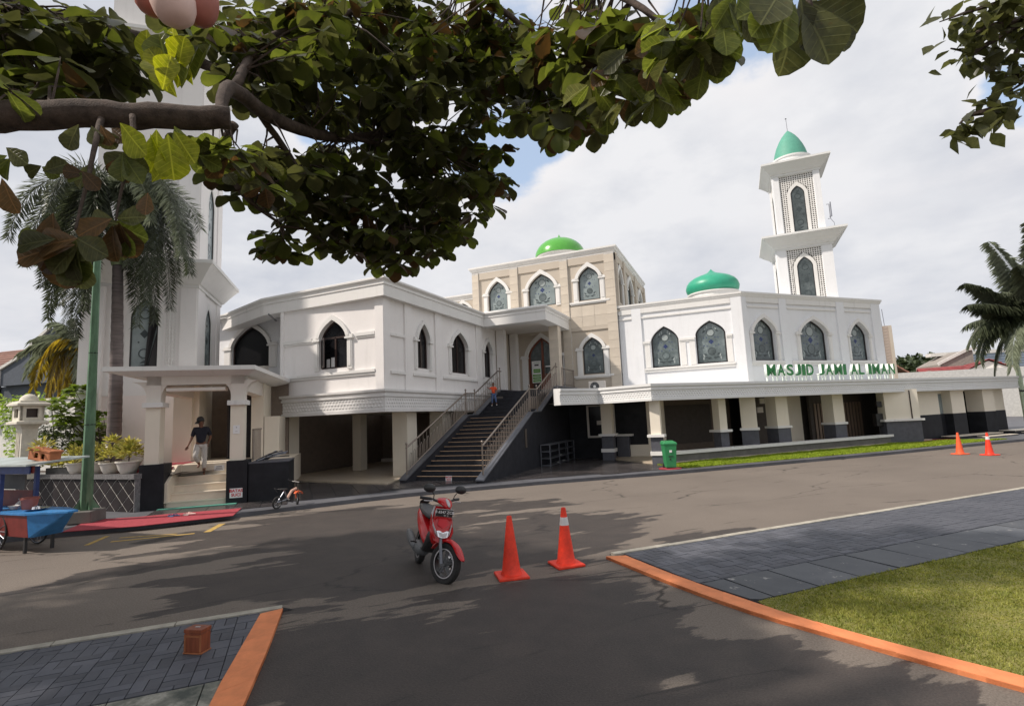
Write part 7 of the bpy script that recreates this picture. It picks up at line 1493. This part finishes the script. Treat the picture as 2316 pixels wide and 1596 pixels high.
# ---- the big tree over the camera
bt = thing('shade_tree', 'large broadleaf tree whose boughs hang over the top of the view', 'tree', camxy(-5.0, 2.0)+(0,)); rr = random.Random(21); random.seed(21)
tx, ty = camxy(-5.0, 2.0)
def pts_px(l): return [pd(x, y, D) for x, y, D in l]
limbs = [('trunk', [Vector((tx, ty, 0)), Vector((tx, ty, 1.4)), Vector((tx-.1, ty+.05, 3.0)), Vector((tx, ty, 4.8)), Vector((tx+.6, ty+.5, 7.0))], [.34, .27, .24, .20, .10]),
 ('branch', [Vector((tx, ty, 2.9))]+pts_px([(-500, 262, 2.9), (-150, 266, 3.0), (0, 264, 3.1), (180, 258, 3.2), (340, 262, 3.3), (520, 268, 3.45)]), [.17, .12, .10, .088, .082, .078, .07]),
 ('branch', pts_px([(500, 262, 3.5), (520, 200, 3.9), (610, 262, 4.6), (700, 300, 5.2), (790, 312, 5.8), (880, 296, 6.2), (960, 250, 6.5)]), [.03, .055, .060, .055, .05, .04, .02]),
 ('branch', [Vector((tx, ty, 4.6))]+pts_px([(-300, -40, 3.4), (0, 8, 3.8), (150, 60, 4.4), (330, 90, 5), (470, 150, 5.2), (520, 200, 5.0)]), [.14, .09, .07, .07, .06, .05, .04]),
 ('branch', pts_px([(800, 312, 5.8), (900, 335, 6.1), (985, 345, 6.4)]), [.03, .02, .008]),
 ('branch', pts_px([(530, 200, 4.2), (600, 90, 5.0), (760, 40, 5.6), (900, -20, 6.2)]), [.04, .035, .03, .02]),
 ('branch', [Vector((tx+.6, ty+.5, 7.0)), pd(700, -250, 5.5), pd(1000, -60, 6.0), pd(1180, 60, 6.2), pd(1230, 180, 6.3)], [.08, .06, .045, .03, .012]),
 ('branch', pts_px([(1000, -60, 6.0), (1300, -40, 5.0), (1480, 40, 4.4), (1520, 140, 4.3)]), [.04, .035, .025, .01]),
 ('branch', pts_px([(1300, -40, 5.0), (1600, -80, 3.2), (1800, -20, 2.4), (1830, 40, 2.35)]), [.03, .022, .016, .01]),
 ('branch', pts_px([(560, 220, 4.4), (640, 330, 5.0), (720, 440, 5.5), (860, 500, 5.8), (960, 520, 6.0)]), [.03, .03, .025, .02, .01]),
 ('branch', pts_px([(530, 280, 3.8), (500, 360, 4.0), (560, 450, 4.6), (640, 510, 5.0)]), [.03, .025, .02, .01]),
 ('branch', pts_px([(230, 262, 3.2), (215, 330, 3.0), (200, 400, 2.9), (185, 460, 2.85), (170, 520, 2.8)]), [.02, .014, .010, .009, .006]),
 ('branch', pts_px([(300, 262, 3.2), (300, 340, 3.1), (275, 430, 3.0), (262, 500, 2.95)]), [.018, .012, .008, .005])]
tips = []
for nm, l, r in limbs:
    sm_ = []
    for i in range(len(l)-1):
        a, b, c, d = l[max(i-1, 0)], l[i], l[i+1], l[min(i+2, len(l)-1)]
        for k in range(5):
            t = k/5; j = Vector((rr.uniform(-1, 1), rr.uniform(-1, 1), rr.uniform(-1, 1)))*r[i]*.10; sm_.append((0.5*((2*b)+(-a+c)*t+(2*a-5*b+4*c-d)*t*t+(-a+3*b-3*c+d)*t**3)+j, r[i]+(r[i+1]-r[i])*t))
    sm_.append((l[-1], r[-1])); MB().tube([p for p, _ in sm_], [q for _, q in sm_], 10).build(nm, 'bark', bt, smooth='all')
    if r[0] < .2: tips += [p for p, _ in sm_ if pd(0, 0, 1) is not None]
leaf_list = []     # (distance, p, dir, L, roll, mat)
def rosette(p, L, n, mats, spread=1.0, down=-.55, rs=rr):
    for k in range(n):
        a = 2*math.pi*k/n+rs.uniform(-.4, .4); d = Vector((math.cos(a)*spread, math.sin(a)*spread, down+rs.uniform(-.35, .35)))
        leaf_list.append(((p-EP).length, p+d*.03, d, L*rs.uniform(.7, 1.15), rs.uniform(-.5, .5), rs.choice(mats)))
tw_list = []
def fcluster(cx, cy, rx, ry, n, D, L, mats, dirs=None, jit=.35, L2=.75):
    for _ in range(n):
        p = pd(cx+rr.uniform(-rx, rx), cy+rr.uniform(-ry, ry), D+rr.uniform(-.06, .06)); a = rr.uniform(*(dirs or (-2.9, .0)))
        d = CR*math.cos(a)+CU*math.sin(a)+CF*rr.uniform(-.3, .3); nrm = -CF+CR*rr.uniform(-jit, jit)+CU*rr.uniform(-jit, jit); leaf_list.append(((p-EP).length, p, d, L*rr.uniform(L2, 1.1), face_basis(d, nrm), rr.choice(mats)))
def cluster(cx, cy, rx, ry, n, D, L, mats, dD=.5, k=6, down=-.55, twig=True, spread=1.0):
    for _ in range(n):
        a = rr.uniform(0, 6.28); q = math.sqrt(rr.uniform(0, 1)); x, y = cx+rx*q*math.cos(a), cy+ry*q*math.sin(a); p = pd(x, y, D+rr.uniform(-dD, dD)); rosette(p, L, rr.randint(k-1, k+1), mats, spread, down)
        if twig and tips:
            t = min(tips, key=lambda u: (u-p).length)
            if (t-p).length < 2.4: tw_list.append((t, p))
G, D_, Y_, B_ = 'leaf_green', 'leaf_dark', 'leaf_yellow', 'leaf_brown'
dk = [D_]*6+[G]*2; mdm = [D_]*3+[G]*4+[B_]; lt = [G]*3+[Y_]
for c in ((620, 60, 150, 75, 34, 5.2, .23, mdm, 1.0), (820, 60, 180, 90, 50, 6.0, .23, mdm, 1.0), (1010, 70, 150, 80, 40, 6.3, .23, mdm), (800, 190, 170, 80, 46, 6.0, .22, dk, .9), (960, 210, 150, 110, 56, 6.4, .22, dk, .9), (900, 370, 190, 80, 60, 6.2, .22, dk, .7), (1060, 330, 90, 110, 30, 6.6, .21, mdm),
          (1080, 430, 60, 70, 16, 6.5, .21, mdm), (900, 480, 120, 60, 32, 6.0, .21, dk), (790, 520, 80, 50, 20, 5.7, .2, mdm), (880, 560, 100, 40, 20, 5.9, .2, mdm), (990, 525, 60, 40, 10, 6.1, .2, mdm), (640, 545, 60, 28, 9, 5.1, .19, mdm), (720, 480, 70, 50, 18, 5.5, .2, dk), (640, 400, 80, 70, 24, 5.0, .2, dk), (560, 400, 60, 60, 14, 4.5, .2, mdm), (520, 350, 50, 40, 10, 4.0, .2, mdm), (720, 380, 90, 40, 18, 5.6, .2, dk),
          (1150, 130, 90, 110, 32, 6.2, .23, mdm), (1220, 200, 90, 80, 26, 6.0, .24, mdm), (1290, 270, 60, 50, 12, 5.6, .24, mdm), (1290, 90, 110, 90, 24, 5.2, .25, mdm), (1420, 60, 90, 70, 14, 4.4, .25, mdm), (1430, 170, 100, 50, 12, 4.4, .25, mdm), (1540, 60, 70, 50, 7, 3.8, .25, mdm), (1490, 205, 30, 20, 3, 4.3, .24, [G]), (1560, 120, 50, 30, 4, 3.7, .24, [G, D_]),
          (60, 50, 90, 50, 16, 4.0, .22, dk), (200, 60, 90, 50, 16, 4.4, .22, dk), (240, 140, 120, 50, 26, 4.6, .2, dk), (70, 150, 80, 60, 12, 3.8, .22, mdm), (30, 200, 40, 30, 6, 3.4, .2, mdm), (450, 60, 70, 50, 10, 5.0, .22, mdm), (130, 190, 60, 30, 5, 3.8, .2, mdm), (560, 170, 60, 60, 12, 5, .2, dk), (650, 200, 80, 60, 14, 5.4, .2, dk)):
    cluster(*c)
fcluster(15, 345, 10, 20, 4, 3.0, .17, [D_, G]); fcluster(215, 288, 50, 8, 5, 3.1, .15, [D_, B_], (-2.4, -.6)); fcluster(255, 345, 45, 25, 7, 3.0, .17, [D_, G, D_, B_]); fcluster(440, 330, 30, 25, 7, 3.5, .17, [D_, G]); fcluster(480, 380, 25, 40, 9, 4.0, .18, [D_, G])
fcluster(165, 545, 14, 10, 12, 2.75, .25, [D_, B_, B_, D_, G], (-3.7, .0)); fcluster(120, 545, 8, 6, 2, 2.72, .22, [G, D_], (-3.3, -2.9)); fcluster(140, 570, 30, 12, 5, 2.78, .17, [D_, D_, B_], (-3.2, .2)); fcluster(262, 502, 10, 8, 9, 2.95, .20, [G, B_, D_, B_], (-3.6, .5)); fcluster(100, 380, 8, 8, 3, 3.0, .13, [G, D_], (-3.4, .6)); fcluster(190, 392, 10, 8, 4, 2.9, .13, [D_, G, B_], (-3.4, 0)); fcluster(335, 440, 6, 8, 2, 3.0, .14, [B_, D_], (-1.9, -1.2)); fcluster(345, 415, 6, 6, 1, 3.0, .09, [Y_], (.6, 1.6)); fcluster(118, 480, 6, 6, 2, 2.85, .17, [B_, D_], (-1.8, -1.4))
fcluster(2, 400, 6, 6, 1, 2.8, .18, [B_], (-1.7, -1.3)); fcluster(330, 340, 20, 10, 3, 3.1, .17, [Y_, Y_, G], (-1.4, -.8)); fcluster(395, 300, 10, 20, 3, 3.2, .16, [G, D_], (-2.0, -.9))
for k in range(20):      # upright lime rosette
    p = pd(395+rr.uniform(-45, 45), 205+rr.uniform(-45, 20), 2.9+rr.uniform(-.15, .15)); a = rr.uniform(-1.0, .8); d = CU*1.0+CR*math.sin(a)*.8-CF*rr.uniform(-.1, .5); leaf_list.append(((p-EP).length, p, d, rr.uniform(.12, .25), face_basis(d, -CF+CR*rr.uniform(-.7, .7)+CU*.1), Y_ if k % 4 else G))
for k in range(6):
    p = pd(330+rr.uniform(-60, 90), 285+rr.uniform(-10, 20), 3.0+rr.uniform(-.1, .1)); d = -CU+CR*rr.uniform(-.1, .9)+CF*rr.uniform(-.3, .3); leaf_list.append(((p-EP).length, p, d, rr.uniform(.17, .25), face_basis(d, -CF+CR*rr.uniform(-.7, .7)), Y_))
for (x, y, dx, dy, L, m) in ((1800, 10, -.75, -.9, .30, D_), (1800, 15, -.1, -1, .33, D_), (1815, 10, .45, -1, .33, D_), (1830, 5, .9, -.6, .30, D_), (1780, 0, -1, -.35, .28, G), (1810, -10, .2, -.8, .26, D_), (1850, -20, 1, .1, .26, D_), (1790, -5, -.45, -1.0, .30, G), (1800, -25, .3, .0, .25, D_), (1780, -40, -.2, -.3, .3, D_), (1755, 10, -.6, -.8, .22, G), (1870, 30, .5, -1, .22, D_)):
    p = pd(x, y, 2.3+rr.uniform(-.06, .06)); d = CR*dx+CU*dy+CF*rr.uniform(-.2, .2); leaf_list.append(((p-EP).length, p, d, L*.84, face_basis(d, -CF+CR*rr.uniform(-.3, .3)+CU*rr.uniform(-.3, .3)), m))
fcluster(1560, 60, 60, 50, 12, 3.4, .24, [D_, G, G], (-2.6, -.5)); fcluster(1450, 150, 80, 60, 14, 3.8, .24, [D_, G, G, B_], (-2.6, -.5)); fcluster(1290, 250, 60, 40, 10, 5, .25, [D_, G], (-2.6, -.5)); fcluster(1650, 20, 40, 40, 8, 3.0, .22, [D_, G], (-2.6, -.5))
# crown above and behind the viewer, outside the picture, shaped to shade the boughs and near road but not the lawn
def infront(p):
    v = p-EP; z = v.dot(CF)
    if z < .2: return False
    x, y = v.dot(CR)/z*FPX, v.dot(CU)/z*FPX
    return abs(x) < 1250 and y < 900 and y > -900
up_ = MB()
n_up = 0
while n_up < 7600:
    a = rr.uniform(0, 6.28); q = math.sqrt(rr.uniform(0, 1)); p = Vector((-5.4+7.4*q*math.cos(a), 1.2+6.0*q*math.sin(a), 7.2+rr.uniform(-1.6, 1.4)-q*1.0))
    if infront(p) or p.z < 4.2: continue
    gx, gy = p.x+p.z*.8/.98, p.y+p.z*.6/.98; gs, gd = (gx+gy)/math.sqrt(2), (gx-gy)/math.sqrt(2)
    if gx > -.9+max(0, (3.5-gy))*1.2 and gd > -8.5: continue
    put_leaf(up_, p, (rr.uniform(-1, 1), rr.uniform(-1, 1), rr.uniform(-.6, .2)), rr.uniform(.28, .42), rr.uniform(-.5, .5), ELLV, ELLF, 1.8); n_up += 1
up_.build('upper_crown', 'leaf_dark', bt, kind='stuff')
leaf_list.sort(key=lambda t: t[0])
lm = {}
for mt in (D_, G, Y_, B_): b = MB(); b.add([Vector(v) for v in LEAFV], LEAFF); lm[mt] = b.mesh('leaf', mt+'_near', smooth='all')
wl = Vector(wloc(bt)); rest = {m_: MB() for m_ in lm}
for k, (dd, p, d, L, roll, mt) in enumerate(leaf_list):
    if k < 290:
        o = link('leaf', lm[mt], bt, p-wl); B = basis_from(d, roll).to_4x4(); o.rotation_euler = B.to_euler(); o.scale = (L*1.1, L, L*rr.uniform(.8, 1.8))
    else: put_leaf(rest[mt], p, d, L, roll, wide=1.1, curl=rr.uniform(.8, 1.8))
fm_ = MB(); order = [D_, G, Y_, B_]
for i, mt in enumerate(order):
    b = rest[mt]; n0 = len(fm_.v); fm_.v += b.v; fm_.f += [tuple(x+n0 for x in f) for f in b.f]; fm_.m += [i]*len(b.f)
fm_.build('foliage', order, bt, kind='stuff', smooth='all')
tb_ = MB()
for t, p in tw_list:
    m_ = (t+p)/2+Vector((rr.uniform(-.06, .06), rr.uniform(-.06, .06), rr.uniform(0, .08))); tb_.tube([t, m_, p], [.011, .008, .004], 4, cap=False)
tb_.build('twigs', 'bark', bt, kind='stuff')
# small leaved tree at the top right
st2 = thing('small_leaved_tree', 'tree with small dark oval leaves hanging in at the top right corner', 'tree', camxy(5.8, 2.6)+(0,)); tx2, ty2 = camxy(5.8, 2.6); rr = random.Random(33)
MB().tube([(tx2, ty2, 0), (tx2, ty2, 3), (tx2-.2, ty2+.2, 6)], [.22, .17, .10], 9).build('trunk', 'bark', st2)
bl_ = [[(2700, -200, 4), (2450, -60, 4), (2330, 40, 4), (2290, 140, 4), (2240, 250, 4), (2195, 290, 4)], [(2450, -60, 4), (2280, 0, 3.9), (2180, 30, 3.9), (2125, 50, 3.9)], [(2330, 40, 4), (2200, 120, 4), (2150, 110, 4)], [(2290, 140, 4), (2310, 190, 4), (2280, 210, 4)], [(2330, 40, 4), (2230, 60, 3.9), (2185, 90, 3.9)], [(2240, 250, 4), (2190, 260, 4), (2170, 280, 4)]]
leaves2 = []
bl_[0] = [None]+bl_[0]
for b in bl_:
    q = ([Vector((tx2-.2, ty2+.2, 5.5))] if b[0] is None else [])+pts_px([c for c in b if c]); MB().tube(q, [max(.004, .03*(1-i/len(q))**1.5) for i in range(len(q))], 5).build('branch', 'bark', st2)
    for a, c in zip(q[1 if b[0] is None else 0:-1], q[2 if b[0] is None else 1:]):
        n = int((c-a).length/.011)
        for i in range(n):
            p = a.lerp(c, i/n)+Vector((rr.gauss(0, .07), rr.gauss(0, .07), rr.gauss(-.03, .07))); v = p-EP; x = v.dot(CR)/v.dot(CF)*FPX+1158
            leaves2.append((v.length+abs(x-2200)*1e-4, p))
lm2 = {}
for mt in (D_, G): b = MB(); b.add([Vector(v) for v in ELLV], ELLF); lm2[mt] = b.mesh('leaf', mt, smooth='all')
leaves2.sort(key=lambda t: t[0]); wl = Vector(wloc(st2)); extra = MB()
vis = [t for t in leaves2 if infront(t[1])][:285]; oth = [t for t in leaves2 if t not in vis]
for _, p in vis:
    o = link('leaf', lm2[D_], st2, p-wl); L = rr.uniform(.10, .155); o.rotation_euler = basis_from((rr.uniform(-1, 1), rr.uniform(-1, 1), rr.uniform(-1.3, .2)), rr.uniform(-1, 1)).to_euler(); o.scale = (L*1.5, L, L)
for _, p in oth: put_leaf(extra, p, (rr.uniform(-1, 1), rr.uniform(-1, 1), rr.uniform(-1.3, .2)), .1, 0, ELLV, ELLF, 1.5)
if extra.v: extra.build('foliage', D_, st2, kind='stuff')
# hanging lamp of rounded pink cups among the leaves
hl = thing('hanging_lamp', 'pink rounded cup lamps hanging among the leaves at the top left', 'lamp', tuple(pd(405, -10, 2.6)))
def cupx(x, y, L, w, mat, roll, D, nm):
    c_ = pd(x, y, D); ax = (-CU*math.cos(roll)+CR*math.sin(roll)); prof = [(w*.62, -L*.9), (w*.82, -L*.5), (w*.98, -L*.1), (w, .2*L), (w*.93, .5*L), (w*.75, .78*L), (w*.45, .94*L), (0, L)]
    return MB().lathe(prof, c_, 24, axis=ax).build(nm, mat, hl, smooth=True)
cupx(388, -8, .145, .098, 'lamp_pink', .25, 2.55, 'cup'); cupx(452, 0, .13, .088, 'lamp_red', -.05, 2.68, 'cup'); cupx(352, -20, .13, .088, 'lamp_red', -.3, 2.75, 'cup')
MB().tube([pd(405, -60, 2.62), pd(405, -160, 2.7), pd(400, -320, 3.0)], .008, 5).build('cord', 'black_plastic', hl)

# ================================================================== PEOPLE
def skinned(name, nodes_, edges, mats, parent, sub=2, root=0):
    me = bpy.data.meshes.new(name); me.from_pydata([n[0] for n in nodes_], edges, []); o = bpy.data.objects.new(name, me); COL.objects.link(o)
    m = o.modifiers.new('skin', 'SKIN'); m.use_smooth_shade = True
    for i, n in enumerate(nodes_):
        v = me.skin_vertices[0].data[i]; r = n[1]; v.radius = (r, r) if not isinstance(r, tuple) else r; v.use_root = (i == root)
    s = o.modifiers.new('sub', 'SUBSURF'); s.levels = s.render_levels = sub
    dg = bpy.context.evaluated_depsgraph_get(); nm = bpy.data.meshes.new_from_object(o.evaluated_get(dg)); bpy.data.objects.remove(o)
    nm.materials.clear(); nm.materials.append(MATS[mats]); nm.polygons.foreach_set('use_smooth', [True]*len(nm.polygons)); nm.name = name
    return link(name, nm, parent, (0, 0, 0))
def person(label, J, shirt, pants, loc, rz, scale, hand_r, hand_l, cap=None, hair=True, shorts=False, shoes=None):
    """J: joint dict, figure faces -y"""
    t = thing('person', label, 'person'); K = list(J.keys()); ix = {k: i for i, k in enumerate(K)}
    R_ = dict(pelvis=.115, waist=.105, chest=.125, neckb=.07, neck=.052, hipL=.085, hipR=.085, kneeL=.055, kneeR=.055, ankL=.038, ankR=.038, heelL=.036, heelR=.036, toeL=.030, toeR=.030, shL=.062, shR=.062, elL=.040, elR=.040, wrL=.028, wrR=.028, palmL=.034, palmR=.034, calfL=.058, calfR=.058, head=.08)
    E_ = [('pelvis', 'waist'), ('waist', 'chest'), ('chest', 'neckb'), ('neckb', 'neck'), ('neck', 'head'), ('pelvis', 'hipL'), ('pelvis', 'hipR'), ('chest', 'shL'), ('chest', 'shR')]
    for s_ in 'LR': E_ += [('hip'+s_, 'knee'+s_), ('knee'+s_, 'calf'+s_), ('calf'+s_, 'ank'+s_), ('ank'+s_, 'toe'+s_), ('sh'+s_, 'el'+s_), ('el'+s_, 'wr'+s_), ('wr'+s_, 'palm'+s_)]
    nd = [(J[k], R_[k]) for k in K]; ed_ = [(ix[a], ix[b]) for a, b in E_]
    # fingers
    for s_, dr_ in (('L', hand_l), ('R', hand_r)):
        pc_ = Vector(J['palm'+s_]); fd = Vector(dr_).normalized(); sd = fd.cross(Vector((0, 1, .1))).normalized()
        for k in range(4):
            b = pc_+sd*(-.027+.018*k)+fd*.012; L = (.062, .072, .068, .052)[k]; i0 = len(nd); nd += [(tuple(b), .011), (tuple(b+fd*L*.5+Vector((0, -.006, 0))), .009), (tuple(b+fd*L+Vector((0, -.02, -.004))), .0075)]; ed_ += [(ix['palm'+s_], i0), (i0, i0+1), (i0+1, i0+2)]
        i0 = len(nd); b = pc_-fd*.015+sd*.03; nd += [(tuple(b), .011), (tuple(b+sd*.02+fd*.035), .009)]; ed_ += [(ix['palm'+s_], i0), (i0, i0+1)]
    body = skinned('body', nd, ed_, 'skin', t, 2, ix['pelvis'])
    hc = Vector(J['head'])+Vector((0, -.005, .035)); tilt = Matrix.Rotation(J.get('tilt', 0) if False else 0, 3, 'X')
    hd_ = MB().lathe([(0, -.135), (.045, -.125), (.066, -.09), (.076, -.04), (.082, .0), (.083, .04), (.070, .085), (.040, .115), (0, .125)], (0, 0, 0), 20); hd_.v = [(x, y*1.18, z) for x, y, z in hd_.v]
    hd_.lathe([(0, -.012), (.012, -.004), (.012, .01), (.004, .03)], (0, -.105, -.015), 8, axis=(0, -.3, 1)).lathe([(0, -.006), (.022, 0), (0, .006)], (0, -.092, -.062), 10)
    for sg in (-1, 1): hd_.lathe([(0, -.022), (.010, -.01), (.011, .01), (0, .022)], (sg*.083, .01, -.005), 8)
    me = hd_.mesh('head', 'skin', 'all'); ho = link('head', me, t, tuple(hc)); ho.rotation_euler = (HT, 0, HR)
    for sg in (-1, 1): MB().lathe([(0, -.008), (.010, 0), (0, .008)], (sg*.032, -.088, .012), 8).build('eye', 'black_print', None) if False else link('eye', MB().lathe([(0, -.008), (.010, 0), (0, .008)], (sg*.032, -.088, .012), 8).mesh('eye', 'black_print'), ho)
    if cap:
        c_ = MB().lathe([(.094, .02), (.096, .05), (.086, .10), (.055, .135), (0, .145)], (0, 0, 0), 18); c_.v = [(x, y*1.16, z) for x, y, z in c_.v]; c_.hexa([(-.07, -.09, .022), (.07, -.09, .022), (.055, -.20, .0), (-.055, -.20, .0), (-.07, -.09, .036), (.07, -.09, .036), (.055, -.20, .012), (-.055, -.20, .012)]); link('cap', c_.mesh('cap', cap, 'all'), ho)
    if hair:
        c_ = MB().lathe([(.084, -.03), (.090, .02), (.088, .06), (.068, .105), (.035, .13), (0, .137)], (0, .012, 0), 18); c_.v = [(x, y*1.14, z) for x, y, z in c_.v]; link('hair', c_.mesh('hair', 'hair', 'all'), ho)
    sh_n = ['pelvis', 'waist', 'chest', 'neckb', 'shL', 'shR', 'elL', 'elR']; q = {k: i for i, k in enumerate(sh_n)}
    nn = [(J['pelvis'], .140), (J['waist'], .135), (J['chest'], .150), (J['neckb'], .075), (J['shL'], .085), (J['shR'], .085), (tuple(Vector(J['shL']).lerp(Vector(J['elL']), .86)), .060), (tuple(Vector(J['shR']).lerp(Vector(J['elR']), .86)), .060)]
    skinned('shirt', nn, [(0, 1), (1, 2), (2, 3), (2, 4), (2, 5), (4, 6), (5, 7)], shirt, t, 2, 0)
    nn = [(tuple(Vector(J['pelvis'])+Vector((0, 0, .03))), .125), (J['hipL'], .100), (J['hipR'], .100), (J['kneeL'], .078), (J['kneeR'], .078), (tuple(Vector(J['kneeL']).lerp(Vector(J['ankL']), .72 if not shorts else .2)), .062), (tuple(Vector(J['kneeR']).lerp(Vector(J['ankR']), .72 if not shorts else .2)), .062)]
    skinned('trousers', nn, [(0, 1), (0, 2), (1, 3), (2, 4), (3, 5), (4, 6)], pants, t, 2, 0)
    if shoes:
        for s_ in 'LR': skinned('shoe', [(tuple(Vector(J['ank'+s_])+Vector((0, .03, -.035))), .045), (tuple(Vector(J['toe'+s_])+Vector((0, -.02, 0))), .038)], [(0, 1)], shoes, t, 1, 0)
    place(t, loc, rz); t.scale = (scale,)*3; return t
HT, HR = rad(22), rad(-35)
Jm = dict(pelvis=(0, .02, .92), waist=(0, .0, 1.06), chest=(0, -.02, 1.28), neckb=(0, -.03, 1.42), neck=(-.01, -.06, 1.48), head=(-.02, -.09, 1.57), hipL=(.09, .02, .86), hipR=(-.09, .01, .86), kneeL=(.10, -.03, .48), kneeR=(-.14, -.20, .56), calfL=(.10, .0, .34), calfR=(-.09, -.06, .45), ankL=(.10, .03, .07), ankR=(-.03, .06, .33), toeL=(.10, -.13, .03), toeR=(-.06, -.02, .22),
          shL=(.17, .0, 1.36), shR=(-.17, -.01, 1.36), elL=(.26, .08, 1.12), elR=(-.24, -.02, 1.10), wrL=(.18, .14, .93), wrR=(-.33, -.10, .90), palmL=(.16, .14, .86), palmR=(-.36, -.12, .84))
fp0 = FP.P(1.08, -1.02, .80); rzm = math.atan2(-fp0.x, fp0.y)*1.0
person('man in black cap, navy polo and pale cropped trousers walking down the cream porch steps', Jm, 'navy_shirt', 'pale_trousers', tuple(fp0), rzm, .90, (-.3, -.2, -1), (-.1, 0, -1), cap='black_plastic', hair=True)
HT, HR = rad(10), rad(0)
Jb = dict(pelvis=(0, .02, .90), waist=(0, .0, 1.04), chest=(0, -.01, 1.26), neckb=(0, -.02, 1.40), neck=(0, -.02, 1.46), head=(0, -.04, 1.57), hipL=(.085, .02, .85), hipR=(-.085, .01, .85), kneeL=(.14, -.05, .47), kneeR=(-.12, -.02, .46), calfL=(.17, -.01, .34), calfR=(-.12, .0, .32), ankL=(.20, .03, .10), ankR=(-.14, .03, .07), toeL=(.22, -.11, .06), toeR=(-.16, -.12, .03),
          shL=(.16, .0, 1.34), shR=(-.16, -.01, 1.34), elL=(.27, -.02, 1.14), elR=(-.30, -.06, 1.26), wrL=(.26, -.20, 1.05), wrR=(-.42, -.10, 1.36), palmL=(.26, -.25, 1.02), palmR=(-.45, -.10, 1.40))
yb = 20.2; zb = 2.01+.158*3+.012
person('small boy in orange shirt and jeans coming down the black stairs by the left rail', Jb, 'orange_shirt', 'jeans', (-9.42, 20.25, zb), math.atan2(9.42, 20.25)*.6, .56, (-.2, -.6, .3), (0, -1, -.3), hair=True, shoes='white_plastic')
